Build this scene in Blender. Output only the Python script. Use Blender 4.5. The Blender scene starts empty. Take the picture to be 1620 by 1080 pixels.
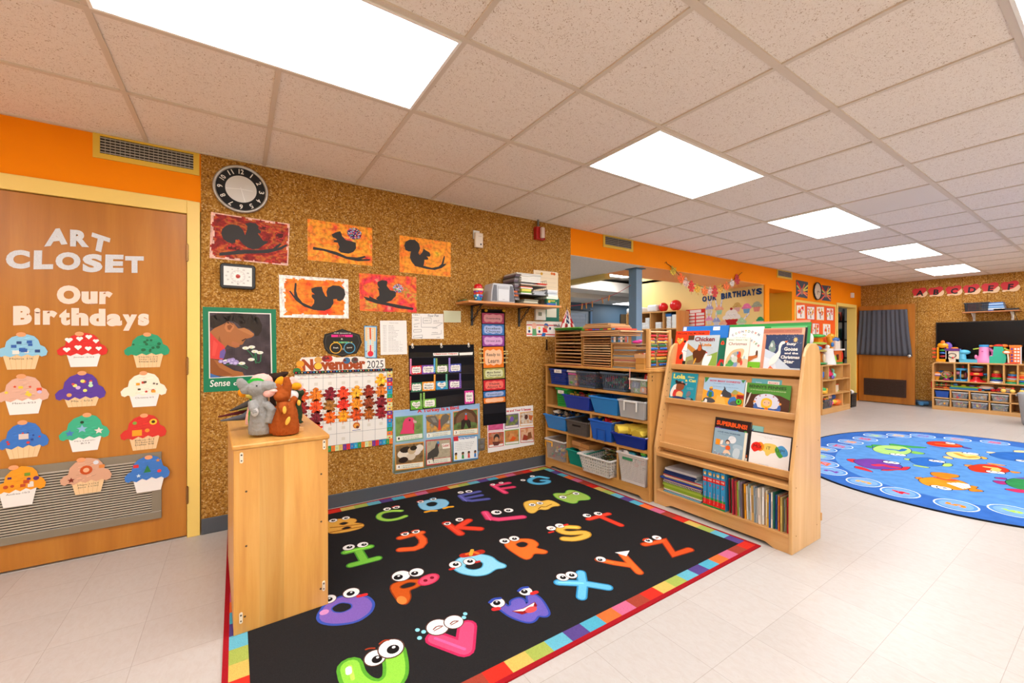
import bpy, math, random
from mathutils import Vector, Matrix
from mathutils.geometry import tessellate_polygon
R = math.radians
scene = bpy.context.scene
C = scene.collection
rnd = random.Random(7)
# ---------------------------------------------------------------- camera
TH = R(56.57); FPX = 659.3; CAMZ = 1.2285; PCX = 810.0; PCY = 541.45
cam_d = bpy.data.cameras.new('camera'); cam = bpy.data.objects.new('camera', cam_d); C.objects.link(cam)
cam_d.sensor_width = 36.0; cam_d.lens = 36.0 * FPX / 1620.0; cam_d.shift_y = (PCY - 540.0) / 1620.0
cam_d.clip_start = .05; cam_d.clip_end = 100
cam.location = (0,0, CAMZ); cam.rotation_euler = (R(90),0, TH - R(90))
scene.camera = cam
# ---------------------------------------------------------------- world, lamps, exposure
world = bpy.data.worlds.new('world'); scene.world = world; world.use_nodes = True
world.node_tree.nodes['Background'].inputs[0].default_value = (.85,.92,1,1)
world.node_tree.nodes['Background'].inputs[1].default_value = 1.0
scene.view_settings.view_transform = 'Standard'; scene.view_settings.look = 'None'
scene.view_settings.exposure = 0.46; scene.view_settings.gamma = 1.0; scene.view_settings.use_curve_mapping = False
PANEL = 10.0      # strength of the ceiling panels
CEIL = 2.441; WY = 3.325; FX = 11.13
GX0 = .155; GP = .6096; GY0 = .8815   # ceiling grid origin and pitch
# (x0, x1, y0, y1) of each 2 x 4 ft ceiling panel
PANELS = [(GX0 + GP * (-1 + 4 * k), GX0 + GP * (1 + 4 * k), GY0 + GP * j, GY0 + GP * (j + 1))
          for j in (1,-2,-5,-8) for k in (-1,0,1,2,3,4)]
PANELS = [p for p in PANELS if p[0] > -3.2]  # leftmost column is unseen, added to brighten the left of the room

# ---------------------------------------------------------------- helpers
def lin(c):
    if isinstance(c, str): c = tuple(int(c[i:i + 2],16) for i in (0,2,4))
    o = []
    for x in c[:3]:
        x = x / 255.0
        o.append(x / 12.92 if x <= .04045 else ((x + .055) / 1.055) ** 2.4)
    return (o[0], o[1], o[2],1.0)
def nodes(name):
    m = bpy.data.materials.new(name); m.use_nodes = True
    nt = m.node_tree; b = nt.nodes['Principled BSDF']
    return m, nt, b
def N(nt, t,**kw):
    n = nt.nodes.new(t)
    for k, v in kw.items():
        if k.startswith('i_'): n.inputs[k[2:].replace('_',' ')].default_value = v
        else: setattr(n, k, v)
    return n
def L(nt, a, b): nt.links.new(a, b)
def ramp(nt, stops):
    n = nt.nodes.new('ShaderNodeValToRGB'); e = n.color_ramp.elements
    e[0].position, e[0].color = stops[0][0], lin(stops[0][1]); e[1].position, e[1].color = stops[-1][0], lin(stops[-1][1])
    for p, c in stops[1:-1]: x = e.new(p); x.color = lin(c)
    return n
def coords(nt, scale=(1,1,1), loc=(0,0,0), rot=(0,0,0), kind='Object'):
    t = N(nt,'ShaderNodeTexCoord'); m = N(nt,'ShaderNodeMapping')
    m.inputs['Scale'].default_value = scale; m.inputs['Location'].default_value = loc; m.inputs['Rotation'].default_value = rot
    L(nt, t.outputs[kind], m.inputs[0]); return m.outputs[0]
def bump(nt, b, h, s=.2, d=.002):
    n = N(nt,'ShaderNodeBump'); n.inputs['Strength'].default_value = s; n.inputs['Distance'].default_value = d
    L(nt, h, n.inputs['Height']); L(nt, n.outputs[0], b.inputs['Normal'])
def mixc(nt, f, a, c, mode='MIX'):
    n = N(nt,'ShaderNodeMix', data_type='RGBA', blend_type=mode)
    for s, v in ((n.inputs[0], f),(n.inputs[6], a),(n.inputs[7], c)):
        if hasattr(v,'is_linked') or hasattr(v,'links'): L(nt, v, s)
        else: s.default_value = v
    return n.outputs[2]
def flat(name, col, rough=.5, metal=0, spec=.5, noise=0, scale=30):
    m, nt, b = nodes(name); b.inputs['Roughness'].default_value = rough; b.inputs['Metallic'].default_value = metal
    b.inputs['Specular IOR Level'].default_value = spec
    if noise:
        n = N(nt,'ShaderNodeTexNoise', i_Scale=scale, i_Detail=4.0); L(nt, coords(nt), n.inputs[0])
        c = lin(col); L(nt, mixc(nt, n.outputs[0], tuple(x * (1 - noise) for x in c[:3]) + (1,), tuple(min(1, x * (1 + noise)) for x in c[:3]) + (1,)), b.inputs[0])
        bump(nt, b, n.outputs[0],.1,.001)
    else: b.inputs[0].default_value = lin(col)
    return m
def vmat(name, rough=.5, spec=.5, metal=0, fuzz=0, alpha=1, trans=0, nscale=120, bs=.25, bd=.002):
    """colour from the mesh's own per-face colour"""
    m, nt, b = nodes(name); a = N(nt,'ShaderNodeAttribute', attribute_name='Col')
    b.inputs['Roughness'].default_value = rough; b.inputs['Metallic'].default_value = metal; b.inputs['Specular IOR Level'].default_value = spec
    if fuzz:
        n = N(nt,'ShaderNodeTexNoise', i_Scale=float(nscale), i_Detail=3.0); L(nt, coords(nt), n.inputs[0])
        r = N(nt,'ShaderNodeMapRange', i_From_Min=.3, i_From_Max=.7, i_To_Min=1 - fuzz, i_To_Max=1 + fuzz); L(nt, n.outputs[0], r.inputs[0])
        v = N(nt,'ShaderNodeVectorMath', operation='SCALE'); L(nt, a.outputs[0], v.inputs[0]); L(nt, r.outputs[0], v.inputs['Scale'])
        L(nt, v.outputs[0], b.inputs[0]); bump(nt, b, n.outputs[0], bs, bd)
    else: L(nt, a.outputs[0], b.inputs[0])
    if alpha < 1: b.inputs['Alpha'].default_value = alpha
    if trans: b.inputs['Transmission Weight'].default_value = trans
    return m
def wood(name, cols, axis='Z', scale=1.0, rough=.35, plank=0, contrast=1.0):
    m, nt, b = nodes(name); s = {'X': (.07,1,1),'Y': (1,.07,1),'Z': (1,1,.07)}[axis]
    co = coords(nt, tuple(x * scale for x in s))
    n1 = N(nt,'ShaderNodeTexNoise', i_Scale=16.0, i_Detail=7.0, i_Roughness=.6, i_Distortion=.35); L(nt, co, n1.inputs[0])
    rp = ramp(nt,[(.28, cols[0]),(.5, cols[1]),(.72, cols[2])]); L(nt, n1.outputs[0], rp.inputs[0])
    n2 = N(nt,'ShaderNodeTexNoise', i_Scale=2.2, i_Detail=3.0, i_Distortion=1.0); L(nt, co, n2.inputs[0])
    r2 = N(nt,'ShaderNodeMapRange', i_From_Min=.3, i_From_Max=.7, i_To_Min=.88, i_To_Max=1.1); L(nt, n2.outputs[0], r2.inputs[0])
    v = N(nt,'ShaderNodeVectorMath', operation='SCALE'); L(nt, rp.outputs[0], v.inputs[0]); L(nt, r2.outputs[0], v.inputs['Scale'])
    out = v.outputs[0]
    if plank:
        t = N(nt,'ShaderNodeTexCoord'); sp = N(nt,'ShaderNodeSeparateXYZ'); L(nt, t.outputs['Object'], sp.inputs[0])
        d = N(nt,'ShaderNodeMath', operation='DIVIDE'); L(nt, sp.outputs[0], d.inputs[0]); d.inputs[1].default_value = plank
        f = N(nt,'ShaderNodeMath', operation='FLOOR'); L(nt, d.outputs[0], f.inputs[0])
        w = N(nt,'ShaderNodeTexWhiteNoise', noise_dimensions='1D'); L(nt, f.outputs[0], w.inputs['W'])
        r3 = N(nt,'ShaderNodeMapRange', i_To_Min=.86, i_To_Max=1.13); L(nt, w.outputs[0], r3.inputs[0])
        v2 = N(nt,'ShaderNodeVectorMath', operation='SCALE'); L(nt, out, v2.inputs[0]); L(nt, r3.outputs[0], v2.inputs['Scale']); out = v2.outputs[0]
    L(nt, out, b.inputs[0]); b.inputs['Roughness'].default_value = rough
    bump(nt, b, n1.outputs[0],.05,.0005)
    return m

GLYPH = {}
def glyph(s, bold=.02, res=4):
    k = (s, bold, res)
    if k not in GLYPH:
        cu = bpy.data.curves.new('t','FONT'); cu.body = s; cu.size = 1; cu.offset = bold; cu.resolution_u = res
        ob = bpy.data.objects.new('t', cu); me = bpy.data.meshes.new_from_object(ob)
        vs = [(v.co.x, v.co.y) for v in me.vertices]; fs = [tuple(p.vertices) for p in me.polygons]
        bpy.data.objects.remove(ob); bpy.data.curves.remove(cu); bpy.data.meshes.remove(me)
        if not vs: vs = [(0,0),(1,1)]
        x0 = min(v[0] for v in vs); x1 = max(v[0] for v in vs); y0 = min(v[1] for v in vs); y1 = max(v[1] for v in vs)
        GLYPH[k] = (vs, fs, x0, x1, y0, y1)
    return GLYPH[k]

class MB:
    def __init__(s): s.v = []; s.f = []; s.c = []; s.s = []; s.M = Matrix()
    def add(s, vs, fs, col, smooth=False):
        o = len(s.v); s.v += [s.M @ Vector(v) for v in vs]
        for i, f in enumerate(fs):
            s.f.append([o + k for k in f]); s.c.append(col[i] if isinstance(col, list) else col); s.s.append(smooth)
        return s
    def box(s, x0, x1, y0, y1, z0, z1, col='ffffff'):
        vs = [(x, y, z) for z in (z0, z1) for y in (y0, y1) for x in (x0, x1)]
        return s.add(vs,[(0,2,3,1),(4,5,7,6),(0,1,5,4),(2,6,7,3),(0,4,6,2),(1,3,7,5)], col)
    def tbox(s, bot, top, z0, z1, col='ffffff', openup=False):
        """tapered box; bot/top = (x0,x1,y0,y1)"""
        vs = []
        for (x0, x1, y0, y1), z in ((bot, z0),(top, z1)): vs += [(x0, y0, z),(x1, y0, z),(x1, y1, z),(x0, y1, z)]
        fs = [(0,3,2,1),(0,1,5,4),(1,2,6,5),(2,3,7,6),(3,0,4,7)]
        if not openup: fs.append((4,5,6,7))
        return s.add(vs, fs, col)
    def poly(s, pts, col='ffffff'):
        tr = tessellate_polygon([[Vector(p) for p in pts]])
        return s.add(pts,[tuple(t) for t in tr], col)
    def prism(s, pts, d0, d1, axis='Y', col='ffffff', smooth=False):
        """2D outline extruded along axis"""
        f = {'Y': lambda a, b, d: (a, d, b),'X': lambda a, b, d: (d, a, b),'Z': lambda a, b, d: (a, b, d)}[axis]
        n = len(pts); v0 = [f(a, b, d0) for a, b in pts]; v1 = [f(a, b, d1) for a, b in pts]
        tr = [tuple(t) for t in tessellate_polygon([[Vector((a, b,0)) for a, b in pts]])]
        s.add(v0 + v1,[tuple(reversed(t)) for t in tr] + [tuple(n + i for i in t) for t in tr] , col)
        return s.add(v0 + v1,[(i,(i + 1) % n, n + (i + 1) % n, n + i) for i in range(n)], col, smooth)
    def lathe(s, prof, o=(0,0,0), n=20, col='ffffff', rot=None, smooth=True, cap=True):
        """prof = [(r, z) or (r, z, colour of the band above)]"""
        vs = []; fs = []; cs = []
        M = Matrix.Translation(o) @ (rot.to_4x4() if rot is not None else Matrix())
        for p in prof:
            for k in range(n):
                a = 2 * math.pi * k / n; vs.append(M @ Vector((p[0] * math.cos(a), p[0] * math.sin(a), p[1])))
        for j in range(len(prof) - 1):
            for k in range(n):
                fs.append((j * n + k, j * n + (k + 1) % n,(j + 1) * n + (k + 1) % n,(j + 1) * n + k)); cs.append(prof[j][2] if len(prof[j]) > 2 else col)
        s.add(vs, fs, cs, smooth)
        if cap and prof[0][0] > 1e-4: s.add(vs[:n],[tuple(reversed(range(n)))], cs[0])
        if cap and prof[-1][0] > 1e-4: s.add(vs[-n:],[tuple(range(n))], cs[-1])
        return s
    def ell(s, o, r, col='ffffff', n=14, m=8, rot=None):
        if not isinstance(r, tuple): r = (r, r, r)
        M = Matrix.Translation(o) @ (rot.to_4x4() if rot is not None else Matrix()) @ Matrix.Diagonal((r[0], r[1], r[2],1))
        old = s.M; s.M = old @ M
        s.lathe([(math.cos(-math.pi / 2 + math.pi * j / m), math.sin(-math.pi / 2 + math.pi * j / m)) for j in range(m + 1)], n=n, col=col)
        s.M = old; return s
    def tube(s, path, r, n=8, col='ffffff', closed=False, cap=True):
        P = [Vector(p) for p in path]; m = len(P); rs = r if isinstance(r,(list, tuple)) else [r] * m
        vs = []; prev = None
        for i in range(m):
            a = P[(i - 1) % m] if closed or i else P[0]; b = P[(i + 1) % m] if closed or i < m - 1 else P[-1]
            t = (b - a).normalized()
            if prev is None:
                u = Vector((0,0,1)) if abs(t.z) < .9 else Vector((1,0,0)); u = (u - t * u.dot(t)).normalized()
            else: u = (prev - t * prev.dot(t)).normalized()
            prev = u; w = t.cross(u)
            for k in range(n):
                an = 2 * math.pi * k / n; vs.append(P[i] + (u * math.cos(an) + w * math.sin(an)) * rs[i])
        fs = []
        for j in range(m if closed else m - 1):
            for k in range(n): fs.append((j * n + k, j * n + (k + 1) % n,((j + 1) % m) * n + (k + 1) % n,((j + 1) % m) * n + k))
        s.add(vs, fs, col, True)
        if cap and not closed: s.add(vs[:n],[tuple(reversed(range(n)))], col); s.add(vs[-n:],[tuple(range(n))], col)
        return s
    def build(s, name, mat, parent=None, bevel=0, seg=2, sub=0, loc=None, solid=0):
        me = bpy.data.meshes.new(name); me.from_pydata([tuple(v) for v in s.v],[], s.f)
        at = me.color_attributes.new('Col','FLOAT_COLOR','CORNER')
        buf = []; cache = {}
        for f, c in zip(s.f, s.c):
            if c not in cache: cache[c] = lin(c)
            buf += list(cache[c]) * len(f)
        at.data.foreach_set('color', buf)
        me.polygons.foreach_set('use_smooth', s.s); me.materials.append(mat); me.update()
        o = bpy.data.objects.new(name, me); C.objects.link(o)
        if parent is not None: o.parent = parent
        if loc is not None: o.location = loc
        if solid: d = o.modifiers.new('s','SOLIDIFY'); d.thickness = solid; d.offset = 0
        if bevel:
            w = o.modifiers.new('w','WELD'); w.merge_threshold = 1e-5
            d = o.modifiers.new('b','BEVEL'); d.width = bevel; d.segments = seg; d.limit_method = 'ANGLE'; d.angle_limit = R(40)
        if sub: w = o.modifiers.new('w','WELD'); w.merge_threshold = 1e-5; d = o.modifiers.new('u','SUBSURF'); d.levels = d.render_levels = sub
        return o

DC = Vector((math.cos(TH), math.sin(TH),0)); DR = Vector((math.sin(TH),-math.cos(TH),0))
def ray(u, v): return DC + DR * ((u - PCX) / FPX) + Vector((0,0,1)) * ((PCY - v) / FPX)
class Pl:
    """a plane of the room that prints, signs or markings lie on"""
    def __init__(s, O, ux, uy):
        s.O = Vector(O); s.ux = Vector(ux).normalized(); s.uy = Vector(uy).normalized(); s.n = s.ux.cross(s.uy).normalized()
    def pt(s, a, b, h=0): return s.O + s.ux * a + s.uy * b + s.n * h
    def px(s, u, v):
        r = ray(u, v); c = Vector((0,0, CAMZ)); t = (s.O - c).dot(s.n) / r.dot(s.n); q = c + r * t - s.O
        return (q.dot(s.ux), q.dot(s.uy))
    def off(s, h): return Pl(s.O + s.n * h, s.ux, s.uy)
WALL = Pl((0, WY,0),(1,0,0),(0,0,1)); FAR = Pl((FX,0,0),(0,-1,0),(0,0,1)); FLOOR = Pl((0,0,0),(1,0,0),(0,1,0))

class Art(MB):
    """flat printed shapes on a plane; points are plane metres, or photo pixels when px=True"""
    def __init__(s, pl, px=False, eps=.00012, h=.0012):
        MB.__init__(s); s.pl = pl; s.px = px; s.eps = eps; s.h = h; s.hold = False
    def q(s, p): return s.pl.px(*p) if s.px else p
    def up(s):
        if not s.hold: s.h += s.eps
    def P(s, pts, col):                                         # polygon
        s.up(); a = [s.q(p) for p in pts]
        return MB.poly(s,[tuple(s.pl.pt(x, y, s.h)) for x, y in a], col)
    def R(s, x0, y0, x1, y1, col): return s.P([(x0, y0),(x1, y0),(x1, y1),(x0, y1)], col)
    def E(s, c, rx, ry, col, n=18, rot=0):                      # ellipse, radii in metres
        s.up(); cx, cy = s.q(c); pts = []
        for k in range(n):
            a = 2 * math.pi * k / n; x = rx * math.cos(a); y = ry * math.sin(a)
            pts.append(s.pl.pt(cx + x * math.cos(rot) - y * math.sin(rot), cy + x * math.sin(rot) + y * math.cos(rot), s.h))
        return s.add(pts,[tuple(range(n))], col)
    def S(s, pts, w, col, sm=0, taper=None):                    # stroke with round ends, width in metres
        s.up(); a = [Vector(s.q(p)) for p in pts]
        for _ in range(sm):                                      # Chaikin smoothing, ends kept
            b = [a[0]]
            for i in range(len(a) - 1): b += [a[i] * .75 + a[i + 1] * .25, a[i] * .25 + a[i + 1] * .75]
            a = b + [a[-1]]
        b = [a[0]]
        for p in a[1:]:
            if (p - b[-1]).length > 1e-6: b.append(p)
        a = b; m = len(a); closed = m > 3 and (a[0] - a[-1]).length < 1e-5
        if closed: a = a[:-1]; m -= 1
        if m < 2: return s
        hw = [w / 2 * (1 if taper is None else taper[0] + (taper[1] - taper[0]) * i / (m - 1)) for i in range(m)]; Lf = []; Rt = []
        for i in range(m):
            d0 = (a[i] - a[i - 1]) if (i or closed) else (a[1] - a[0]); d1 = (a[(i + 1) % m] - a[i]) if (i < m - 1 or closed) else d0
            d0 = d0.normalized(); d1 = d1.normalized(); n = Vector((-(d0 + d1).y,(d0 + d1).x)); n = n.normalized() if n.length > .05 else Vector((-d0.y, d0.x))
            k = hw[i] / max(.6, n.dot(Vector((-d0.y, d0.x)))); Lf.append(a[i] + n * k); Rt.append(a[i] - n * k)
        h = s.h; pt = lambda v: s.pl.pt(v.x, v.y, h)
        s.add([pt(v) for v in Lf] + [pt(v) for v in Rt],[(i, m + i, m + (i + 1) % m,(i + 1) % m) for i in range(m if closed else m - 1)], col)
        if w > .004 and not closed:
            for i, j in ((0,1),(m - 1, m - 2)):
                d = (a[i] - a[j]).normalized(); t0 = math.atan2(d.y, d.x)
                s.add([s.pl.pt(a[i].x + hw[i] * math.cos(t0 - 1.5708 + .5236 * q), a[i].y + hw[i] * math.sin(t0 - 1.5708 + .5236 * q), h) for q in range(7)],[tuple(range(7))], col)
        return s
    def T(s, txt, bl, br, tl, col, bold=.02, depth=0, res=3):          # text fitted to base-left, base-right, top-left
        s.up(); o = Vector(s.q(bl)); x = Vector(s.q(br)) - o; y = Vector(s.q(tl)) - o
        vs, fs, x0, x1, y0, y1 = glyph(txt, bold, res); w = max(x1 - x0,1e-4); hh = max(y1 - y0,1e-4)
        pts = [o + x * ((a - x0) / w) + y * ((b - y0) / hh) for a, b in vs]
        s.add([s.pl.pt(p.x, p.y, s.h) for p in pts], fs, col); return s
    def W(s, x, y, h, txt, col, w=None, bold=.02, al='C', rot=0):      # text of height h at x, y (metres on the plane)
        vs, fs, x0, x1, y0, y1 = glyph(txt, bold,2); k = h / max(y1 - y0,1e-4); tw = (x1 - x0) * k; kx = k
        if w: kx = w / (x1 - x0); tw = w
        s.up(); ox = {'C': -tw / 2,'L': 0,'R': -tw}[al]; c, sn = math.cos(rot), math.sin(rot); pts = []
        for a, b in vs:
            X = ox + (a - x0) * kx; Y = (b - y0) * k; pts.append(s.pl.pt(x + X * c - Y * sn, y + X * sn + Y * c, s.h))
        return s.add(pts, fs, col)
    def sheet(s, pts, col, th=.001, edge=None):                 # a thin solid sheet
        a = [s.q(p) for p in pts]; n = len(a); h = s.h
        lo = [s.pl.pt(x, y, h) for x, y in a]; hi = [s.pl.pt(x, y, h + th) for x, y in a]
        tr = [tuple(t) for t in tessellate_polygon([[Vector((x, y,0)) for x, y in a]])]
        s.add(hi, tr, col); s.add(lo, tr, edge or col)
        s.add(lo + hi,[(i,(i + 1) % n, n + (i + 1) % n, n + i) for i in range(n)], edge or col); s.h = h + th; return s

def tag(o, label=None, cat=None, group=None, kind=None):
    for k, v in (('label', label),('category', cat),('group', group),('kind', kind)):
        if v: o[k] = v
    return o
def thing(name, loc, label, cat, group=None, rz=0):
    o = bpy.data.objects.new(name, None); o.empty_display_size = .05; C.objects.link(o); o.location = loc; o.rotation_euler.z = rz
    return tag(o, label, cat, group)
def copy_tree(o, parent=None):
    c = o.copy(); C.objects.link(c); c.parent = parent
    for ch in [x for x in bpy.data.objects if x.parent == o]: copy_tree(ch, c)
    return c
def struct(mb, name, mat,**k): return tag(mb.build(name, mat,**k), kind='structure')
def rounded(pts, n=2):
    for _ in range(n):
        q = []
        for i in range(len(pts)):
            p0, p1 = pts[i], pts[(i + 1) % len(pts)]; q += [(p0[0] * .78 + p1[0] * .22, p0[1] * .78 + p1[1] * .22),(p0[0] * .22 + p1[0] * .78, p0[1] * .22 + p1[1] * .78)]
        pts = q
    return pts
def dark(c, f):
    if isinstance(c, str): c = tuple(int(c[i:i + 2],16) for i in (0,2,4))
    return tuple(max(0, min(255, x * f)) for x in c)
# shared materials
M_PAINT = vmat('painted',.45); M_PAPER = vmat('paper',.55,.3); M_GLOSS = vmat('gloss_plastic',.22); M_PLAST = vmat('plastic',.4)
M_CARD = vmat('laminated_card',.3,.4); M_CLOTH = vmat('cloth',.9,.1, fuzz=.12, nscale=250); M_PLUSH = vmat('plush',.95,.05, fuzz=.3, nscale=160, bs=.9, bd=.004)
M_METAL = vmat('metal',.35, metal=.85); M_DARK = vmat('matte',.7,.3); M_RUG = vmat('rug_pile',.95,.05, fuzz=.14, nscale=350, bs=.5)
M_CLEAR = vmat('clear_plastic',.12, alpha=.2); M_BRUSH = vmat('brushed_paint',.55,.3, fuzz=.35, nscale=38, bs=0)
WC = ('c68d4a','d4a160','dfb077'); WB = ('b8803c','c9924d','d8a562')
W_BIRCH = wood('birch', WC,'Z'); W_BIRCHX = wood('birch_along', WC,'X'); W_BIRCHY = wood('birch_across', WC,'Y')
W_OAKZ = wood('maple_upright', WB,'Z'); W_OAKY = wood('maple_shelf', WB,'Y')
# ---------------------------------------------------------------- the setting
def m_floor():
    m, nt, b = nodes('vinyl_tiles'); co = coords(nt,(1,1,1),(.03,.02,0))
    br = N(nt,'ShaderNodeTexBrick'); br.offset = 0; L(nt, co, br.inputs[0])
    for k, v in (('Scale',1.0),('Mortar Size',.0011),('Mortar Smooth',.3),('Brick Width',.3048),('Row Height',.3048),('Bias',0.0)): br.inputs[k].default_value = v
    br.inputs['Color1'].default_value = lin('bab5b0'); br.inputs['Color2'].default_value = lin('bfbab5'); br.inputs['Mortar'].default_value = lin('a0978f')
    n = N(nt,'ShaderNodeTexNoise', i_Scale=45.0, i_Detail=6.0, i_Roughness=.7, i_Distortion=.6); L(nt, coords(nt,(1,.5,1)), n.inputs[0])
    rp = ramp(nt,[(.35,'f8f3ee'),(.62,'fffefc'),(.74,'f1e9e0')]); L(nt, n.outputs[0], rp.inputs[0])
    L(nt, mixc(nt,1.0, br.outputs[0], rp.outputs[0],'MULTIPLY'), b.inputs[0])
    n2 = N(nt,'ShaderNodeTexNoise', i_Scale=3.0, i_Detail=4.0); L(nt, coords(nt), n2.inputs[0])
    r = N(nt,'ShaderNodeMapRange', i_To_Min=.285, i_To_Max=.36); L(nt, n2.outputs[0], r.inputs[0]); L(nt, r.outputs[0], b.inputs['Roughness'])
    b.inputs['Specular IOR Level'].default_value = .28; bump(nt, b, n2.outputs[0],.02,.002)
    return m
def m_tile():
    m, nt, b = nodes('ceiling_tile'); co = coords(nt)
    n = N(nt,'ShaderNodeTexNoise', i_Scale=95.0, i_Detail=2.0, i_Roughness=.5, i_Distortion=2.2); L(nt, co, n.inputs[0])
    rp = ramp(nt,[(.32,'ab8c70'),(.385,'f2e6da'),(.7,'f6ece2')]); L(nt, n.outputs[0], rp.inputs[0])
    n3 = N(nt,'ShaderNodeTexNoise', i_Scale=400.0, i_Detail=1.0); L(nt, co, n3.inputs[0])
    L(nt, mixc(nt,.1, rp.outputs[0], n3.outputs[0],'MULTIPLY'), b.inputs[0]); b.inputs['Roughness'].default_value = .95; b.inputs['Specular IOR Level'].default_value = .1
    bump(nt, b, n.outputs[0],.1,.001); return m
def m_cork(name, seam, scale=1.0, dk=1.0):
    m, nt, b = nodes(name); co = coords(nt)
    v = N(nt,'ShaderNodeTexVoronoi', i_Scale=150.0 * scale); L(nt, co, v.inputs[0])
    sp = N(nt,'ShaderNodeSeparateColor'); L(nt, v.outputs['Color'], sp.inputs[0])
    rp = ramp(nt,[(0, dark('86561e', dk)),(.10, dark('a06a24', dk)),(.5, dark('ba8436', dk)),(.85, dark('d09e4c', dk)),(1, dark('e6c082', dk))]); L(nt, sp.outputs[0], rp.inputs[0])
    n = N(nt,'ShaderNodeTexNoise', i_Scale=60.0, i_Detail=5.0, i_Roughness=.7); L(nt, co, n.inputs[0])
    r2 = ramp(nt,[(.3,'c8bcae'),(.6,'ffffff')]); L(nt, n.outputs[0], r2.inputs[0])
    c = mixc(nt,1.0, rp.outputs[0], r2.outputs[0],'MULTIPLY')
    t = coords(nt,(1,1,1), rot=(R(90),0,0) if seam[0] == 'y' else (R(90),0, R(90)))
    sx = N(nt,'ShaderNodeSeparateXYZ'); tc = N(nt,'ShaderNodeTexCoord'); L(nt, tc.outputs['Object'], sx.inputs[0])
    cb = N(nt,'ShaderNodeCombineXYZ'); L(nt, sx.outputs[0 if seam[0] == 'y' else 1], cb.inputs[0]); L(nt, sx.outputs[2], cb.inputs[1])
    br = N(nt,'ShaderNodeTexBrick'); br.offset = 0; L(nt, cb.outputs[0], br.inputs[0])
    for k, q in (('Scale',1.0),('Mortar Size', seam[3] if len(seam) > 3 else .0013),('Brick Width', seam[1]),('Row Height', seam[2])): br.inputs[k].default_value = q
    br.inputs['Color1'].default_value = (1,1,1,1); br.inputs['Color2'].default_value = (.94,.94,.94,1); br.inputs['Mortar'].default_value = (.45,.4,.35,1)
    L(nt, mixc(nt,.8, c, br.outputs[0],'MULTIPLY'), b.inputs[0]); b.inputs['Roughness'].default_value = .8; b.inputs['Specular IOR Level'].default_value = .2
    bump(nt, b, v.outputs['Distance'],.3,.002); return m
M_FLOOR = m_floor(); M_TILE = m_tile(); M_CORK = m_cork('cork_wall',('y',1.22,2.6),.9,.95); M_CORKF = m_cork('cork_tiles',('x',.3048,.3048,.004),.65,1.0)
M_ORANGE = flat('orange_paint','fa8c00',.75, spec=.15, noise=.03, scale=6); M_YEL = flat('pale_yellow_paint','f2d488',.5); M_OCHRE = flat('ochre_paint','cf9c1c',.45)
M_TRIMY = flat('yellow_trim_paint','f4d070',.4); M_ORSOFT = flat('lit_orange_gloss','ffa24a',.35); M_WHITE = flat('white_paint','e6e2dc',.6)
M_BLUEW = flat('blue_block_paint','4a6377',.5); M_COVE = flat('grey_cove_base','4d5259',.45)
XL, XR, YB = -3.9, FX,-5.4
struct(MB().box(XL, XR, YB, WY,-.1,0),'floor', M_FLOOR)
struct(MB().box(2.5,12.6, WY,9.2,-.1,0),'floor_back_room', M_FLOOR)
struct(MB().box(XL, XR + .02, YB, WY, CEIL, CEIL + .1),'ceiling', M_TILE)
g = MB()
k = -7
while GX0 + k * GP < XR:
    x = GX0 + k * GP
    if x > XL: g.box(x - .011, x + .011, YB, WY, CEIL - .007, CEIL + .001,'d6c7b6')
    k += 1
for j in range(-11,5):
    y = GY0 + j * GP; w = .016 if j % 2 == 0 else .011
    if y > YB and y < WY - .02: g.box(XL, XR, y - w, y + w, CEIL - .008, CEIL + .001,'d6c7b6')
g.box(XL, XR, WY - .02, WY, CEIL - .008, CEIL,'d6c7b6'); g.box(XR - .02, XR, YB, WY, CEIL - .0075, CEIL,'d6c7b6')
struct(g,'ceiling_grid', M_PAINT)
struct(MB().box(GX0 + GP * 7 + .01, GX0 + GP * 8 - .01, GY0 + .015, GY0 + GP - .01, CEIL - .004, CEIL + .001,'e8dfd6'),'trim_9', M_PAINT)
DX0, DX1 = -1.165,-.262; DZ = 2.035     # closet door
OX0, OX1, OZ = 2.93,7.03,2.152           # wide opening
H2 = 7.17; H3 = 7.96; HZ = 2.10; PX0, PX1, PZ = 9.885,10.80,1.95   # corridor, far doorway
T = .14
# wall beside and over the closet door
w = MB().box(XL, DX0 - .05, WY, WY + T,0, CEIL).box(DX0 - .05,-.192, WY, WY + T, DZ + .03, CEIL)
struct(w,'wall_back_left', M_ORANGE)
struct(MB().box(-.192, OX0, WY - .006, WY + T,0, CEIL),'wall_back', M_CORK)
w = MB().box(OX0, OX1, WY, WY + .62, OZ, CEIL).box(OX1, OX1 + .119, WY + .0202, WY + .62, OZ, CEIL)
struct(w,'wall_back_beam', M_ORANGE)
struct(MB().box(4.12, OX1, WY + .002, WY + .64, OZ - .004, OZ),'trim_1', M_ORSOFT)  # beam underside: glossy orange, lightened in the colour for the light on it
w = MB().box(OX1, H2, WY, WY + .02,0, CEIL).box(OX1 + .12, H2, WY + .02, WY + .5,0, CEIL).box(H2, H3, WY, WY + .3, HZ, CEIL).box(H3, PX0 - .03, WY, WY + T,0, CEIL).box(PX0 - .03, PX1 + .03, WY, WY + T, PZ + .03, CEIL).box(PX1 + .03, XR, WY, WY + T,0, CEIL)
struct(w,'wall_back_right', M_ORANGE)
struct(MB().box(FX, FX + .1, YB, WY + T,0, CEIL + .1),'wall_right', M_CORKF)
struct(MB().box(XL - .1, XL, YB, WY,0, CEIL + .1),'wall_left', M_YEL)
struct(MB().box(XL, XR, YB - .1, YB,0, CEIL + .1),'wall_front', M_YEL)
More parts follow.
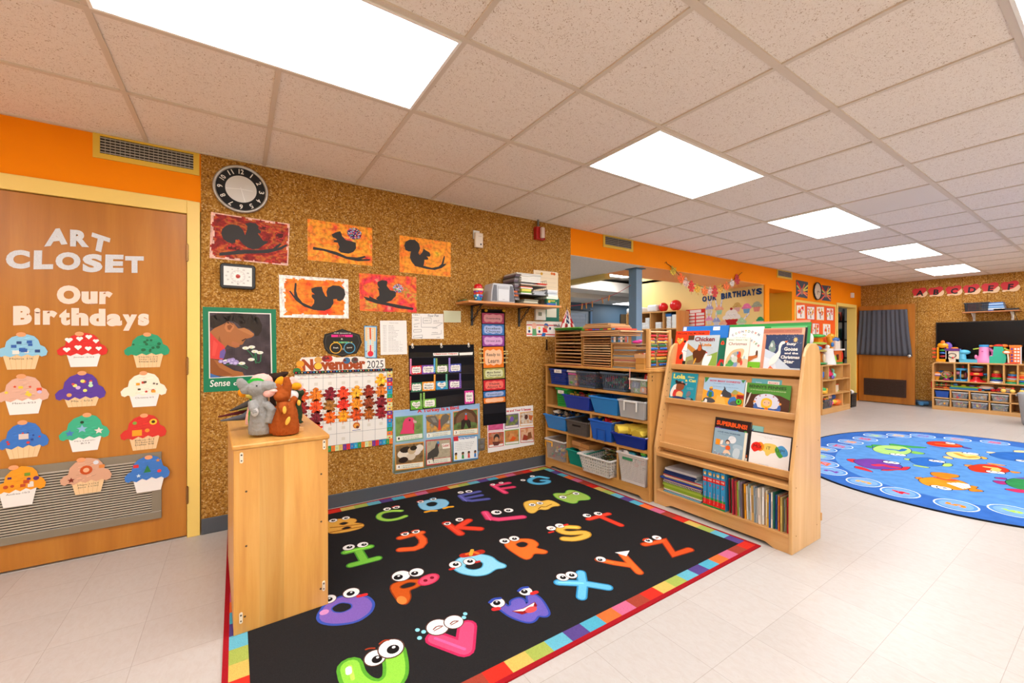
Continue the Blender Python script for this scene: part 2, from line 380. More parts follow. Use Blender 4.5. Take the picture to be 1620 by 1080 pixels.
# closet behind the door, corridor, store room
struct(MB().box(DX0 - .3,-.1, WY + .0005, WY + 1.2,-.02,-.0005).box(DX0 - .3,-.1, WY + 1.2, WY + 1.25,0, CEIL).box(DX0 - .35, DX0 - .3, WY + T, WY + 1.2,0, CEIL).box(-.1,-.05, WY + T, WY + 1.2,0, CEIL).box(DX0 - .3,-.1, WY + T, WY + 1.2, CEIL, CEIL + .05),'wall_closet', M_WHITE)
struct(MB().box(H3 - .003, H3 - .0005, WY + .003,5.9,0, HZ).box(H3, H3 + .1, WY + T,5.9,0, CEIL).box(H2 - .02, H3 + .1,5.9,5.95,0, CEIL),'wall_corridor', M_OCHRE)
struct(MB().box(H2 - .14, H3, WY + .3,5.9, CEIL, CEIL + .05),'ceiling_corridor', M_WHITE)
M_GREYW = flat('store_room_paint','a9a79c',.6)
struct(MB().box(H3 + .1, H3 + .2, WY + T,5.6,0, CEIL).box(H3 + .2,12.6,5.6,5.7,0, CEIL).box(12.5,12.6, WY + T,5.6,0, CEIL).box(XR + .1,12.6, WY + .04, WY + T,0, CEIL),'wall_store_room', M_GREYW)
struct(MB().box(H3 + .2,12.6, WY + T,5.7, CEIL, CEIL + .05),'ceiling_store_room', M_WHITE)
# back room seen through the opening
struct(MB().box(OX1, OX1 + .119, WY + .0202,6.09,0, OZ - .001).box(OX1, OX1 + .119, WY + .62,6.09, OZ - .001, CEIL + .3),'wall_birthday', M_YEL)
struct(MB().box(2.6,6.0,7.9,8.0,0,2.9).box(7.62,12.4,7.9,8.0,0,2.9).box(6.0,7.62,7.9,8.0,0,.95).box(6.0,7.62,7.9,8.0,2.03,2.9),'wall_back_room', M_BLUEW)
struct(MB().box(2.55,2.65, WY + T,8,0,2.9).box(12.4,12.5,6.0,8,0,2.9).box(OX1 + .12,12.4,6.0,6.09,0,2.9),'wall_back_room_side', M_WHITE)
struct(MB().box(2.6,12.4, WY + .62,8,2.62,2.72),'ceiling_back_room', M_WHITE)
struct(MB().box(OX0 - .3,4.12, WY + .002,5.1, OZ - .003, OZ + .004).box(OX0 - .3,4.1, WY + .62,5.1, OZ + .004,2.75),'ceiling_soffit', flat('popcorn_soffit','d9d4cb',.95, noise=.25, scale=55))
struct(MB().box(4.1,4.2, WY + .64,5.16, OZ - .07,2.75).box(2.65,4.1,5.1,5.2, OZ - .07,2.75),'trim_2', flat('olive_trim','d8c070',.5))
# ductwork and bulkhead of the back room
struct(MB().box(2.65,12.4,6.35,6.9,2.33,2.54),'trim_3', M_WHITE)
struct(MB().box(2.65,12.4,7.0,7.9,2.235,2.4),'trim_4', M_WHITE)
struct(MB().box(2.65,12.4,6.5,6.9,2.541,2.6),'duct_gap_shade', flat('painted_gap_shade','22201e',.8))  # near-black box painted in for the shade in the gap above the duct
# baseboards
cv = lambda *b: struct(MB().box(*b),'baseboard_back', M_COVE, bevel=.004)
cv(-.19,2.9, WY - .018, WY - .006,0,.1)
tag(cv(8.0,9.8, WY - .012, WY,0,.1), kind='structure').name = 'baseboard_back_right'
struct(MB().box(FX - .012, FX, YB, WY,0,.11),'baseboard_right', M_COVE)
struct(MB().box(XL, XL + .012, YB, WY,0,.1),'baseboard_left', M_COVE)
# yellow frames round the closet door and the far doorway
fr = MB().box(DX1,-.196, WY - .015, WY + T,0, DZ + .085).box(DX0 - .066, DX0, WY - .015, WY + T,0, DZ + .085).box(DX0, DX1, WY - .015, WY + T, DZ + .004, DZ + .085)
struct(fr,'trim_6', M_TRIMY, bevel=.003)
fr = MB().box(PX0 - .055, PX0, WY - .015, WY + T,0, PZ + .06).box(PX1, PX1 + .05, WY - .014, WY + T,0, PZ + .06).box(PX0, PX1, WY - .015, WY + T, PZ, PZ + .06)
struct(fr,'trim_7', M_TRIMY, bevel=.003)
# ceiling panels
m_em, nt_, b_ = nodes('panel_glow'); b_.inputs[0].default_value = (.9,.9,.9,1); b_.inputs['Emission Color'].default_value = (.95,.965,1,1); b_.inputs['Emission Strength'].default_value = PANEL
names = ['nearest the closet door','second from the closet door','third from the closet door','fourth from the closet door','farthest, by the far wall']
for i,(x0, x1, y0, y1) in enumerate(PANELS):
    cx, cy = (x0 + x1) / 2,(y0 + y1) / 2
    row = 0 if cy > 1 else 1
    kcol = round((cx - GX0) / (GP * 4))
    if kcol < 0: row = 1
    lab = ('white ceiling light panel above the cork wall side, ' + names[kcol] if row == 0 and kcol >= 0 else 'white ceiling light panel in the middle of the room, off to the right' if (kcol, row) == (1,1) and cy > -1 else 'white ceiling light panel behind the viewer')
    t = thing('ceiling_light',(cx, cy, CEIL), lab,'light','ceiling light panels')
    hx, hy = (x1 - x0) / 2 - .012,(y1 - y0) / 2 - .012
    MB().box(-hx, hx,-hy,-hy + .012,-.012,-.0005,'f4efe8').box(-hx, hx, hy - .012, hy,-.012,-.0005,'f4efe8').box(-hx,-hx + .012,-hy + .012, hy - .012,-.012,-.0005,'f4efe8').box(hx - .012, hx,-hy + .012, hy - .012,-.012,-.0005,'f4efe8').build('frame', M_PAINT, t)
    MB().box(-hx + .012, hx - .012,-hy + .012, hy - .012,-.009,-.003).build('diffuser', m_em, t)
# lights of the side rooms, some of them added fill
m_em2 = m_em.copy(); m_em2.name = 'side_room_panel_glow'; m_em2.node_tree.nodes['Principled BSDF'].inputs['Emission Strength'].default_value = 8
def roomlight(x, y, z, lab, s=.5):
    t = thing('ceiling_light',(x, y, z), lab,'light')
    MB().box(-s - .02, s + .02,-s * .5 - .02, s * .5 + .02,-.01,0,'f4efe8').build('frame', M_PAINT, t)
    MB().box(-s, s,-s * .5, s * .5,-.014,-.0095).build('diffuser', m_em2, t)
roomlight(6.4,5.85,2.618,'white ceiling light in the room behind the opening, left of the blue post')
roomlight(5.5,4.75,2.618,'white ceiling light behind the orange beam above the cubbies')  # hidden from the camera, added to spread light over the yellow wall
roomlight(4.4,7.4,2.23,'white ceiling light under the bulkhead of the back room')  # no known lamp, put out of sight to light the back room
roomlight(8.6,7.3,2.23,'white ceiling light above the window wall of the back room')  # extra panel put in as fill for the back room
roomlight(10.5,4.6, CEIL - .001,'white ceiling light in the store room beyond the far doorway',.5)
roomlight(7.56,4.4, CEIL - .001,'white ceiling light in the ochre corridor',.25)

# window of the back room
wf = MB().box(6.0,7.62,7.93,7.98,1.97,2.03,'b8c6d4').box(6.0,7.62,7.93,7.98,.95,1.0,'b8c6d4').box(7.55,7.62,7.93,7.98,1.0,1.97,'b8c6d4').box(6.0,6.06,7.93,7.98,1.0,1.97,'b8c6d4').box(7.64,7.70,7.88,7.9,.9,2.1,'5f88b4').box(5.9,7.72,7.87,7.9,2.035,2.07,'2c343c')
wo = struct(wf,'window_1', M_PAINT)
gl, gnt, gb = nodes('window_glass'); gb.inputs['Alpha'].default_value = .15; gb.inputs['Roughness'].default_value = .05
MB().box(6.06,7.55,7.95,7.956,1.0,1.97).build('window_pane', gl, wo)
m, nt, b = nodes('pale_block_wall'); br = N(nt,'ShaderNodeTexBrick'); t_ = N(nt,'ShaderNodeTexCoord'); s_ = N(nt,'ShaderNodeSeparateXYZ'); c_ = N(nt,'ShaderNodeCombineXYZ')
L(nt, t_.outputs['Object'], s_.inputs[0]); L(nt, s_.outputs[0], c_.inputs[0]); L(nt, s_.outputs[2], c_.inputs[1]); L(nt, c_.outputs[0], br.inputs[0])
for k_, q_ in (('Scale',1.0),('Mortar Size',.006),('Brick Width',.4),('Row Height',.1)): br.inputs[k_].default_value = q_
br.inputs['Color1'].default_value = lin('c8d0dc'); br.inputs['Color2'].default_value = lin('d6dce6'); br.inputs['Mortar'].default_value = lin('aab4c6'); L(nt, br.outputs[0], b.inputs[0])
struct(MB().box(2,13,9.1,9.2,0,3.5),'wall_outside', m)
# ---------------------------------------------------------------- left: closet door, its vent, paper letters and cupcakes
Z = {1: (0,180,.315),2: (0,500,.3889),3: (310,240,.2592),4: (310,470,.23155),5: (600,330,.2129),6: (600,480,.2684),7: (720,410,.12041),
     8: (860,500,.12346),9: (860,610,.12346),10: (860,680,.12346),11: (330,560,.12967),12: (1280,530,.12966),13: (1460,520,.09877),14: (1460,580,.09877),
     15: (1030,505,.09877),16: (1140,505,.09877),17: (1050,580,.1358),18: (1100,650,.11111),19: (1040,720,.1358),20: (500,730,.32415),21: (810,640,.5),
     22: (1280,660,.20988),23: (1240,420,.24072),24: (1420,420,.24067),25: (900,380,.14815),26: (1050,400,.16049),27: (1240,440,.09259),28: (1030,460,.12346),29: (850,480,.29619)}
def zt(k, pts): o = Z[k]; return [(o[0] + x * o[2], o[1] + y * o[2]) for x, y in pts]
def pl_rect(pl, pts):
    """plane-space box round some photo points"""
    a = [pl.px(*p) for p in pts]; return min(p[0] for p in a), max(p[0] for p in a), min(p[1] for p in a), max(p[1] for p in a)
W_DOOR = wood('door_veneer',('a8661a','b87424','c68430'),'Z',.6,.3)
door = struct(MB().box(DX0 + .003, DX1 - .003, WY, WY + .042,.012, DZ),'door_1', W_DOOR, bevel=.002)
for z in (.27,1.08,1.79):
    h = MB(); x = DX1 + .002
    for i in range(5): h.lathe([(.0065, z - .05 + i * .0205),(.0065, z - .05 + i * .0205 + .019)],(x, WY - .0195,0),10,'a07a4e')
    h.lathe([(.004, z - .055),(.004, z + .057)],(x, WY - .0195,0),8,'7c5c38'); h.build('hinge', M_METAL, door)
# louvre vent low in the door
vx1, vz1 = WALL.px(256,729.5); vz0 = .155; vx0 = -1.10; vz1 = .56
v = MB(); fc = '857a68'; bw = .045
v.box(vx0, vx1, WY - .014, WY - .0005, vz1 - bw, vz1, fc).box(vx0, vx1, WY - .014, WY - .0005, vz0, vz0 + bw, fc).box(vx0, vx0 + bw, WY - .014, WY - .0005, vz0 + bw, vz1 - bw, fc).box(vx1 - bw, vx1, WY - .014, WY - .0005, vz0 + bw, vz1 - bw, fc)
vent = v.build('door_vent', M_PAINT, door, bevel=.002)
v = MB().box(vx0 + bw, vx1 - bw, WY - .0015, WY - .0003, vz0 + bw, vz1 - bw,'1c1814')  # dark sheet standing in for the shade between the slats
n = 22; st = (vz1 - vz0 - 2 * bw) / n
for i in range(n):
    z = vz0 + bw + st * i
    v.box(vx0 + bw, vx1 - bw, WY - .011, WY - .006, z + st * .42, z + st * .98,'b0a594')
v.build('louvre', M_PAINT, vent)
# air grilles in the wall
def grille(x0, x1, z0, z1, lab, rows=6, cols=20, b=.03):
    t = thing('air_grille',((x0 + x1) / 2, WY, z0), lab,'vent','air grilles under the ceiling'); w = (x1 - x0) / 2; h = z1 - z0
    MB().box(-w, w,-.008,-.0005,0, b,'e0b83c').box(-w, w,-.008,-.0005, h - .012, h,'e0b83c').box(-w,-w + b,-.008,-.0005, b, h - .012,'e0b83c').box(w - b, w,-.008,-.0005, b, h - .012,'e0b83c').build('grille_frame', M_PAINT, t)
    m = MB().box(-w + b, w - b,-.0012,-.0004, b, h - .012,'14100c')
    for i in range(rows): z = b + (h - b - .012) * (i + .5) / rows; m.box(-w + b, w - b,-.006,-.003, z - .003, z + .003,'a8a29a')
    for i in range(1, cols): x = -w + b + (2 * w - 2 * b) * i / cols; m.box(x - .002, x + .002,-.003,-.0012, b, h - .012,'807a72')
    m.build('grille_bars', M_PAINT, t)
grille(-.69,-.2,2.292,2.433,'yellow-framed air grille above the closet door')
grille(3.41,3.905,2.295,2.433,'yellow-framed air grille high on the orange beam, left of the leaf garland',5,2)
grille(7.42,7.95,2.300,2.433,'yellow-framed air grille above the ochre corridor',5,2)
# cut-out letters
DP = WALL.off(.001)
M_GLIT = flat('silver_glitter_paper','d2d4d8',.4,0, noise=.35, scale=420)
def cutout(ch, bl, br, tl, col, mat, pl, lab, grp, bold=.06, th=.0014):
    a = Art(pl, px=True, h=.0006); a.T(ch, bl, br, tl, col, bold, res=4)
    o = a.build('paper_letter', mat, solid=th); return tag(o, lab,'letter', grp)
for i,(ch, bl, br, tl) in enumerate([('A',(70,390),(107,386),(73,363)),('R',(111,389.5),(141,391),(111,363)),('T',(141,393),(170,402),(146,367.5)),
        ('C',(9.5,425),(47.5,425),(9.5,395)),('L',(53,426),(84,425.5),(54,396)),('O',(88,427),(127.5,427),(88,398.5)),('S',(130.5,431),(162,430),(131,402)),('E',(166,431),(195,431),(167,402.5)),('T',(198,431.5),(227.5,431.5),(198,405))]):
    w, k = ('ART', i) if i < 3 else ('CLOSET', i - 3)
    cutout(ch, bl, br, tl,'b9bbc0', M_GLIT, DP,'silver glitter paper letter %s, number %d in the word %s on the wooden door' % (ch, k + 1, w),'silver letters spelling ART CLOSET')
for i,(ch, bl, br, tl) in enumerate([('O',(90,481),(127.5,481),(90,451)),('u',(129,481.5),(154.5,481),(129,461)),('r',(157,481),(178,480.5),(157.5,461)),
        ('B',(21,514.5),(50.5,513),(21,484)),('i',(54.5,513.5),(64,513.5),(54.5,487)),('r',(68,513.5),(91,513.5),(68,491)),('t',(94,514.5),(111,514.5),(94,488.5)),('h',(113,515),(140,515),(113,487)),('d',(141.5,515.5),(167,515.5),(141.5,488)),('a',(169,516),(193,516),(169,496)),('y',(194,523),(217,523),(194,497)),('s',(218.5,515.5),(236,515),(218.5,496))]):
    w, k = ('Our', i) if i < 3 else ('Birthdays', i - 3)
    cutout(ch, bl, br, tl,'f6d8c6', M_PAPER, DP,'pale pink paper letter %s, number %d in the word %s on the wooden door' % (ch, k + 1, w),'pink letters spelling Our Birthdays',.07)
# cupcakes
FROST = [(-.5,.0),(-.52,.14),(-.44,.26),(-.36,.30),(-.33,.5),(-.22,.66),(-.1,.72),(0,.78),(.1,.76),(.24,.70),(.33,.56),(.37,.38),(.47,.3),(.53,.14),(.5,.0),(.4,-.05),(.33,.02),(.2,-.03),(.1,.04),(-.02,-.04),(-.12,.03),(-.25,-.06),(-.36,0),(-.43,-.05)]
def cup(cx, y0, y1, w, fc, wx0, wx1, wy, wc, cherry, deco, lines, lab):
    """cx, y0..y1, w: frosting in photo pixels; wx0..wx1, wy: wrapper foot"""
    X, Zc = DP.px(cx, y1); Xl = DP.px(cx - w / 2, y1)[0]; Xr = DP.px(cx + w / 2, y1)[0]; lift = .0155 if y0 > 700 else 0; W_ = (Xr - Xl) * .97; H_ = (DP.px(cx, y0)[1] - Zc) / .8
    t = thing('paper_cupcake', tuple(DP.pt(X, Zc - .05, lift)), lab,'paper cupcake','birthday cupcakes on the closet door')
    pl = Pl((0,0,0), DP.ux, DP.uy); lx = lambda u: DP.px(u, wy)[0] - X; zb = DP.px(cx, wy)[1] - Zc; o = .05
    a0, a1 = lx(wx0), lx(wx1)
    a = Art(pl, h=.0005); ex = .007
    a.sheet([(a0 + .012, zb + o),(a1 - .012, zb + o),(a1 + .006,.012 + o),(a0 - .006,.012 + o)], wc,.0008)
    if wc == 'ecc898':
        for i in range(1,6): s = i / 6; a.S([(a0 + .012 + (a1 - a0 - .024) * s, zb + o),(a0 - .004 + (a1 - a0 + .008) * s, o)],.0016,'d9ae78')
    for i, s in enumerate(lines): a.W((a0 + a1) / 2, o - .022 - .0135 * i,.009, s,'4a4038', w=min(.085,.009 * len(s)), bold=0)
    a.build('wrapper', M_CARD, t)
    f = Art(pl, h=.0022); P = [(x * W_, z * H_ + o) for x, z in FROST]
    f.sheet(P, fc,.0008)
    r = random.Random(int(cx * 7 + y0))
    for i in range(26):                                      # marker strokes
        y = r.uniform(.04,.66) * H_; x = r.uniform(-.3,.2) * W_ * (1 - y / H_ * .6); f.hold = i % 3 > 0
        f.S([(x, y + o),(x + r.uniform(.05,.16) * W_, y + o + .003)],.0022, dark(fc, r.choice((.88,.93,1.08,1.15))))
    f.hold = False
    for d in deco:
        for x, y, rr, c, sh in [d]:
            px_, py_ = x * W_, y * H_ + o
            if sh == 'o': f.E((px_, py_), rr, rr, c,12)
            elif sh == 'h': f.E((px_ - rr * .45, py_ + rr * .3), rr * .55, rr * .55, c,10); f.E((px_ + rr * .45, py_ + rr * .3), rr * .55, rr * .55, c,10); f.P([(px_ - rr * .95, py_ + rr * .15),(px_, py_ - rr),(px_ + rr * .95, py_ + rr * .15)], c)
            elif sh == 's': f.R(px_ - rr, py_ - rr * .8, px_ + rr, py_ + rr * .8, c)
            elif sh == 't': f.P([(px_ - rr * .8, py_ - rr),(px_ + rr * .8, py_ - rr),(px_, py_ + rr)], c)
            elif sh == '*':
                f.P([(px_ + (rr if q % 2 == 0 else rr * .45) * math.sin(q * math.pi / 5), py_ + (rr if q % 2 == 0 else rr * .45) * math.cos(q * math.pi / 5)) for q in range(10)], c)
    f.build('frosting', M_CARD, t)
    c = Art(pl, h=.0045); X2, Z2 = DP.px(*cherry); c.E((X2 - X, Z2 - Zc + o),.0185,.0125,'f2a070',16); c.build('cherry', M_CARD, t)
r = random.Random(3)
def dots(cols, n, rr, sh='o'): return [(r.uniform(-.34,.34), r.uniform(.1,.52) , rr * r.uniform(.7,1.2), r.choice(cols), r.choice(sh)) for _ in range(n)]
TAN = 'ecc898'; WH = 'efe9e4'
hearts = [(-.28,.5,.016,'fff4ee','h'),(-.06,.55,.014,'fff4ee','h'),(.13,.62,.014,'fff4ee','h'),(.28,.47,.013,'fff4ee','h'),(-.32,.16,.015,'fff4ee','h'),(-.09,.24,.015,'fff4ee','h'),(.12,.2,.014,'fff4ee','h'),(.34,.2,.013,'fff4ee','h')]
cup(36,527,562,79,'90c8e4',6,61,584, TAN,(34,529), dots(['2c4a86','e8e4dc','3060b0'],9,.011,'s'),['Melina 1/6'],'paper cupcake with light blue frosting, leftmost of the top row on the door')
cup(131,525,560,79,'dc2c2c',107,158,580, WH,(126,528), hearts,['Javier-2/22'],'paper cupcake with red frosting and white hearts')
cup(233,526,560,71,'2a9c72',212,257,581, TAN,(233,529), dots(['1c6a44'],12,.008),['Hayden-3/3','Izzy-3/21','Dixie-3/27'],'paper cupcake with green frosting and dark green dots, right end of the top row')
cup(37,593,632,82,'dfae98',10,66,655, WH,(34,595), dots(['e84a2a','c8b8e0','f0d040','70a040'],9,.010,'os*'),['Meera-4/23'],'paper cupcake with beige pink frosting and a white wrapper')
cup(128,588,629,79,'5a3a9c',103,156,643, TAN,(130,590), dots(['e8e070','d05050','c0e0c0','d0b0e0','e0a060'],10,.009),['Mia - 5/23'],'paper cupcake with purple frosting and round stickers')
cup(228,588,624,72,'f4ead2',206,251,643, WH,(227,590), dots(['5a8a3a','c83a2a','5a4a3a','e8a030'],9,.009,'so*'),['Christina 6/2'],'paper cupcake with cream white frosting')
cup(38,666,706,79,'3a74c4',10,64,724, TAN,(36,668), dots(['c83030','24408c'],10,.006,'o') + [(0,.32,.018,'d8c8c0','s')],[],'paper cupcake with blue frosting and a tiny flag, left end of the third row')
cup(134,654,692,79,'3cb088',110,159,713, WH,(138,656),[(-.05,.3,.024,'8cb8d8','*'),(-.3,.18,.02,'4a7cc0','*'),(.3,.2,.02,'f0d8d0','*'),(-.05,.52,.008,'1c3c28','o')],['Mrs Lauryn-','8/13'],'paper cupcake with green frosting and blue stars in the third row')
cup(227.5,654,691,72,'d8322c',206,251,711, TAN,(228,657),[(-.15,.16,.022,'f0a020','s'),(.22,.5,.018,'f0c030','o'),(.22,.5,.009,'4a2a10','o'),(.08,.22,.011,'f09030','o'),(-.2,.5,.01,'80a040','o')],['Elliot-9/1','Mrs Bette-9/20','Dallas 9/8'],'paper cupcake with red frosting and a yellow sunflower')
cup(36,735,773,77,'f09a1c',2,58,798, WH,(24,738), dots(['5a2a6a','e8dcd0','c04a20','70902c'],10,.010,'so'),['Andrea-10/3'],'paper cupcake with orange frosting over the left of the door vent')
cup(138,722,760,80,'d8a486',116,165,779, TAN,(130,726),[(0,.38,.026,'c85018','o'),(0,.38,.013,'e8b088','o'),(-.3,.1,.016,'7a2818','*'),(.32,.45,.012,'e08840','s'),(.2,.6,.012,'d8d8e0','o')],['Maya-11/23','Jane 11/30'],'paper cupcake with light brown frosting and a wreath sticker')
cup(234,718,756,70,'3c78c8',213,259,776, WH,(236,722),[(0,.34,.022,'2c7a3c','t'),(-.26,.46,.012,'d83030','s'),(.28,.22,.01,'e03838','o'),(.25,.58,.012,'d88840','*'),(-.2,.14,.012,'c8e0f0','*')],[],'paper cupcake with blue frosting and a christmas tree')
# ---------------------------------------------------------------- things on the cork wall
from mathutils import noise as mnoise
CK = WALL.off(.0065)
def patch(a, corners, fn, nx, ny, lift=True):
    """corners: TL, TR, BR, BL; fn(s, t) -> colour, t runs down"""
    if lift: a.up()
    c = [Vector(a.q(p)) for p in corners]
    g = lambda s, t: (c[0] * (1 - s) + c[1] * s) * (1 - t) + (c[3] * (1 - s) + c[2] * s) * t
    vs = [a.pl.pt(*g(i / nx, j / ny), a.h) for j in range(ny + 1) for i in range(nx + 1)]; fs = []; cs = []
    for j in range(ny):
        for i in range(nx):
            k = j * (nx + 1) + i; fs.append((k, k + nx + 1, k + nx + 2, k + 1)); cs.append(fn((i + .5) / nx,(j + .5) / ny))
    a.add(vs, fs, cs)
def pal(cols, x):
    x = max(0, min(.9999, x)) * (len(cols) - 1); i = int(x); f = x - i; A = [int(cols[i][k:k + 2],16) for k in (0,2,4)]; B = [int(cols[i + 1][k:k + 2],16) for k in (0,2,4)]
    return tuple(round(p + (q - p) * f) for p, q in zip(A, B))
def painterly(cols, seed, sx=4, sy=3, edge=None, amp=1.25):
    def fn(s, t):
        v = .5 + amp * .5 * mnoise.fractal(Vector((s * sx + seed * 9.1, t * sy, seed)),1.0,2.2,4)
        if edge:
            d = min(s,1 - s, t,1 - t) + .05 * mnoise.noise(Vector((s * 14, t * 9, seed)))
            if d < edge[0]: return edge[1]
        return pal(cols, v)
    return fn
def squirrel(corners, body, branch, fn, lab, beads=None, eyes=None):
    t = thing('squirrel_painting', tuple(CK.pt(*CK.px(*corners[3]))), lab,'painting','squirrel paintings on the cork wall')
    O = Vector(t.location); pl = Pl(CK.O - O, CK.ux, CK.uy)
    class A2(Art):
        def q(s, p): return CK.px(*p)
    a = A2(pl, px=True, h=.0006); a.sheet(corners,'f2ece4',.0006); patch(a, corners, fn,60,38); a.build('painted_paper', M_BRUSH, t)
    s = A2(pl, px=True, h=.0024); s.P(branch,'34302f'); s.P(body,'34302f')
    s.build('paper_silhouette', M_PAPER, t)
    if beads:
        b = A2(pl, px=True, h=.0032); c, rx, ry, sd = beads; r = random.Random(sd); b.E(c, rx, ry,'3a2e50',20); cx, cy = b.q(c); b.hold = True; b.h += .0003
        for i in range(170):
            an = r.uniform(0,6.283); q = math.sqrt(r.random()); x = cx + rx * q * math.cos(an); y = cy + ry * q * math.sin(an); k = .0042
            col = r.choice(['e8406a','40c060','8050c0','f0f0e0','f07830','60c8f0','f04040','e0a0e8'])
            b.add([pl.pt(x + k * math.cos(1.57 * j), y + k * math.sin(1.57 * j), b.h + .00001 * (i % 9)) for j in range(4)],[(0,1,2,3)], col)
        b.build('bead_tail', M_GLOSS, t)
squirrel(zt(3,[(92,367),(573,440),(562,695),(83,647)]), zt(3,[(155,500),(160,472),(185,450),(222,443),(262,452),(288,478),(300,510),(312,475),(314,455),(298,440),(330,433),(365,437),(383,455),(380,470),(398,485),(395,497),(378,498),(385,510),(412,545),(442,546),(430,560),(405,575),(380,592),(345,595),(315,585),(288,565),(262,535),(242,537),(240,555),(220,560),(190,550),(165,530)]),
    zt(3,[(143,617),(290,598),(400,600),(470,590),(512,558),(522,565),(495,590),(550,565),(560,572),(520,598),(440,618),(300,622),(143,635)]),
    painterly(['8c1c14','7a1410','a02014','c04a20','b8641c','8c1c10','c83428','501008'],1,5,6,(.025,'e8b8a8'),1.8),'dark red squirrel painting below the silver wall clock')
squirrel(zt(3,[(680,408),(1076,467),(1076,697),(682,660)]), zt(3,[(828,505),(850,493),(880,485),(888,500),(892,515),(915,540),(945,545),(975,555),(977,590),(960,612),(930,622),(885,615),(868,600),(875,580),(865,555),(842,552),(840,540),(862,538),(850,528),(835,522)]),
    zt(3,[(715,580),(780,592),(860,612),(920,640),(985,645),(1030,635),(1037,643),(1010,655),(1062,655),(1060,665),(990,668),(920,655),(860,632),(780,605),(713,597)]),
    painterly(['e83a3a','f07830','f89a28','f8a830','f47a20','fab84a','e85a48'],2,4,3),'orange squirrel painting with a beaded tail, topmost in the middle',(zt(3,[(967,500)])[0],.052,.045,4))
squirrel(zt(5,[(150,197),(532,252),(530,508),(150,470)]), zt(5,[(184,275),(195,245),(225,230),(265,232),(293,258),(303,295),(290,330),(300,345),(318,325),(325,308),(328,295),(342,308),(372,325),(380,345),(375,357),(350,355),(362,365),(365,378),(335,380),(332,410),(325,432),(300,432),(262,420),(240,395),(226,360),(235,318),(218,318),(195,308)]),
    zt(5,[(255,408),(330,425),(390,440),(440,430),(462,410),(480,350),(488,355),(477,412),(492,408),(494,418),(462,442),(410,456),(350,448),(262,425)]),
    painterly(['f0c030','fba428','fb962a','f9a22e','f47a24','fbb040'],3,3,3),'plain orange squirrel painting, rightmost of the five, all-dark squirrel')
squirrel(zt(3,[(506,750),(930,778),(932,1017),(512,1010)]), zt(3,[(703,835),(730,825),(768,823),(775,850),(790,880),(800,885),(795,855),(805,830),(835,815),(875,818),(905,840),(912,870),(900,900),(880,912),(862,908),(860,898),(838,900),(840,925),(820,955),(785,970),(740,968),(700,950),(720,925),(722,905),(705,885),(708,870),(725,870),(706,855)]),
    zt(3,[(567,850),(577,847),(600,880),(598,850),(603,800),(615,802),(612,850),(622,885),(650,920),(700,943),(780,962),(780,970),(720,965),(660,945),(610,908)]),
    painterly(['f03c20','f86a18','fa7a1c','fb8e28','f85c1c','fa9a40'],4,4,3,(.075,'f4ebe2')),'orange squirrel painting with white unpainted edges, under the middle one')
squirrel([(567.9,431.8),(658.5,438),(659,494.5),(569,491.5)],[(597,446),(600,444.5),(604.5,443),(611.5,444),(613,446),(611.7,452),(617,458.8),(626.6,461),(626,468),(619,475.5),(610,478.5),(602,477.5),(594.5,472),(600,467),(599,460),(597.5,456.5),(600,455.5),(597,451)],
    [(574.4,468.6),(584,471),(584,467.8),(591,472),(600,475),(612.8,478.6),(635,483),(654.3,487),(653,490.3),(630,487.5),(612.8,483.3),(595,479.8),(579.6,474.6)],
    painterly(['f4a078','e8304a','ee5038','f58a2a','e8603a','c8a83c','f03048'],5,4,3),'pink and orange squirrel painting with a beaded tail, right of the white-edged one',((629.4,455.8),.040,.035,9))

# silver wall clock
def wall_clock(cx, cz, rad, lab, y, ringc, facec, numc, mid, hands, n=48, cat='clock'):
    t = thing('wall_clock',(cx, y, cz), lab, cat); Q = Matrix.Rotation(R(90),4,'X')
    m = MB(); m.M = Q; m.lathe([(rad * .9,.001),(rad,.008),(rad,.02),(rad * .97,.028),(rad * .91,.027),(rad * .88,.018)], n=n, col=ringc, cap=False); m.build('rim', M_GLOSS if ringc == '201e1e' else vmat('brushed_metal',.3, metal=.6), t)
    pl = Pl((0,0,0),(1,0,0),(0,0,1)); a = Art(pl, h=.016); a.E((0,0), rad * .9, rad * .9, facec,48)
    for k in range(12):
        an = R(90 - 30 * (k + 1)); x, z = rad * .74 * math.cos(an), rad * .74 * math.sin(an)
        if ringc == '201e1e': a.W(x, z - rad * .06, rad * .13, str(k + 1), numc, bold=0)
        else:
            rot = an - R(90); a.W(x - math.cos(an) * rad * .1, z - math.sin(an) * rad * .1, rad * .2, str(k + 1), numc, w=rad * (.04 if k == 0 else .12 if k < 9 else .18), rot=rot)
    a.build('dial', M_DARK, t)
    if mid:
        mm, nt, b = nodes('spun_metal'); b.inputs['Metallic'].default_value = .25; b.inputs['Roughness'].default_value = .45; b.inputs['Base Color'].default_value = lin('c9c4bd');
        a = Art(pl, h=.019); a.E((0,0), rad * .56, rad * .56,'c9c4bd',40); a.build('spun_disc', mm, t)
    for l, w, ang, c in hands:
        a = Art(pl, h=.021); an = R(90 - ang); a.S([(-.15 * l * math.cos(an),-.15 * l * math.sin(an)),(l * math.cos(an), l * math.sin(an))], w, c); a.build('hand', M_METAL if mid else M_DARK, t)
c0 = CK.px(381.5,300.5)
wall_clock(c0[0], c0[1],.157,'round silver wall clock with a black number ring', WY - .006,'b4b0aa','1d1d1f','e4e0da',1,[(.062,.006,92,'d8d4ce'),(.085,.004,264,'e0dcd6'),(.085,.002,165,'f0ece8')])
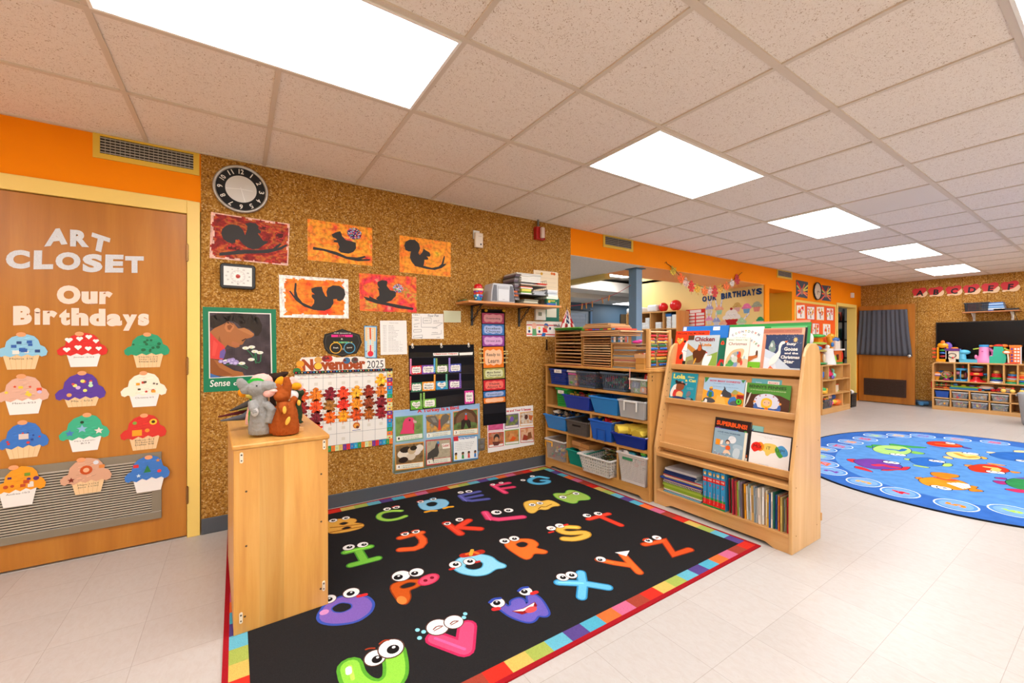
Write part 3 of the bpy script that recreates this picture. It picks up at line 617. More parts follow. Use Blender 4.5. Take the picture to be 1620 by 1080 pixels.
# 60-minute timer
tm = CK.px(376.5,438); t = thing('visual_timer',(tm[0], WY - .006, tm[1]),'square black wall timer with a white dial and red knob','timer')
m = MB(); m.prism([(.098 * sx * (1 if j else .86),.082 * sz * (.84 if j else 1)) for sx, sz, jj in ((1,1,(1,0)),(-1,1,(0,1)),(-1,-1,(1,0)),(1,-1,(0,1))) for j in jj],-.03,0,'Y','141414'); m.build('case', M_PLAST, t, bevel=.006)
a = Art(Pl((0,0,0),(1,0,0),(0,0,1)), h=.0302); a.R(-.078,-.062,.078,.062,'ece8e2')
for k in range(12):
    an = R(90 + 30 * k); a.hold = k > 0; a.W(.058 * math.cos(an) * 1.1,.05 * math.sin(an) - .004,.009, str(5 * k),'303030', bold=0)
for k in range(60): an = R(6 * k); l = .036 if k % 5 else .028; a.S([(l * math.cos(an), l * math.sin(an)),(.041 * math.cos(an),.041 * math.sin(an))],.0011,'808080')
a.hold = False; a.E((0,0),.026,.026,'f6f2ec'); a.build('dial', M_PAPER, t)
m = MB(); m.M = Matrix.Rotation(R(90),4,'X'); m.lathe([(.012,.031),(.012,.04),(.009,.043),(0,.043)], n=20, col='b8342c'); m.build('knob', M_GLOSS, t)

# generic flat print
def printed(name, corners, lab, cat, col, draw, mat=None, th=.0006, grp=None, pl=CK, h=.0008):
    a = Art(pl, px=True, h=h); a.sheet(corners, col, th); draw(a); return tag(a.build(name, mat or M_PAPER), lab, cat, grp)
class ZA:
    """draws in the coordinates of one enlargement of the photo"""
    def __init__(s, a, k): s.a = a; s.k = k
    def P(s, pts, c): s.a.P(zt(s.k, pts), c); return s
    def S(s, pts, w, c, sm=0, taper=None): s.a.S(zt(s.k, pts), w, c, sm, taper); return s
    def E(s, p, rx, ry, c, n=18, rot=0): s.a.E(zt(s.k,[p])[0], rx, ry, c, n, rot); return s
    def T(s, txt, bl, br, tl, c, bold=.02): s.a.T(txt,*zt(s.k,[bl, br, tl]), c, bold); return s
    def sheet(s, pts, c, th=.0006): s.a.sheet(zt(s.k, pts), c, th); return s
    def patch(s, pts, fn, nx, ny): patch(s.a, zt(s.k, pts), fn, nx, ny); return s
def boy(a):
    z = ZA(a,4); z.P([(85,98),(513,110),(522,532),(90,555)],'e8e4dc').patch([(93,106),(505,117),(513,526),(97,548)], painterly(['2a2228','3a3038','4a3e46','382e36'],11,3,4),30,30)
    z.P([(97,235),(135,205),(190,180),(215,165),(260,180),(290,215),(330,208),(365,225),(397,250),(395,264),(378,275),(345,283),(330,300),(322,318),(314,325),(300,325),(296,338),(270,346),(235,335),(215,325),(200,345),(170,330),(100,268)],'a8683c')
    z.P([(280,215),(330,210),(365,225),(397,250),(378,262),(330,240)],'b87848').P([(200,180),(225,172),(258,185),(262,205),(235,240),(210,235),(195,210)],'c07a4a').P([(212,195),(235,185),(250,200),(232,225),(218,220)],'8c5028')
    z.P([(97,130),(150,112),(260,108),(370,114),(430,140),(452,190),(448,230),(428,262),(405,267),(398,240),(360,212),(310,207),(285,180),(262,168),(240,164),(215,165),(190,182),(140,205),(118,214),(97,200)],'241a18')
    r = random.Random(5)
    for i in range(60): x, y = r.uniform(120,420), r.uniform(115,175); z.a.hold = True; z.S([(x, y),(x + r.uniform(-12,25), y + r.uniform(5,22))],.003, r.choice(['3a2a26','1a1210','4a342c']))
    z.a.hold = False
    z.P([(310,296),(340,280),(345,284),(318,302)],'2a1812').P([(250,300),(300,318),(296,330),(268,334),(240,322)],'b06a44').P([(160,262),(172,300),(176,312),(150,300)],'8c5430')
    z.P([(97,240),(140,285),(195,335),(203,370),(185,425),(150,425),(98,418)],'d8403c').P([(165,370),(195,350),(203,375),(190,420),(160,415)],'6a5aa0').P([(120,290),(150,320),(130,400),(110,400)],'e05048')
    z.P([(98,420),(150,430),(195,465),(260,500),(318,512),(330,535),(250,543),(160,536),(98,522)],'a46638').P([(98,422),(120,424),(160,480),(250,530),(160,534),(98,520)],'8c5028').P([(97,518),(125,530),(160,540),(168,546),(98,549)],'3a68a8')
    for p in ([(210,460),(280,455),(350,490)],[(350,360),(390,400),(410,450)],[(405,380),(400,440),(440,450),(445,390)],[(320,455),(355,480)],[(380,350),(410,380),(415,430)]): z.S(p,.005,'2f7a54',1)
    for x, y in ((340,347),(381,340),(402,370),(437,378),(378,425),(314,451),(208,436)): z.E((x, y),.020,.011,'e8e8de',10).E((x - 4, y + 2),.006,.004,'d8e090',8)
    for x, y, q in ((170,437,.014),(198,446,.012),(228,432,.016),(250,428,.016),(270,445,.02),(243,446,.014)): z.E((x, y), q, q * .9,'a090c8',7,.4).E((x, y + 4), q * .5, q * .4,'c8bce4',6)
    z.T('Sense',(95,612),(232,604),(100,566),'f4f2ec',.01).T('of',(256,602),(305,600),(258,572),'f4f2ec',.01)
printed('framed_poster', zt(4,[(46,65),(547,82),(552,622),(52,650)]),'green bordered poster of a child bending over wild flowers','poster','0f7a56', boy, M_CARD)

# calendar
cal = thing('calendar_chart',(CK.px(560,640)[0], WY - .0065,.75),'white monthly wall calendar for November with bright square border','calendar')
X1, Zt = CK.px(*zt(4,[(1305,503)])[0]); Zb = CK.px(*zt(4,[(1308,965)])[0])[1]; X0 = CK.px(*zt(4,[(672,522)])[0])[0]; cl = Vector(cal.location)
CP = Pl(CK.O - cl, CK.ux, CK.uy); cw = (X1 - X0) / 7; hz = .035; ch = (Zt - hz - Zb) / 6
a = Art(CP, h=.0005); a.sheet([(X0, Zb),(X1, Zb),(X1, Zt),(X0, Zt)],'ece8e0',.001)
for i in range(8): a.hold = i > 0; a.R(X0 + cw * i - .0008, Zb, X0 + cw * i + .0008, Zt,'5a5a60')
for j in range(7): a.hold = True; a.R(X0, Zb + ch * j - .0008, X1, Zb + ch * j + .0008,'5a5a60')
a.hold = False
for i, d in enumerate(('Sunday','Monday','Tuesday','Wednesday','Thursday','Friday','Saturday')): a.hold = i > 0; a.W(X0 + cw * (i + .5), Zt - .016,.009, d,'303036', w=.055, bold=.01); a.W(X0 + cw * (i + .5), Zt - .03,.006, d[:3],'d04030', w=.018)
a.build('grid_sheet', M_PAPER, cal)
cols = ['e03028','2c9a58','e8c060','2a7ac0','f07828','6a3a90','28a0c8','d8e0a0']
a = Art(CP, h=.0012); bw = .042; a.hold = False
n = 18
for i in range(n):
    z0 = Zb - bw + (Zt + .012 - Zb + bw) * i / n; z1 = Zb - bw + (Zt + .012 - Zb + bw) * (i + 1) / n; a.R(X1, z0, X1 + bw, z1, cols[(i * 5 + 2) % 8]); a.R(X1 + .013, z0 + .012, X1 + .028, z1 - .012, cols[(i * 3 + 5) % 8])
n = 26
for i in range(n):
    x0 = X0 + (X1 + bw - X0) * i / n; x1 = X0 + (X1 + bw - X0) * (i + 1) / n; a.R(x0, Zb - bw, x1, Zb, cols[(i * 3 + 1) % 8]); a.R(x0 + .012, Zb - bw + .012, x1 - .012, Zb - .014, cols[(i * 5 + 4) % 8])
a.R(X0, Zt, X1 + bw, Zt + .02,'1c1a20')
for i in range(34): a.hold = True; a.h += .00005 if i == 0 else 0; a.E((X0 + (X1 - X0) * (i + .5) / 34, Zt + .011),.005,.005, cols[i % 8],8)
a.build('bright_border', M_PAPER, cal)
OAK = [(0,-.7),(.04,-.38),(.2,-.46),(.34,-.38),(.3,-.24),(.2,-.16),(.38,-.2),(.54,-.1),(.52,.04),(.36,.1),(.24,.1),(.36,.18),(.44,.3),(.36,.4),(.24,.36),(.18,.36),(.22,.5),(.12,.6),(0,.64)]
OAK = OAK + [(-x, y) for x, y in reversed(OAK[1:-1])]
MAPLE = [(.03,-.6),(.04,-.3),(.3,-.38),(.26,-.24),(.52,-.1),(.44,.0),(.6,.24),(.36,.2),(.3,.3),(.14,.14),(.2,.46),(.1,.42),(0,.64)]
MAPLE = MAPLE + [(-x, y) for x, y in reversed(MAPLE)]
M_LEAF = vmat('leaf_print',.5,.3, fuzz=.55, nscale=45, bs=0)
def leaf(pl, x, z, s, col, lab, shape=OAK, rot=0, grp='paper leaves on the calendar', cat='paper leaf', h=.004, num=None, mat=None, name='paper_leaf'):
    a = Art(pl, h=h); c, sn = math.cos(rot), math.sin(rot); pt = lambda p, k: (x + s * k * (p[0] * c - p[1] * sn), z + s * k * (p[0] * sn + p[1] * c))
    a.sheet([pt(p,1) for p in shape], col,.0006); a.P([pt(p,.62) for p in shape], dark(col,1.18)); a.S([pt((0,-.5),1), pt((0,.5),1)],.0022, dark(col,.6))
    if num: a.W(x, z - .009,.02, num,'2a1410', bold=0)
    o = a.build(name, mat or M_LEAF); return tag(o, lab, cat, grp)
LF = {'Sunday': ['2:c84a18','9:7a1a1c','16:8c2018','23:a03418'],'Monday': ['3:d8701c','10:e0481c','17:6a1a24','24:d8381c'],'Tuesday': ['4:7a1826','11:9a6428','18:e05c18'],'Wednesday': ['5:d83c1c','12:dc3020','19:f08818'],'Thursday': ['6:f09c28','13:f0821c','20:c84818'],'Friday': ['7:8c2c18','14:8a3c1c','21:a05418'],'Saturday': ['1:f5a428','8:c86c24','15:7a1824','22:8c1c24']}
for i,(d, ls) in enumerate(LF.items()):
    for l in ls:
        nn, c = l.split(':'); row = (int(nn) + 5) // 7; x = X0 + cw * (i + .5); z = Zt - hz - ch * (row + .5)
        leaf(CK, x, z,.094, c,'%s paper leaf numbered %s in the %s column of the calendar' % ('yellow' if c[0] == 'f' else 'orange' if c[0] in 'cde' else 'brown red', nn, d), rot=R(((int(nn) * 37) % 24) - 12), num=nn)
a = Art(CK, h=.0035); x, z = X0 + cw * 4.5, Zt - hz - ch * 4.5; a.sheet([(x - .042, z - .036),(x + .042, z - .036),(x + .042, z + .036),(x - .042, z + .036)],'f0e8dc',.0005); a.E((x, z + .006),.026,.024,'c8641c',14); a.E((x, z + .002),.018,.016,'e8a040',12); a.E((x + .008, z - .008),.012,.012,'6a3418',10); a.R(x - .03, z - .032, x + .03, z - .028,'3050a0')
tag(a.build('turkey_sticker', M_PAPER),'small turkey picture card on the calendar below the Thursday leaves','sticker')
for i,(cx_, rw) in enumerate([(c_,0) for c_ in range(6)] + [(2,4),(3,4),(5,4),(6,4),(3,5)]):
    x, z = X0 + cw * (cx_ + .5), Zt - hz - ch * (rw + .5); a = Art(CK, h=.0022); a.sheet([(x - .012, z - .011),(x + .012, z - .011),(x + .012, z + .011),(x - .012, z + .011)],'dcd6c8',.001)
    tag(a.build('hook_dot', M_PAPER),'small beige sticky square on the calendar, %s column, row %d from the top' % (list(LF)[cx_], rw + 1),'sticker','sticky squares on the calendar')
def nov(a):
    z = ZA(a,4); z.T('November',(727,506),(1160,490),(722,424),'a8481c',.06)
    for x, y, c in ((712,455,'e8a030'),(705,495,'f08820'),(690,505,'3a7a40'),(835,428,'d8a050'),(885,420,'8c2c28'),(908,420,'c83828'),(1030,432,'3a6a90'),(1085,430,'5a5048'),(835,470,'f0c040')): z.E((x, y),.026,.024, c,12)
    for x, y in ((880,410),(900,408),(1015,422),(1090,418)): z.P([(x - 14, y + 16),(x + 14, y + 16),(x + 4, y - 2),(x - 6, y - 2)],'6a2c2c')
printed('month_sign', zt(4,[(668,505),(700,480),(694,450),(722,412),(860,405),(935,403),(960,412),(1100,404),(1165,410),(1170,480),(1150,506),(900,508),(680,518)]),'white cut-out sign with brown letters reading November','sign','f0e6dc', nov)
printed('year_card', zt(4,[(1155,420),(1290,418),(1292,500),(1165,503)]),'white card with handwritten 2025 above the calendar corner','card','f0ece4', lambda a: ZA(a,4).T('2025',(1168,486),(1280,480),(1168,435),'26262e',0), h=.003)
def season(a):
    z = ZA(a,4); z.P([(880,300),(890,262),(940,245),(1000,228),(1065,245),(1110,262),(1122,308),(1105,345),(1090,372),(1000,396),(915,378),(885,345)],'3a3a3c').P([(886,300),(895,266),(942,250),(1000,233),(1060,250),(1104,266),(1116,308),(1100,342),(1086,366),(1000,390),(918,372),(890,342)],'1c1c1e')
    z.T('OUR SEASON IS',(942,248),(1058,250),(942,241),'e8e4da').P([(925,256),(1070,256),(1070,272),(925,272)],'f0288c').T('FALL',(970,271),(1022,271),(970,258),'1a1016',.05).T('&',(990,290),(1004,290),(990,280),'e8e4da')
    z.T('THE WEATHER IS',(938,314),(1068,316),(938,302),'d8c840',.05).T('WEATHER',(975,314),(1040,315),(975,302),'48b890',.06)
    z.E((955,346),.042,.042,'e0a838',24).E((955,346),.036,.036,'1c1c1e',24).T('Fresh',(938,350),(972,350),(938,340),'e8e4da').E((1049,346),.042,.042,'4aa0c8',24).E((1049,346),.036,.036,'1c1c1e',24).T('Sunny',(1030,352),(1068,348),(1030,341),'e8e4da').T('&',(998,360),(1010,360),(998,346),'a09a8c')
printed('season_sign', zt(4,[(868,300),(878,252),(935,238),(965,228),(998,215),(1035,228),(1070,240),(1118,254),(1134,308),(1115,352),(1098,384),(1040,394),(1000,408),(960,394),(905,386),(878,352)]),'black scalloped chalkboard style season and weather sign','sign','141416', season, M_CARD)
def thermo(a):
    z = ZA(a,4); z.P([(1152,200),(1232,202),(1228,412),(1156,410)],'a8d0e4').P([(1156,206),(1228,208),(1227,300),(1157,298)],'f0c890').P([(1168,215),(1216,216),(1214,400),(1170,398)],'e4dcc8')
    for i in range(14): y = 222 + i * 12; z.a.hold = i > 0; z.S([(1172, y),(1180, y)],.0016,'606060').S([(1203, y),(1212, y)],.0016,'606060')
    z.a.hold = False; z.S([(1190,212),(1192,290)],.012,'e05a20').S([(1190,290),(1192,330)],.009,'a8d8e8').S([(1192,330),(1192,385)],.010,'e83050').E((1192,386),.022,.022,'e02840').T('F',(1160,375),(1168,375),(1160,365),'405080').T('C',(1218,375),(1226,375),(1218,365),'405080')
printed('thermometer_card', zt(4,[(1148,194),(1237,197),(1236,417),(1153,414)]),'blue and orange paper thermometer left of the printed schedule','card','2f7cb0', thermo, M_CARD)
def sched(a):
    z = ZA(a,6); z.T('Daily Schedule',(60,117),(112,118),(60,112),'505050',0); r = random.Random(2)
    for i in range(17):
        y = 128 + i * 9.3; z.a.hold = i > 0; z.T('%d:%02d-%d' % (8 + i // 2,(i * 30) % 60,8 + i),(22, y + 5),(42, y + 5),(22, y),'808080',0); w = r.randint(4,12); z.T('activity lines'[:w],(54, y + 5),(54 + w * 7, y + 5),(54, y),'808080',0)
printed('schedule_sheet', zt(6,[(4,101),(160,100),(165,298),(8,303)]),'white printed schedule sheet, right of the thermometer card','paper sheet','eeebe6', sched)
def plan(a):
    z = ZA(a,5); z.T('Table 1',(250,793),(300,793),(250,782),'404048',0).T('Floor Plan',(362,805),(440,803),(362,786),'404048',0)
    for q in ([(310,800),(312,880),(420,880),(470,850)],[(325,812),(325,850),(385,850),(385,812),(325,812)],[(400,850),(468,848)],[(255,860),(300,850)],[(255,900),(312,897),(312,915),(255,917),(255,900)],[(255,945),(320,938),(320,955),(255,960),(255,945)],[(385,935),(460,930),(460,900)],[(240,810),(300,812)]): z.S(q,.0022,'505058')
    for x, y, s in ((260,830,'table'),(333,835,'table 2'),(400,838,'table 3'),(258,880,'block'),(395,890,'circle'),(390,925,'reading'),(300,965,'rug'),(425,960,'sink')): z.T(s,(x, y),(x + 8 * len(s) * .75, y),(x, y - 9),'505058',0)
printed('floor_plan_sheet', zt(5,[(242,779),(475,782),(479,967),(243,967)]),'white sheet with a hand drawn room plan','paper sheet','eeeae4', plan)
printed('note_sheet', zt(5,[(478,757),(606,760),(606,845),(480,845)]),'blank-looking pale green note sheet left of the wall shelf bracket','paper sheet','d6d8b8', lambda a: [ZA(a,5).S([(490,770 + i * 11),(596,771 + i * 11)],.001,'b4b898') for i in range(7)])
# pocket chart
def flat_thing(name, corners, lab, cat, grp=None):
    t = thing(name, tuple(CK.pt(*CK.px(*corners[3]))), lab, cat, grp); O = Vector(t.location); pl = Pl(CK.O - O, CK.ux, CK.uy)
    class A2(Art):
        def q(s, p): return CK.px(*p)
    return t, lambda h: A2(pl, px=True, h=h)
cc = zt(6,[(172,247),(557,240),(565,592),(180,632)])
t, mk = flat_thing('pocket_chart', cc,'wide black hanging pocket chart holding small name cards','chart')
a = mk(.0008); a.sheet(cc,'17161a',.002); a.build('backing', M_CLOTH, t)
for i, x in enumerate((196,366,527)):
    a = mk(.003); p = zt(6,[(x,257 - i * 3)])[0]; a.E(p,.011,.011,'b8b4ac',14); a.E(p,.005,.005,'504c48',10); a.build('eyelet', M_METAL, t)
    a = Art(CK, h=.0045); p2 = CK.px(*zt(6,[(x - 2,243 - i * 2)])[0]); a.E(p2,.009,.013,'e6e2da',12); tag(a.build('wall_hook', M_GLOSS),'clear hook holding the black pocket chart, %s' % ('left','middle','right')[i],'hook','clear hooks of the pocket chart')
for y0, y1, ya, yb in ((288,318,280,312),(380,420,360,410),(480,524,452,500),(572,624,520,588)):
    a = mk(.0042); a.P(zt(6,[(178, y0),(560, ya),(561, yb),(180, y1)]),'2c2b30'); a.build('clear_pocket', vmat('pocket_film',.15,.6, alpha=.35), t)
    a = mk(.0040); a.S(zt(6,[(180, y1),(562, yb)]),.003,'3a3a40'); a.build('seam', M_CLOTH, t)
def card(k, pts, col, inner, txt, lab, grp, h=.0046, name='name_card', cat='card', ic='f0ece4', tc='303038', bold=.01, pl=CK):
    a = Art(pl, px=True, h=h); a.sheet(zt(k, pts), col,.0004); c = [Vector(p) for p in zt(k, pts)]
    g = lambda s, t_: tuple((c[0] * (1 - s) + c[1] * s) * (1 - t_) + (c[3] * (1 - s) + c[2] * s) * t_)
    if inner == 'heart': ip = [(.5,.9),(.12,.5),(.12,.25),(.28,.12),(.5,.28),(.72,.12),(.88,.25),(.88,.5)]
    else: ip = [(.1,.2),(.2,.12),(.35,.18),(.5,.1),(.65,.18),(.8,.12),(.9,.2),(.93,.5),(.9,.8),(.8,.88),(.65,.82),(.5,.9),(.35,.82),(.2,.88),(.1,.8),(.07,.5)]
    a.P([g(*p) for p in ip], ic)
    ls = txt if isinstance(txt, list) else [txt]
    for i, s in enumerate(ls):
        y1 = .5 + .13 + (i - (len(ls) - 1) / 2) * .28; a.hold = i > 0; w = min(.66,.085 * len(s) + .1); a.T(s, g(.5 - w / 2, y1), g(.5 + w / 2, y1), g(.5 - w / 2, y1 - .2), tc, bold)
    return tag(a.build(name, M_CARD), lab, cat, grp)
G_ = 'helper cards in the pocket chart'
for pts, c, inner, s, lab in [([(187,368),(248,364),(249,414),(188,419)],'d82830','',['Weather','Helper'],'red bordered card at the left of the second pocket row'),
    ([(250,364),(326,361),(327,411),(251,416)],'7a4ab0','',['Calendar','King'],'purple bordered card, second from the left in the second pocket row'),
    ([(333,362),(404,358),(405,407),(334,412)],'4a6a30','',['Line','Leader'],'dark green bordered card in the middle of the second pocket row'),
    ([(414,357),(480,353),(481,402),(415,406)],'4050a8','',['Library','Helper'],'blue bordered card at the right of the second pocket row'),
    ([(187,468),(250,464),(251,517),(188,522)],'2c7a58','',["Doctor's",'Helper'],'teal bordered card at the left of the third pocket row'),
    ([(252,462),(328,458),(329,511),(253,516)],'f09a28','',['Weather','Monitor'],'orange bordered card, second from the left in the third pocket row'),
    ([(333,458),(402,455),(403,503),(334,508)],'2a90c8','heart',['Pet','Helper'],'blue card with white heart in the third pocket row'),
    ([(410,453),(482,450),(483,498),(411,502)],'8a3c98','',['Chair','Pusher'],'violet bordered card at the right of the third pocket row'),
    ([(183,573),(252,567),(254,621),(185,626)],'6ab03c','heart',['Lunch','Helper'],'green card with white heart in the bottom pocket row'),
    ([(258,564),(331,558),(332,610),(260,616)],'7cc040','',['Snack','Helper'],'green bordered card with straight edges in the bottom pocket row'),
    ([(501,514),(554,511),(556,586),(503,592)],'d83898','',['Absent','Today'],'magenta bordered card alone at the bottom right pocket')]: card(6, pts, c, inner, s, lab, G_)
for i,(x, y, y2, c, nm) in enumerate(((184,325,375,'d070a0','pink'),(324,322,365,'3aa0d8','blue'),(336,322,365,'80a040','olive green'),(412,320,362,'9878d0','lilac'),(183,428,470,'e04048','red'),(325,418,463,'f09820','orange'),(395,415,458,'50a888','sea green'),(475,410,455,'6050a8','indigo'),(244,528,572,'70a848','mid green'),(262,524,568,'88c048','light green'))):
    a = Art(CK, px=True, h=.0052); a.sheet(zt(6,[(x - 5, y),(x + 5, y),(x + 5, y2 + 40),(x - 5, y2 + 40)]), c,.0004)
    for q in range(7): a.hold = q > 0; a.E(zt(6,[(x, y + 6 + q * 11)])[0],.0022,.0022,'f0ece4',6)
    tag(a.build('name_stick', M_CARD),'%s name stick standing in pocket row %s of the black chart' % (nm,('two','three','four')[0 if i < 4 else 1 if i < 8 else 2]),'name stick','name sticks in the pocket chart')
def helpers(a): z = ZA(a,6); z.P([(316,292),(465,288),(464,305),(318,308)],'f4f0e8').T('Classroom Helpers',(322,304),(458,301),(322,293),'c83828',.04).P([(470,290),(550,286),(548,302),(472,305)],'f0ece4')
printed('title_strip', zt(6,[(312,290),(468,286),(470,306),(314,310)]),'long title strip with red lettering in the top pocket row','card','3a3428', helpers, h=.0045)
# behaviour clip chart
cc = zt(6,[(600,32),(740,36),(748,705),(612,720)])
t, mk = flat_thing('clip_chart', cc,'narrow black hanging chart with a column of coloured cards','chart'); a = mk(.0008); a.sheet(cc,'17161a',.002)
a.P(zt(6,[(614,595),(745,588),(745,640),(615,652)]),'232227').P(zt(6,[(612,32),(735,36),(736,44),(613,41)]),'2a292e'); a.build('backing', M_CLOTH, t)
G2 = 'behaviour cards in the narrow chart'
for pts, c, ic, s in [([(604,55),(734,59),(733,119),(606,117)],'b03060','e49aa4','Outstanding'),([(605,121),(734,124),(734,186),(607,184)],'2f6cae','a4b4dc',['Excellent','Choices']),([(606,188),(735,190),(735,250),(608,251)],'8c3c8c','d4a0cc','Great Job'),
        ([(610,257),(730,254),(733,375),(613,380)],'e8781c','f8c49c',['Ready to','Learn']),([(612,384),(736,378),(738,438),(614,446)],'a8a050','d8d8a8',['Make Better','Choices']),([(613,453),(738,445),(740,505),(614,514)],'c8202c','f07868',['Think','About It']),
        ([(612,520),(741,510),(741,545),(614,556)],'2f6cae','a4b4dc','Teacher'),([(613,558),(741,547),(742,578),(616,590)],'e8781c','f8c49c',[])]:
    s2 = s if isinstance(s, str) else ' '.join(s)
    card(6, pts, c,'', s,('%s chart card reading %s' % ({'b0': 'rose pink','2f': 'blue','8c': 'purple','e8': 'orange','a8': 'khaki','c8': 'red'}[c[:2]], s2)) if s2 else 'orange bordered chart card without words, lowest in the narrow chart', G2, h=.0042, name='behaviour_card', ic=ic)
for i,(x, y) in enumerate(((625,42),(730,43))):
    m = MB(); p = CK.px(*zt(6,[(x, y)])[0]); m.ell((p[0], WY - .02, p[1]),(.017,.012,.012),'e0b830',12,8); tag(m.build('wall_hook', M_GLOSS),'yellow knob hook at the top %s of the narrow black chart' % ('left','right')[i],'hook','yellow hooks of the narrow chart')
for i,(x, y) in enumerate(((597,270),(598,292),(600,322),(603,348),(742,282),(745,296),(743,320),(740,347))):
    p = CK.px(*zt(6,[(x, y)])[0]); m = MB()
    m.box(p[0] - .024, p[0] + .024, WY - .02, WY - .0145, p[1] - .004, p[1] + .006,'d8c070').box(p[0] - .024, p[0] + .024, WY - .0135, WY - .009, p[1] - .006, p[1] + .004,'c8ac58').box(p[0] - .003, p[0] + .003, WY - .021, WY - .008, p[1] - .007, p[1] + .007,'8a8478')
    tag(m.build('clothes_peg', M_DARK, bevel=.001),'%s of the four wooden pegs on the %s edge of the narrow black chart' % (('top','second','third','bottom')[i % 4],('left','right')[i // 4]),'clothes peg','wooden pegs on the narrow chart')
# turkey poster
def turkey(a):
    z = ZA(a,6); z.patch([(82,630),(592,588),(580,918),(82,1003)], lambda s, t: pal(['8cb4dc','a8c4dc','98b8c8','7c8c6c','5a5040'], t * .9 + .12 * mnoise.noise(Vector((s * 6, t * 5,3)))),24,24)
    z.T('A Turkey Is a Bird',(225,650),(470,628),(222,622),'d02c28',.04)
    for pts, bc, fn in [([(93,668),(257,654),(259,795),(96,818)],'68a878', painterly(['5a7a40','7a9850','6a8848'],21)),([(272,652),(424,640),(425,778),(274,798)],'7ab4d8', painterly(['a08050','e0a040','807868','c8c8c0'],22)),([(433,636),(580,618),(582,768),(434,780)],'e0965c', painterly(['4a7038','6a8448','48502c'],23)),
            ([(92,832),(262,812),(262,965),(94,985)],'e09838', painterly(['6a5438','8a7048','54402c'],24,8,8)),([(272,805),(420,792),(424,935),(276,955)],'c83038', painterly(['a09880','b8ac90','98907a'],25,8,8))]:
        z.P(pts, bc); c = [Vector(p) for p in pts]; g = lambda s, t_: tuple((c[0] * (1 - s) + c[1] * s) * (1 - t_) + (c[3] * (1 - s) + c[2] * s) * t_)
        z.patch([g(.03,.04), g(.97,.04), g(.97,.76), g(.03,.76)], fn,16,12); z.P([g(.03,.78), g(.97,.78), g(.97,.96), g(.03,.96)],'e8ead8')
        k = len(z.a.f); n_ = {'6': 1,'7': 2,'e0965c': 3,'e09838': 4,'c': 5}.get(bc if bc[0] == 'e' else bc[0],1); z.E(g(.12,.86),.018,.018,'f4f0e4').T(str(n_), g(.09,.91), g(.15,.91), g(.09,.82),'303030',.02)
        for i, w in enumerate(('A turkey has a beak.','All birds have beaks.')): z.T(w, g(.26,.865 + i * .07), g(.86,.865 + i * .07), g(.26,.82 + i * .07),'404040',0)
    # 1 head in profile
    z.P([(120,768),(135,735),(138,705),(150,680),(172,668),(196,672),(208,688),(220,700),(205,704),(198,715),(202,740),(205,765)],'e0406c').P([(196,684),(220,692),(216,705),(200,700)],'c8b0a8').E((178,686),.008,.008,'2a1420').P([(198,706),(206,712),(204,748),(196,740)],'c82850')
    # 2 spread wings
    z.P([(350,740),(330,720),(282,690),(272,668),(300,662),(330,662),(345,690),(355,690),(368,660),(392,648),(412,660),(405,690),(375,715),(362,742)],'6a6258').P([(344,745),(350,680),(356,680),(362,742)],'d83c30').P([(300,672),(325,670),(340,700),(318,700)],'8a8478')
    # 3 fan
    z.P([(437,715),(440,670),(465,635),(508,618),(550,628),(574,660),(577,705),(540,690),(508,685),(470,695)],'5a3a28').P([(450,705),(455,672),(475,648),(508,634),(540,645),(560,670),(563,700),(508,690)],'7a5840').P([(480,740),(482,690),(508,672),(535,690),(540,728),(525,735),(508,700),(495,738)],'2c2420').P([(500,685),(505,655),(514,655),(518,685)],'d83038').E((509,650),.009,.009,'6a98c8')
    # 4 chicks and eggs
    for x, y, w, h, c in ((140,885,.05,.035,'e8dcc8'),(215,865,.045,.04,'e8dcd0'),(235,850,.035,.03,'e8e0d0'),(185,900,.04,.03,'d8c8b0'),(155,860,.05,.025,'2c241c'),(190,865,.035,.03,'c8b088'),(140,920,.04,.024,'2c2018'),(200,850,.03,.02,'2c241c')): z.E((x, y), w, h, c,12)
    # 5 dark turkey
    z.P([(280,920),(285,880),(310,860),(325,850),(330,830),(340,815),(352,822),(345,845),(350,875),(340,900),(320,905),(318,935),(308,908)],'46443e').P([(335,815),(345,808),(353,818),(345,830)],'5090c0').P([(345,825),(352,828),(346,845)],'d03030').P([(365,825),(410,820),(415,850),(372,855)],'f0ece0').T('Gobble!',(372,845),(408,840),(370,830),'c03030')
    # 6 text box
    z.P([(432,785),(578,772),(580,912),(434,930)],'4a90c8').P([(436,792),(574,780),(576,906),(438,924)],'eef0ec').P([(434,784),(462,780),(464,808),(436,810)],'c82838').T('Turkey Read-Aloud',(466,803),(560,793),(466,790),'2868b0',.04)
    for i in range(5): z.T('a turkey is a bird with feathers'[:26 - i * 2],(446,826 + i * 10),(556 - i * 5,816 + i * 10),(446,821 + i * 10),'404040',0)
    for x, y, c in ((449,905,'e8c040'),(490,900,'3a9048'),(525,895,'e05050'),(562,890,'4080c8')): z.E((x, y - 18),.013,.013,'a87048',10).P([(x - 7, y + 12),(x + 7, y + 12),(x + 5, y - 10),(x - 5, y - 10)], c).E((x, y - 23),.012,.008,'2c2018',8)
printed('turkey_poster', zt(6,[(82,630),(592,588),(596,860),(570,922),(95,1005),(78,995)]),'blue classroom poster titled A Turkey Is a Bird','poster','88a8b8', turkey, M_CARD)
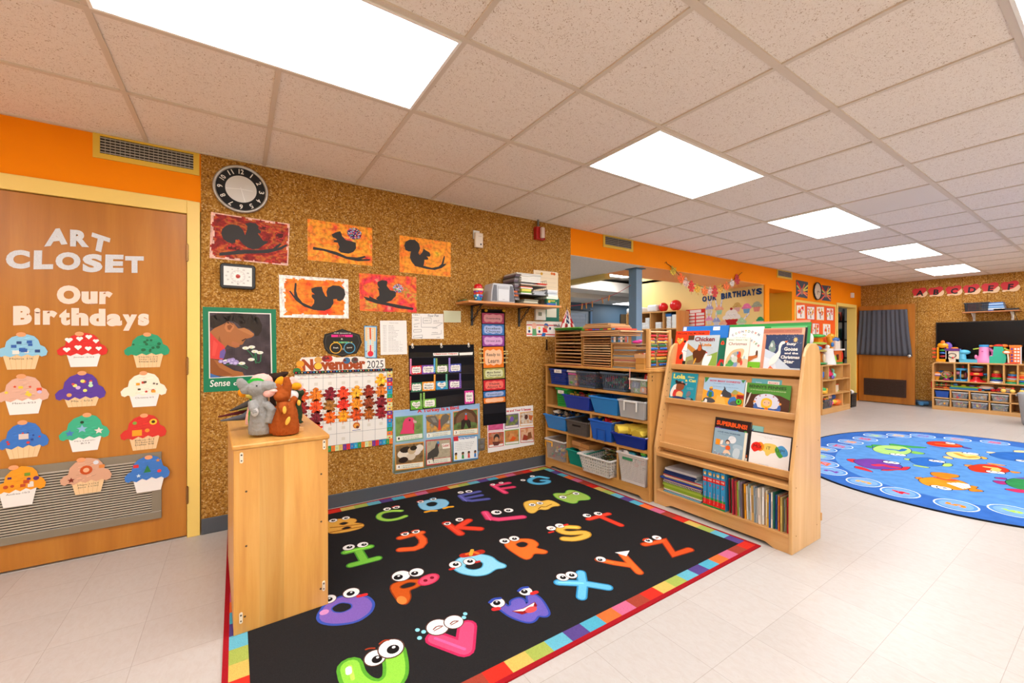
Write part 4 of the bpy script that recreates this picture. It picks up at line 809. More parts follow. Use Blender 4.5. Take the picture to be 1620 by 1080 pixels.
def senses(a):
    z = ZA(a,6); z.T('es and Your 5 Senses',(750,640),(894,628),(748,626),'c83038',.04)
    for i,(pts, bc, pl_) in enumerate([([(642,712),(730,705),(730,748),(642,756)],'d04890',['d86090','c04878']),([(738,655),(820,646),(822,728),(739,738)],'7a4a98',['c8a070','6a8040','5a4098']),([(828,642),(908,632),(909,718),(829,724)],'e0a040',['c89060','e0d8c8','905838']),
            ([(642,762),(733,754),(733,838),(643,850)],'c83838',['a8a090','c8683c','686058']),([(738,748),(822,738),(823,825),(740,834)],'70a850',['c07838','c88c50','a06030']),([(830,734),(909,726),(910,815),(831,820)],'c84838',['d8a070','e0b898','c87038'])]):
        z.P(pts, bc); c = [Vector(p) for p in pts]; g = lambda s, t_: tuple((c[0] * (1 - s) + c[1] * s) * (1 - t_) + (c[3] * (1 - s) + c[2] * s) * t_)
        z.patch([g(.04,.05), g(.96,.05), g(.96,.8), g(.04,.8)], painterly(pl_,30 + i),12,10); z.P([g(.04,.82), g(.96,.82), g(.96,.96), g(.04,.96)],'f0e8e0')
    z.E((690,790),.032,.035,'3a2c28').E((690,800),.022,.024,'c89068').P([(665,815),(715,812),(700,835),(675,838)],'6a3830').E((780,680),.022,.025,'7a5ab0').E((865,668),.02,.024,'5a3020').P([(880,655),(905,660),(895,690),(880,680)],'c86830').P([(760,800),(770,765),(790,765),(800,800)],'d8965c').P([(765,812),(785,780),(808,790),(790,810)],'e05c20').P([(842,805),(850,770),(870,778),(885,790),(870,805)],'9c3c28').P([(870,800),(875,760),(892,755),(900,790)],'8c5430')
printed('senses_poster', zt(6,[(636,690),(640,628),(906,599),(912,830),(640,880)]),'white poster about the 5 senses low on the cork wall','poster','f0ece8', senses, M_CARD)
# socket, carbon monoxide alarm, fire alarm, thermostat
p = CK.px(*zt(6,[(602,830)])[0]); t = thing('wall_socket',(p[0], WY - .0065, p[1]),'grey metal wall socket beside the turkey poster','socket')
MB().box(-.035,.035,-.004,0,-.055,.055,'a8a49c').build('face_plate', M_METAL, t, bevel=.002); MB().box(-.016,.016,-.009,-.0035,.008,.036,'706c68').box(-.016,.016,-.009,-.0035,-.036,-.008,'706c68').build('outlet', M_PLAST, t)
p = CK.px(754.5,379); t = thing('alarm_unit',(p[0], WY - .0065, p[1]),'small cream alarm box high on the cork wall','alarm'); MB().box(-.042,.022,-.012,0,.0,.078,'e8e6e2').build('wall_plate', M_PLAST, t, bevel=.002)
MB().box(-.038,.044,-.04,-.0125,-.078,.055,'e4d4c0').build('case', M_PLAST, t, bevel=.008); a = Art(Pl((0,-.04,0),(1,0,0),(0,0,1)), h=.0004); a.W(.01,.02,.007,'ALARM','807468', bold=0); a.R(.012,-.055,.026,-.04,'3c3c44'); a.build('printed_label', M_PAPER, t)
p = CK.px(851,370); t = thing('fire_alarm',(p[0], WY - .0065, p[1]),'red fire alarm strobe under a conduit near the end of the cork wall','fire alarm')
MB().box(-.055,.055,-.05,0,-.065,.06,'a81c1c').build('case', M_GLOSS, t, bevel=.006); MB().box(-.016,.024,-.085,-.051,-.055,.05,'e0c8bc').build('strobe', M_GLOSS, t, bevel=.008); MB().lathe([(.01,.061),(.01,.155)],(-.012,-.02,0),12,'8c8a88').build('conduit', M_METAL, t)
# ---------------------------------------------------------------- rugs
RUGH = .007
class FA(Art):
    def q(s, p): return (p[0], p[1]) if not s.px else Pl((0,0, RUGH),(1,0,0),(0,1,0)).px(*p)
RC = [(-.045,1.262),(2.632,1.268),(2.545,3.262),(-.05,3.285)]      # corners of the alphabet rug
a = FA(FLOOR, h=0, eps=.00006)
def rq(u, v): return tuple((RC[0][i] * (1 - u) + RC[1][i] * u) * (1 - v) + (RC[3][i] * (1 - u) + RC[2][i] * u) * v for i in (0,1))
a.sheet([rq(0,0), rq(1,0), rq(1,1), rq(0,1)],'9c1a22', RUGH)
BCOL = ['cc3024','c8ac58','9caa50','62aabc','564480','50a2b8','dc6a34','c46484','9c4030']
e = .02; w_ = .065; ex = e / 2.65; ey = e / 2.0; wx = w_ / 2.65; wy = w_ / 2.0
nx, ny = 27,20
for i in range(nx):
    u0 = ex + (1 - 2 * ex) * i / nx; u1 = ex + (1 - 2 * ex) * (i + 1) / nx; a.hold = i > 0
    a.P([rq(u0, ey), rq(u1, ey), rq(u1, ey + wy), rq(u0, ey + wy)], BCOL[(i + 1) % 9]); a.P([rq(u0,1 - ey - wy), rq(u1,1 - ey - wy), rq(u1,1 - ey), rq(u0,1 - ey)], BCOL[(i + 3) % 9])
for i in range(ny):
    v0 = ey + wy + (1 - 2 * ey - 2 * wy) * i / ny; v1 = ey + wy + (1 - 2 * ey - 2 * wy) * (i + 1) / ny
    a.P([rq(ex, v0), rq(ex + wx, v0), rq(ex + wx, v1), rq(ex, v1)], BCOL[(i + 5) % 9]); a.P([rq(1 - ex - wx, v0), rq(1 - ex, v0), rq(1 - ex, v1), rq(1 - ex - wx, v1)], BCOL[(i * 8 + 4) % 9])
a.hold = False
a.P([rq(ex + wx, ey + wy), rq(1 - ex - wx, ey + wy), rq(1 - ex - wx,1 - ey - wy), rq(ex + wx,1 - ey - wy)],'262424')
a.px = True; HB = a.h + .0001
def eye(p, r, look=(0,0), lid=None, closed=False):
    if a.h < HB + .0009: a.h = HB + .0009
    r *= .76; x, y = a.q(p); a.px = False
    a.E((x, y), r * 1.08, r * 1.15,'5a3a30',20).E((x, y), r * .97, r * 1.04,'eeeae4',20)
    if closed: a.S([(x - r * .45, y - r * .1),(x, y + r * .15),(x + r * .45, y - r * .15)],.006,'7a3020',1).S([(x - r * .45, y - r * .3),(x + r * .3, y - r * .2)],.005,'7a3020')
    else: a.E((x + look[0] * r, y + (look[1] - .1) * r), r * .5, r * .52,'1e1a1a',16).E((x + (look[0] + .12) * r, y + (look[1] + .1) * r), r * .15, r * .15,'f4f0ec',8)
    if lid: a.S([(x - r * .8, y + r * .6),(x, y + r * .95),(x + r * .8, y + r * .6)], r * .5, lid,1)
    a.px = True
def body(k, pts, c, oc=None, w=.03, holes=()):
    a.h = HB; p = rounded(zt(k, pts)); oc = oc or dark(c,.8)
    a.S(p + p[:1], w, oc,0); a.P(p, oc); a.S(p + p[:1], w * .35, c); a.P(p, c)
    for h in holes: q = rounded(zt(k, h)); a.S(q + q[:1],.012, oc); a.P(q,'262424')
def strokes(k, paths, w, c, oc=None, sm=2):
    a.h = HB; oc = oc or dark(c,.78)
    for p in paths: a.S(zt(k, p), w, oc, sm)
    for p in paths: a.S(zt(k, p), w * .72, c, sm)
    for p in paths[:1]: a.S(zt(k, p[:2]), w * .16, dark(c,1.3),0)
body(20,[(45,300),(75,285),(150,277),(190,280),(195,291),(178,300),(222,302),(232,312),(215,326),(150,342),(72,352),(48,330)],'e0a848','b87828',.016,([(110,305),(135,294),(160,298),(135,310)],[(120,330),(150,316),(175,320),(150,331)]))
for p in ([(70,322),(120,318),(225,304)],[(70,345),(150,330),(225,318)]): a.S(zt(20, p),.010,'8a4a18')
eye(zt(20,[(84,288)])[0],.036,(0,.1)); eye(zt(20,[(146,276)])[0],.034)
strokes(20,[[(415,240),(365,240),(312,252),(302,275),(345,288),(400,280),(436,266)]],.042,'9cc44c','4e9a3c'); eye(zt(20,[(347,232)])[0],.036); eye(zt(20,[(391,223)])[0],.036,(0,-.1),'c83028')
body(20,[(495,200),(560,185),(625,183),(648,200),(630,222),(580,234),(520,236)],'88c0dc','4a98c0',.018,([(535,205),(570,195),(595,202),(580,217),(548,219)],))
for p in ([(535,246),(560,240),(585,240)],[(625,228),(645,222),(665,220)]): a.S(zt(20, p),.028,'e8a028')
eye(zt(20,[(510,196)])[0],.033,(0,0),'c84038'); eye(zt(20,[(572,183)])[0],.033,(0,0),'4a98c0')
strokes(20,[[(705,168),(735,194),(838,182)],[(705,166),(795,146)],[(722,180),(806,164)]],.05,'5c5ca0','38407c',1); eye(zt(20,[(706,151)])[0],.033, closed=True); eye(zt(20,[(746,146)])[0],.038)
strokes(20,[[(862,115),(925,152)],[(866,118),(940,104)],[(893,134),(962,124)]],.055,'dc4468','b02850',1); eye(zt(20,[(862,112)])[0],.028, closed=True, lid='dc4468'); eye(zt(20,[(903,104)])[0],.028, closed=True, lid='dc4468')
strokes(20,[[(1128,80),(1085,72),(1045,84),(1042,100),(1080,110),(1130,104),(1136,92),(1104,92)]],.052,'5cb0d4','2c80a8'); eye(zt(20,[(1010,91)])[0],.03, closed=True); eye(zt(20,[(1056,72)])[0],.03, closed=True)
strokes(20,[[(145,442),(262,415)],[(205,432),(238,488)],[(172,505),(300,472)]],.055,'7cc444','4a9430',0); eye(zt(20,[(160,419)])[0],.045,(.1,.1)); eye(zt(20,[(228,406)])[0],.042,(.2,0))
strokes(20,[[(412,372),(515,346)],[(495,352),(530,388),(500,424),(412,430)]],.055,'e8602c','b83c1c',1); eye(zt(20,[(434,353)])[0],.034,(0,0),'c84828'); eye(zt(20,[(487,342)])[0],.034,(0,0),'c84828')
strokes(20,[[(635,300),(705,352)],[(680,328),(745,287)],[(700,322),(800,328)]],.06,'e4442c','b02c1c',0); eye(zt(20,[(640,302)])[0],.034,(0,0),'d83828'); eye(zt(20,[(700,284)])[0],.036)
strokes(20,[[(825,248),(852,286),(1008,270)]],.062,'e04a70','b02c54',1); eye(zt(20,[(880,248)])[0],.05,(.2,.1)); eye(zt(20,[(940,238)])[0],.045,(-.1,.1))
body(20,[(1012,202),(1045,190),(1080,190),(1100,196),(1140,186),(1195,214),(1150,217),(1125,235),(1085,230),(1060,252),(1035,246)],'e4b850','b88428',.02); eye(zt(20,[(1055,211)])[0],.035); eye(zt(20,[(1092,203)])[0],.033)
a.S(zt(20,[(1085,232),(1100,218),(1115,224),(1150,208)]),.007,'7a3c18',1)
body(10,[(130,825),(160,812),(290,815),(300,780),(345,770),(420,785),(550,835),(590,872),(570,892),(430,898),(420,930),(370,938),(270,910),(175,872)],'98b850','58a82c',.022); eye(zt(10,[(415,815)])[0],.036); eye(zt(10,[(248,862)])[0],.038); a.S(zt(10,[(190,845),(300,840),(400,790)]),.007,'7a3018',1)
body(20,[(356,606),(430,580),(510,576),(522,592),(490,612),(448,626),(458,662),(440,695),(410,688)],'c4541c','8a3614',.02,([(408,610),(450,590),(488,592),(478,606),(425,620)],)); a.E(zt(20,[(418,676)])[0],.022,.035,'e8823c')
x, y = a.q(zt(20,[(550,575)])[0]); a.px = False; a.E((x, y),.062,.045,'c83050', rot=.3).E((x, y),.052,.036,'e4506c', rot=.3).E((x - .018, y),.011,.013,'7a1828').E((x + .02, y + .005),.011,.013,'7a1828'); a.px = True
eye(zt(20,[(415,558)])[0],.062,(-.35,0)); eye(zt(20,[(490,541)])[0],.050,(-.3,0))
body(20,[(672,505),(700,470),(780,452),(850,462),(885,492),(922,505),(918,516),(875,520),(835,548),(780,556),(715,544),(680,526)],'8ccce0','4a9cc0',.022,([(725,508),(765,482),(815,492),(808,518),(770,528),(738,522)],))
a.S(zt(20,[(720,458),(770,450),(805,440)]),.05,'b83020'); a.S(zt(20,[(735,452),(765,440),(790,448)]),.02,'e87028'); a.S(zt(20,[(755,455),(762,432)]),.022,'e8a838')
eye(zt(20,[(679,503)])[0],.044,(.1,.1)); eye(zt(20,[(749,488)])[0],.044,(.1,.1)); a.S(zt(20,[(655,527),(672,522)]),.018,'c83028'); a.S(zt(20,[(782,492),(796,488)]),.018,'c83028')
body(20,[(912,405),(965,380),(1050,378),(1085,402),(1062,422),(1125,436),(1118,448),(1058,444),(1045,470),(1018,476)],'f0702c','c04818',.022,([(972,402),(1008,390),(1036,400),(1022,416),(992,418)],)); eye(zt(20,[(920,388)])[0],.042); eye(zt(20,[(967,376)])[0],.042)
strokes(21,[[(205,388),(165,386),(145,396),(175,408),(232,402),(240,414),(200,426),(165,424)]],.06,'e4b44c','b88428'); eye(zt(21,[(124,391)])[0],.040, closed=True); eye(zt(21,[(151,383)])[0],.040, closed=True); a.S(zt(21,[(118,405),(130,402)]),.018,'d83028'); a.S(zt(21,[(165,382),(175,379)]),.018,'d83028')
strokes(21,[[(243,362),(305,345)],[(280,354),(344,381)]],.05,'e8402c','b02818',0); eye(zt(21,[(237,351)])[0],.038,(.3,0)); eye(zt(21,[(272,345)])[0],.038,(.2,0))
body(20,[(20,752),(60,690),(150,655),(240,662),(270,695),(255,735),(195,775),(95,788),(35,778)],'7a5ca8','3a50a4',.04,([(75,715),(120,688),(170,695),(172,715),(130,735),(90,733)],)); a.E(zt(20,[(40,735)])[0],.02,.02,'c888b8')
eye(zt(20,[(62,672)])[0],.044); eye(zt(20,[(172,641)])[0],.050,(-.1,0)); a.S(zt(20,[(208,658),(242,650)]),.022,'d83030')
body(20,[(868,684),(905,688),(935,715),(960,700),(955,682),(990,668),(1010,676),(1022,700),(1045,690),(1035,655),(1065,650),(1100,680),(1132,738),(1120,752),(1080,745),(1060,775),(1030,780),(955,755),(900,715)],'6a5cb0','3448a0',.03)
a.P(zt(20,[(955,730),(1010,716),(1068,684),(1080,702),(1055,732),(1005,746)]),'8a2020'); a.P(zt(20,[(962,730),(1012,718),(1066,688),(1060,708),(1010,730)]),'f0ece8'); a.E(zt(20,[(1050,722)])[0],.03,.02,'e05050')
eye(zt(20,[(885,689)])[0],.046,(-.1,.1),'3448a0'); eye(zt(20,[(1022,633)])[0],.044,(-.2,.1),'3448a0'); a.S(zt(20,[(868,722),(890,718)]),.024,'d83030'); a.S(zt(20,[(1055,645),(1075,638)]),.024,'d83030')
strokes(21,[[(148,562),(225,565),(303,578)],[(218,532),(224,568),(220,608)]],.055,'68b8e0','3088b8',0); eye(zt(21,[(160,546)])[0],.042); eye(zt(21,[(188,539)])[0],.040)
strokes(21,[[(275,490),(320,500),(372,508)],[(350,474),(378,505),(402,530)]],.05,'f0682c','b84418',0); eye(zt(21,[(281,489)])[0],.036,(-.3,0)); a.P(zt(21,[(325,468),(372,462),(362,480)]),'eeeae4')
strokes(21,[[(420,442),(482,430),(512,474),(562,458)]],.055,'dc5024','8c2c14',0); eye(zt(21,[(430,430)])[0],.036,(0,.1),'c84020'); eye(zt(21,[(458,421)])[0],.036, closed=True)
strokes(20,[[(165,1000),(180,1060),(240,1110),(320,1112),(385,1060),(392,1000),(380,930)]],.095,'8ccc44','58a030',2); a.S(zt(20,[(158,1010),(160,1030)]),.022,'eef4dc'); eye(zt(20,[(288,958)])[0],.052,(.1,-.2)); eye(zt(20,[(366,912)])[0],.064,(.1,-.1)); a.S(zt(20,[(243,918),(262,912),(285,912)]),.008,'9a3a20',1); a.S(zt(20,[(310,890),(330,874),(355,872)]),.008,'9a3a20',1)
strokes(20,[[(582,862),(725,915)],[(725,915),(738,805)]],.085,'e84c74','c02c58',0); eye(zt(20,[(593,808)])[0],.062, closed=True); eye(zt(20,[(672,783)])[0],.054, closed=True)
for p in ((495,823),(525,832),(505,862),(728,744),(722,762)): a.E(zt(20,[p])[0],.010,.012,'8cd0e0',8)
a.px = False                                                          # the letters hidden by the cabinet
strokes_w = lambda ps, c: [a.S(p,.055, dark(c,.75),0) for p in ps] + [a.S(p,.04, c,0) for p in ps]
strokes_w([[(.10,2.86),(.20,3.1),(.30,2.86)],[(.14,2.95),(.26,2.95)]],'d84838'); strokes_w([[(.10,2.36),(.10,2.6)],[(.28,2.36),(.28,2.6)],[(.10,2.48),(.28,2.48)]],'8a5cb8')
tag(a.build('alphabet_rug', M_RUG),'black classroom rug with coloured cartoon letters and a multicolour striped border','rug')

# oval fish rug
FC, FAx, FBx, FNn = (6.12,.95),1.88,1.345,2.25
def sup(k, s=1.0):
    pts = []
    for i in range(k):
        t = 2 * math.pi * i / k; c, q = math.cos(t), math.sin(t)
        pts.append((FC[0] + (FAx * s) * math.copysign(abs(c) ** (2 / FNn), c), FC[1] + (FBx - FAx * (1 - s)) * math.copysign(abs(q) ** (2 / FNn), q)))
    return pts
M_RUG2 = vmat('blue_rug_pile',.95,.05, fuzz=.10, nscale=12, bs=.1)
a = FA(FLOOR, h=0, eps=.00006); a.sheet(sup(96),'16181e', RUGH); a.P(sup(96,.988),'3564ae'); a.P(sup(96,.80),'5488c4')
HB2 = a.h
r = random.Random(8)
def ring(x, y, n, c, rot):
    a.h = HB2; a.E((x, y),.142,.122,'d8e4f0',26).E((x, y),.132,.112,'5488c4',26).E((x, y),.11,.092,'749ecc',22)
    a.W(x, y - .055,.11, n, c, bold=.05)
a.px = True
def ringpx(p, n, c): x, y = a.q(zt(22,[p])[0]); a.px = False; ring(x, y, n, c,0); a.px = True
vis = [(500,138),(675,137),(855,140),(1118,165),(1400,190),(422,163),(313,185),(232,217),(110,240),(85,292),(110,348),(165,405),(412,487),(685,565),(1107,660),(1530,705)]
cl_ = ['b8d070','f0b860','8060b0','f08030','d83050','e02840','f09030','d82040','f0b040','b0d060','f06030','7040a0','f0a040','e02030','f08020','a0cc50']
for p, n, c in zip(vis,['14','13','12','11','10','15','16','17','18','19','20','2','3','4','5','6'], cl_): ringpx(p, n, c)
a.px = False
for x, y, n in ((7.55,.15,'9'),(7.1,-.12,'8'),(6.5,-.22,'7'),(5.0,.08,'1')): ring(x, y, n,'e03040',0)
a.px = True
def fish(parts, eye_=None):
    a.h = HB2
    for pts, c in parts: p = rounded(zt(22, pts)); a.S(p + p[:1],.012,'1c2434'); a.P(p, c)
    if eye_:
        for e_ in eye_: x, y = a.q(zt(22,[e_])[0]); a.px = False; a.E((x, y),.055,.05,'1c2434').E((x, y),.047,.042,'f0f0ee').E((x + .012, y),.015,.015,'1c2434'); a.px = True
fish([([(470,203),(560,210),(555,225),(480,220)],'3f9a48'),([(600,195),(700,210),(890,225),(870,232),(740,228),(620,215)],'3f9a48'),([(765,250),(880,270),(850,280),(770,272)],'7ab450'),([(425,215),(480,213),(475,232),(440,225)],'3f9a48'),([(475,235),(520,213),(600,210),(700,218),(765,238),(772,262),(730,280),(640,284),(560,275),(495,255)],'a4cc74')],[(650,280),(690,283)])
a.S(zt(22,[(590,240),(650,245),(690,255),(720,240)]),.05,'2f6ab0',1)
fish([([(272,315),(340,312),(385,330),(340,345)],'d82c38'),([(350,365),(420,380),(490,415),(440,405),(340,380)],'d82c38'),([(700,375),(770,372),(730,400),(660,395),(600,403),(520,398)],'d82c38'),([(330,320),(450,310),(580,320),(660,345),(705,372),(690,388),(600,393),(480,390),(400,370),(350,345)],'6a3c94')],[(600,338),(640,342)])
a.S(zt(22,[(500,362),(560,358),(600,372),(655,378)]),.07,'c03050',1)
fish([([(700,308),(800,315),(820,325),(745,325)],'a8c864'),([(780,355),(915,378),(890,382),(790,365)],'a8c864'),([(1010,350),(1060,345),(1085,360),(1060,372),(1000,368)],'a8c864'),([(750,315),(830,302),(930,305),(1005,335),(1010,360),(940,370),(830,362),(780,340)],'2c66b4')],[(945,328),(980,332)])
fish([([(880,212),(960,222),(1080,245),(1000,232)],'5a4a98'),([(1150,215),(1238,240),(1170,235)],'5a4a98'),([(880,190),(920,180),(1030,182),(1120,200),(1168,222),(1110,228),(980,222),(910,208)],'d8341c')],[(1065,196)])
a.S(zt(22,[(960,198),(1030,205),(1120,212)]),.035,'f08038',1)
fish([([(1000,295),(1050,292),(1095,315),(1040,312)],'f0c078'),([(1290,290),(1355,310),(1310,318)],'e8a040'),([(1020,262),(1130,258),(1240,275),(1300,300),(1280,318),(1160,315),(1060,295)],'f4c47c')],[(1200,272),(1235,274)])
a.S(zt(22,[(1110,272),(1180,300),(1260,298)]),.05,'e8902c',1)
fish([([(1320,258),(1400,262),(1465,278),(1380,275)],'f0cc94'),([(1540,248),(1640,252),(1640,266),(1545,262)],'f0cc94'),([(1345,278),(1430,262),(1550,262),(1660,272),(1660,335),(1560,330),(1440,312)],'2c62ac')],[(1605,328)])
fish([([(1155,355),(1240,358),(1280,372),(1210,378)],'f08838'),([(1320,340),(1420,352),(1500,365),(1400,362)],'f08838'),([(1500,400),(1612,418),(1540,422)],'f08028'),([(1190,372),(1290,350),(1400,360),(1490,385),(1515,410),(1440,420),(1320,418),(1230,405)],'d8341c')],[(1385,412),(1425,415)])
a.S(zt(22,[(1340,375),(1420,385),(1400,402)]),.06,'f0b060',1)
fish([([(910,412),(1010,415),(1130,435),(1130,452),(1020,460),(930,440)],'e87a1c'),([(790,452),(850,450),(860,465),(830,470)],'e87a1c'),([(1210,510),(1280,525),(1245,535),(1335,560),(1200,560)],'e87a1c'),([(815,465),(900,450),(1020,452),(1140,475),(1215,510),(1205,545),(1100,548),(960,530),(860,505)],'f08a20')],[(970,525),(1020,535)])
a.P(zt(22,[(1035,495),(1120,492),(1205,505),(1220,530),(1160,540)]),'f0ece8'); a.S(zt(22,[(960,455),(1050,475),(1100,472)]),.05,'e05028',1); a.S(zt(22,[(1060,492),(1180,540)]),.008,'e87a1c'); a.S(zt(22,[(1100,492),(1205,535)]),.008,'e87a1c')
fish([([(1395,450),(1480,455),(1490,470),(1410,462)],'8a2c7c'),([(1370,475),(1470,480),(1545,495),(1450,510)],'9c2c6c'),([(1450,535),(1640,545),(1640,570),(1560,565)],'c82c58'),([(1475,480),(1540,458),(1650,455),(1650,550),(1560,535),(1500,510)],'2f8048')])
a.P(zt(22,[(1540,458),(1660,452),(1660,470)]),'6a3c94')
tag(a.build('fish_rug', M_RUG2),'blue oval rug with cartoon fish and numbered bubbles around its edge','rug')
# ---------------------------------------------------------------- near cabinet with the hand puppets
def AT(u, v, Y):
    r_ = ray(u, v); t = Y / r_.y; return Vector((r_.x * t, Y, CAMZ + r_.z * t))
FURT = bpy.data.textures.new('fur_lumps','CLOUDS'); FURT.noise_scale = .013; FURT.noise_depth = 3
def remesh(o, vs, smooth=True):
    m = o.modifiers.new('r','REMESH'); m.mode = 'VOXEL'; m.voxel_size = vs; m.use_smooth_shade = True
    s = o.modifiers.new('s','SMOOTH'); s.iterations = 4; s.factor = .5
    d = o.modifiers.new('f','DISPLACE'); d.texture = FURT; d.strength = .006; d.mid_level = .5; d.texture_coords = 'LOCAL'; return o
W_CAB = wood('cabinet_panel',('cc8c42','dba052','e6b266'),'Z',1.0,.3, plank=.093)
cz = .8; cab = thing('storage_cabinet',(-.012,2.082,0),'low pale wooden cabinet standing end-on at the left of the black rug','cabinet', rz=R(2.2))
D_ = .80; Wd = .368
MB().box(0, Wd,0,.019, RUGH, cz - .022).build('end_panel', W_CAB, cab, bevel=.003)
MB().box(0, Wd, D_ - .019, D_, RUGH, cz - .022).build('end_panel', W_CAB, cab, bevel=.003)
MB().box(0,.012,.019, D_ - .019,.02, cz - .022).build('back_panel', W_BIRCH, cab)
MB().box(-.006, Wd + .006,-.006, D_ + .006, cz - .022, cz).build('top_board', wood('cabinet_top',('c08238','cf9448','dca65a'),'Y',1,.3), cab, bevel=.006)
for z in (.06,.4): MB().box(.012, Wd - .004,.019, D_ - .019, z, z + .018).build('shelf_board', W_BIRCHY, cab, bevel=.002)
for x, z in ((.028,.745),(Wd - .018,.755),(.026,.075),(Wd - .02,.1)):
    m = MB(); pts = [(x + .0065 * math.cos(t) , z + (.016 if math.sin(t) > 0 else -.016) + .0065 * math.sin(t)) for t in [2 * math.pi * k / 16 for k in range(16)]]
    m.prism(pts,-.004,0,'Y','eadcc4')
    m.lathe([(.0035,0),(.0035,.0015)],(x,-.004, z + .012),8,'403830', Matrix.Rotation(R(90),3,'X')).lathe([(.003,0),(.003,.0015)],(x,-.004, z - .012),8,'403830', Matrix.Rotation(R(90),3,'X'))
    m.build('hinge_plate', M_PLAST, cab)
for x, z in ((.045,.6),(.045,.37),(.04,.075),(Wd - .03,.62),(Wd - .03,.40),(Wd - .033,.09)): MB().lathe([(.0045,0),(.004,.001)],(x,0, z),10,'6a5a48', Matrix.Rotation(R(90),3,'X')).build('screw', M_METAL, cab)
# puppet stand
st = thing('puppet_stand',(.165,2.36, cz),'small wooden puppet stand with pegs on the pale cabinet','stand', rz=R(4))
MB().box(-.095,.095,-.13,.13,0,.012).box(-.095,.095,-.13,-.122,.012,.02).build('base_tray', W_BIRCHY, st, bevel=.002)
for i,(x, y) in enumerate(((-.05,-.09),(.04,-.09),(-.05,0),(.04,0),(-.05,.09),(.04,.09))): MB().lathe([(.008,.012),(.008,.19),(.004,.2)],(x, y,0),12,'c8935c').build('peg', M_PAINT, st)
MB().box(-.09,-.07,.02,.05,.012,.16,'3a2416').build('post', M_DARK, st)
def plush(name, col, sc=160): return flat(name, col,.95, noise=.2, scale=sc, spec=.1)
PL_GREY = plush('grey_plush','8f8c88'); PL_BROWN = plush('brown_plush','9a4a1c'); PL_PINK = plush('pink_plush','eab0a4'); PL_GREEN = plush('green_plush','2c9a34'); PL_ORG = plush('orange_plush','f09820'); PL_DK = plush('dark_brown_plush','33241c'); PL_DG = plush('dark_green_plush','30402c')
def puppet(loc, lab, parts, name='hand_puppet', rm=.006):
    t = thing(name, loc, lab,'puppet','animal hand puppets on the stand')
    for nm, mat, shapes, v in parts:
        m = MB()
        for sh in shapes:
            if sh[0] == 'e': m.ell(sh[1], sh[2], n=14, m=8, rot=sh[3] if len(sh) > 3 else None)
            elif sh[0] == 't': m.tube(sh[1], sh[2],10)
            elif sh[0] == 'l': m.lathe(sh[1], sh[2],16)
        o = m.build(nm, mat, t)
        if v: remesh(o, v)
    return t
# elephant (faces the viewer's right)
Zr = lambda a: Matrix.Rotation(R(a),3,'Y')
puppet((.088,2.225, cz + .012),'grey elephant hand puppet with pink mouth, front left on the stand',[
    ('body', PL_GREY,[('l',[(.044,.0),(.047,.02),(.040,.09),(.034,.14),(.030,.175)],(0,0,0)),('e',(-.01,-.0,.205),(.042,.04,.038)),('e',(.028,-.012,.215),(.038,.03,.027)),('t',[(.045,-.015,.215),(.07,-.02,.20),(.075,-.02,.185)],[.02,.014,.008]),
                       ('t',[(.02,-.02,.14),(.045,-.035,.11),(.03,-.04,.05)],[.018,.02,.014]),('t',[(-.03,-.02,.15),(-.025,-.045,.12),(-.02,-.05,.1)],[.018,.02,.017]),('e',(-.066,.004,.225),(.022,.01,.036), Zr(-28)),('e',(-.052,.004,.205),(.026,.012,.024))],.003),
    ('mouth', PL_PINK,[('e',(.036,-.026,.186),(.027,.012,.019), Zr(-18)),('e',(.05,-.03,.194),(.02,.012,.009))],0),
    ('foot_patch', plush('pale_grey_plush','b8b4b0'),[('e',(-.022,-.058,.108),(.015,.006,.02)),],0),
    ('eye', flat('bead_black','141414',.2),[('e',(-.014,-.038,.222),.0035)],0)], rm=.004)
puppet((.175,2.205, cz + .012),'brown horned-looking hand puppet with yellow hooves, front right on the stand',[
    ('body', PL_BROWN,[('l',[(.055,-.008),(.058,.02),(.05,.09),(.035,.14)],(.015,0,0)),('l',[(.03,.0),(.035,.05),(.03,.12)],(-.03,.01,0)),('e',(.0,0,.17),(.036,.034,.033)),('e',(-.012,-.022,.165),(.022,.022,.018)),('t',[(.015,0,.17),(.022,0,.22),(.018,0,.255)],[.022,.02,.012]),('e',(-.018,0,.205),(.018,.014,.022)),
                        ('t',[(-.0,-.03,.13),(.0,-.055,.115),(.005,-.06,.1)],[.02,.018,.016]),('t',[(.04,-.0,.15),(.06,-.01,.14)],[.02,.015])],.003),
    ('hoof', plush('yellow_plush','e8b048'),[('e',(.004,-.075,.112),(.008,.006,.018)),('e',(.018,-.064,.06),(.009,.006,.02), Zr(20)),('e',(.068,-.018,.133),(.008,.007,.014))],0)], rm=.004)
puppet((.10,2.36, cz + .012),'pink pig hand puppet behind the elephant puppet',[('body', PL_PINK,[('l',[(.04,.0),(.042,.03),(.03,.14),(.03,.18)],(-.01,0,0)),('e',(0,0,.225),(.05,.045,.042)),('e',(0,-.04,.215),(.02,.015,.018)),('t',[(-.03,-.02,.15),(-.05,-.05,.08),(-.055,-.05,.03)],[.018,.016,.014])],.005)])
puppet((.075,2.30, cz + .012),'green hand puppet with an orange beak and yellow throat behind the elephant ear',[('body', PL_GREEN,[('l',[(.03,.0),(.032,.05),(.026,.16)],(0,.0,0)),('e',(.0,0,.215),(.045,.035,.035))],.005),('beak', PL_ORG,[('e',(-.05,-.01,.185),(.022,.018,.022))],0),('throat', plush('pale_yellow_plush','d8c860'),[('e',(-.02,-.015,.168),(.026,.02,.014), Zr(20))],0)])
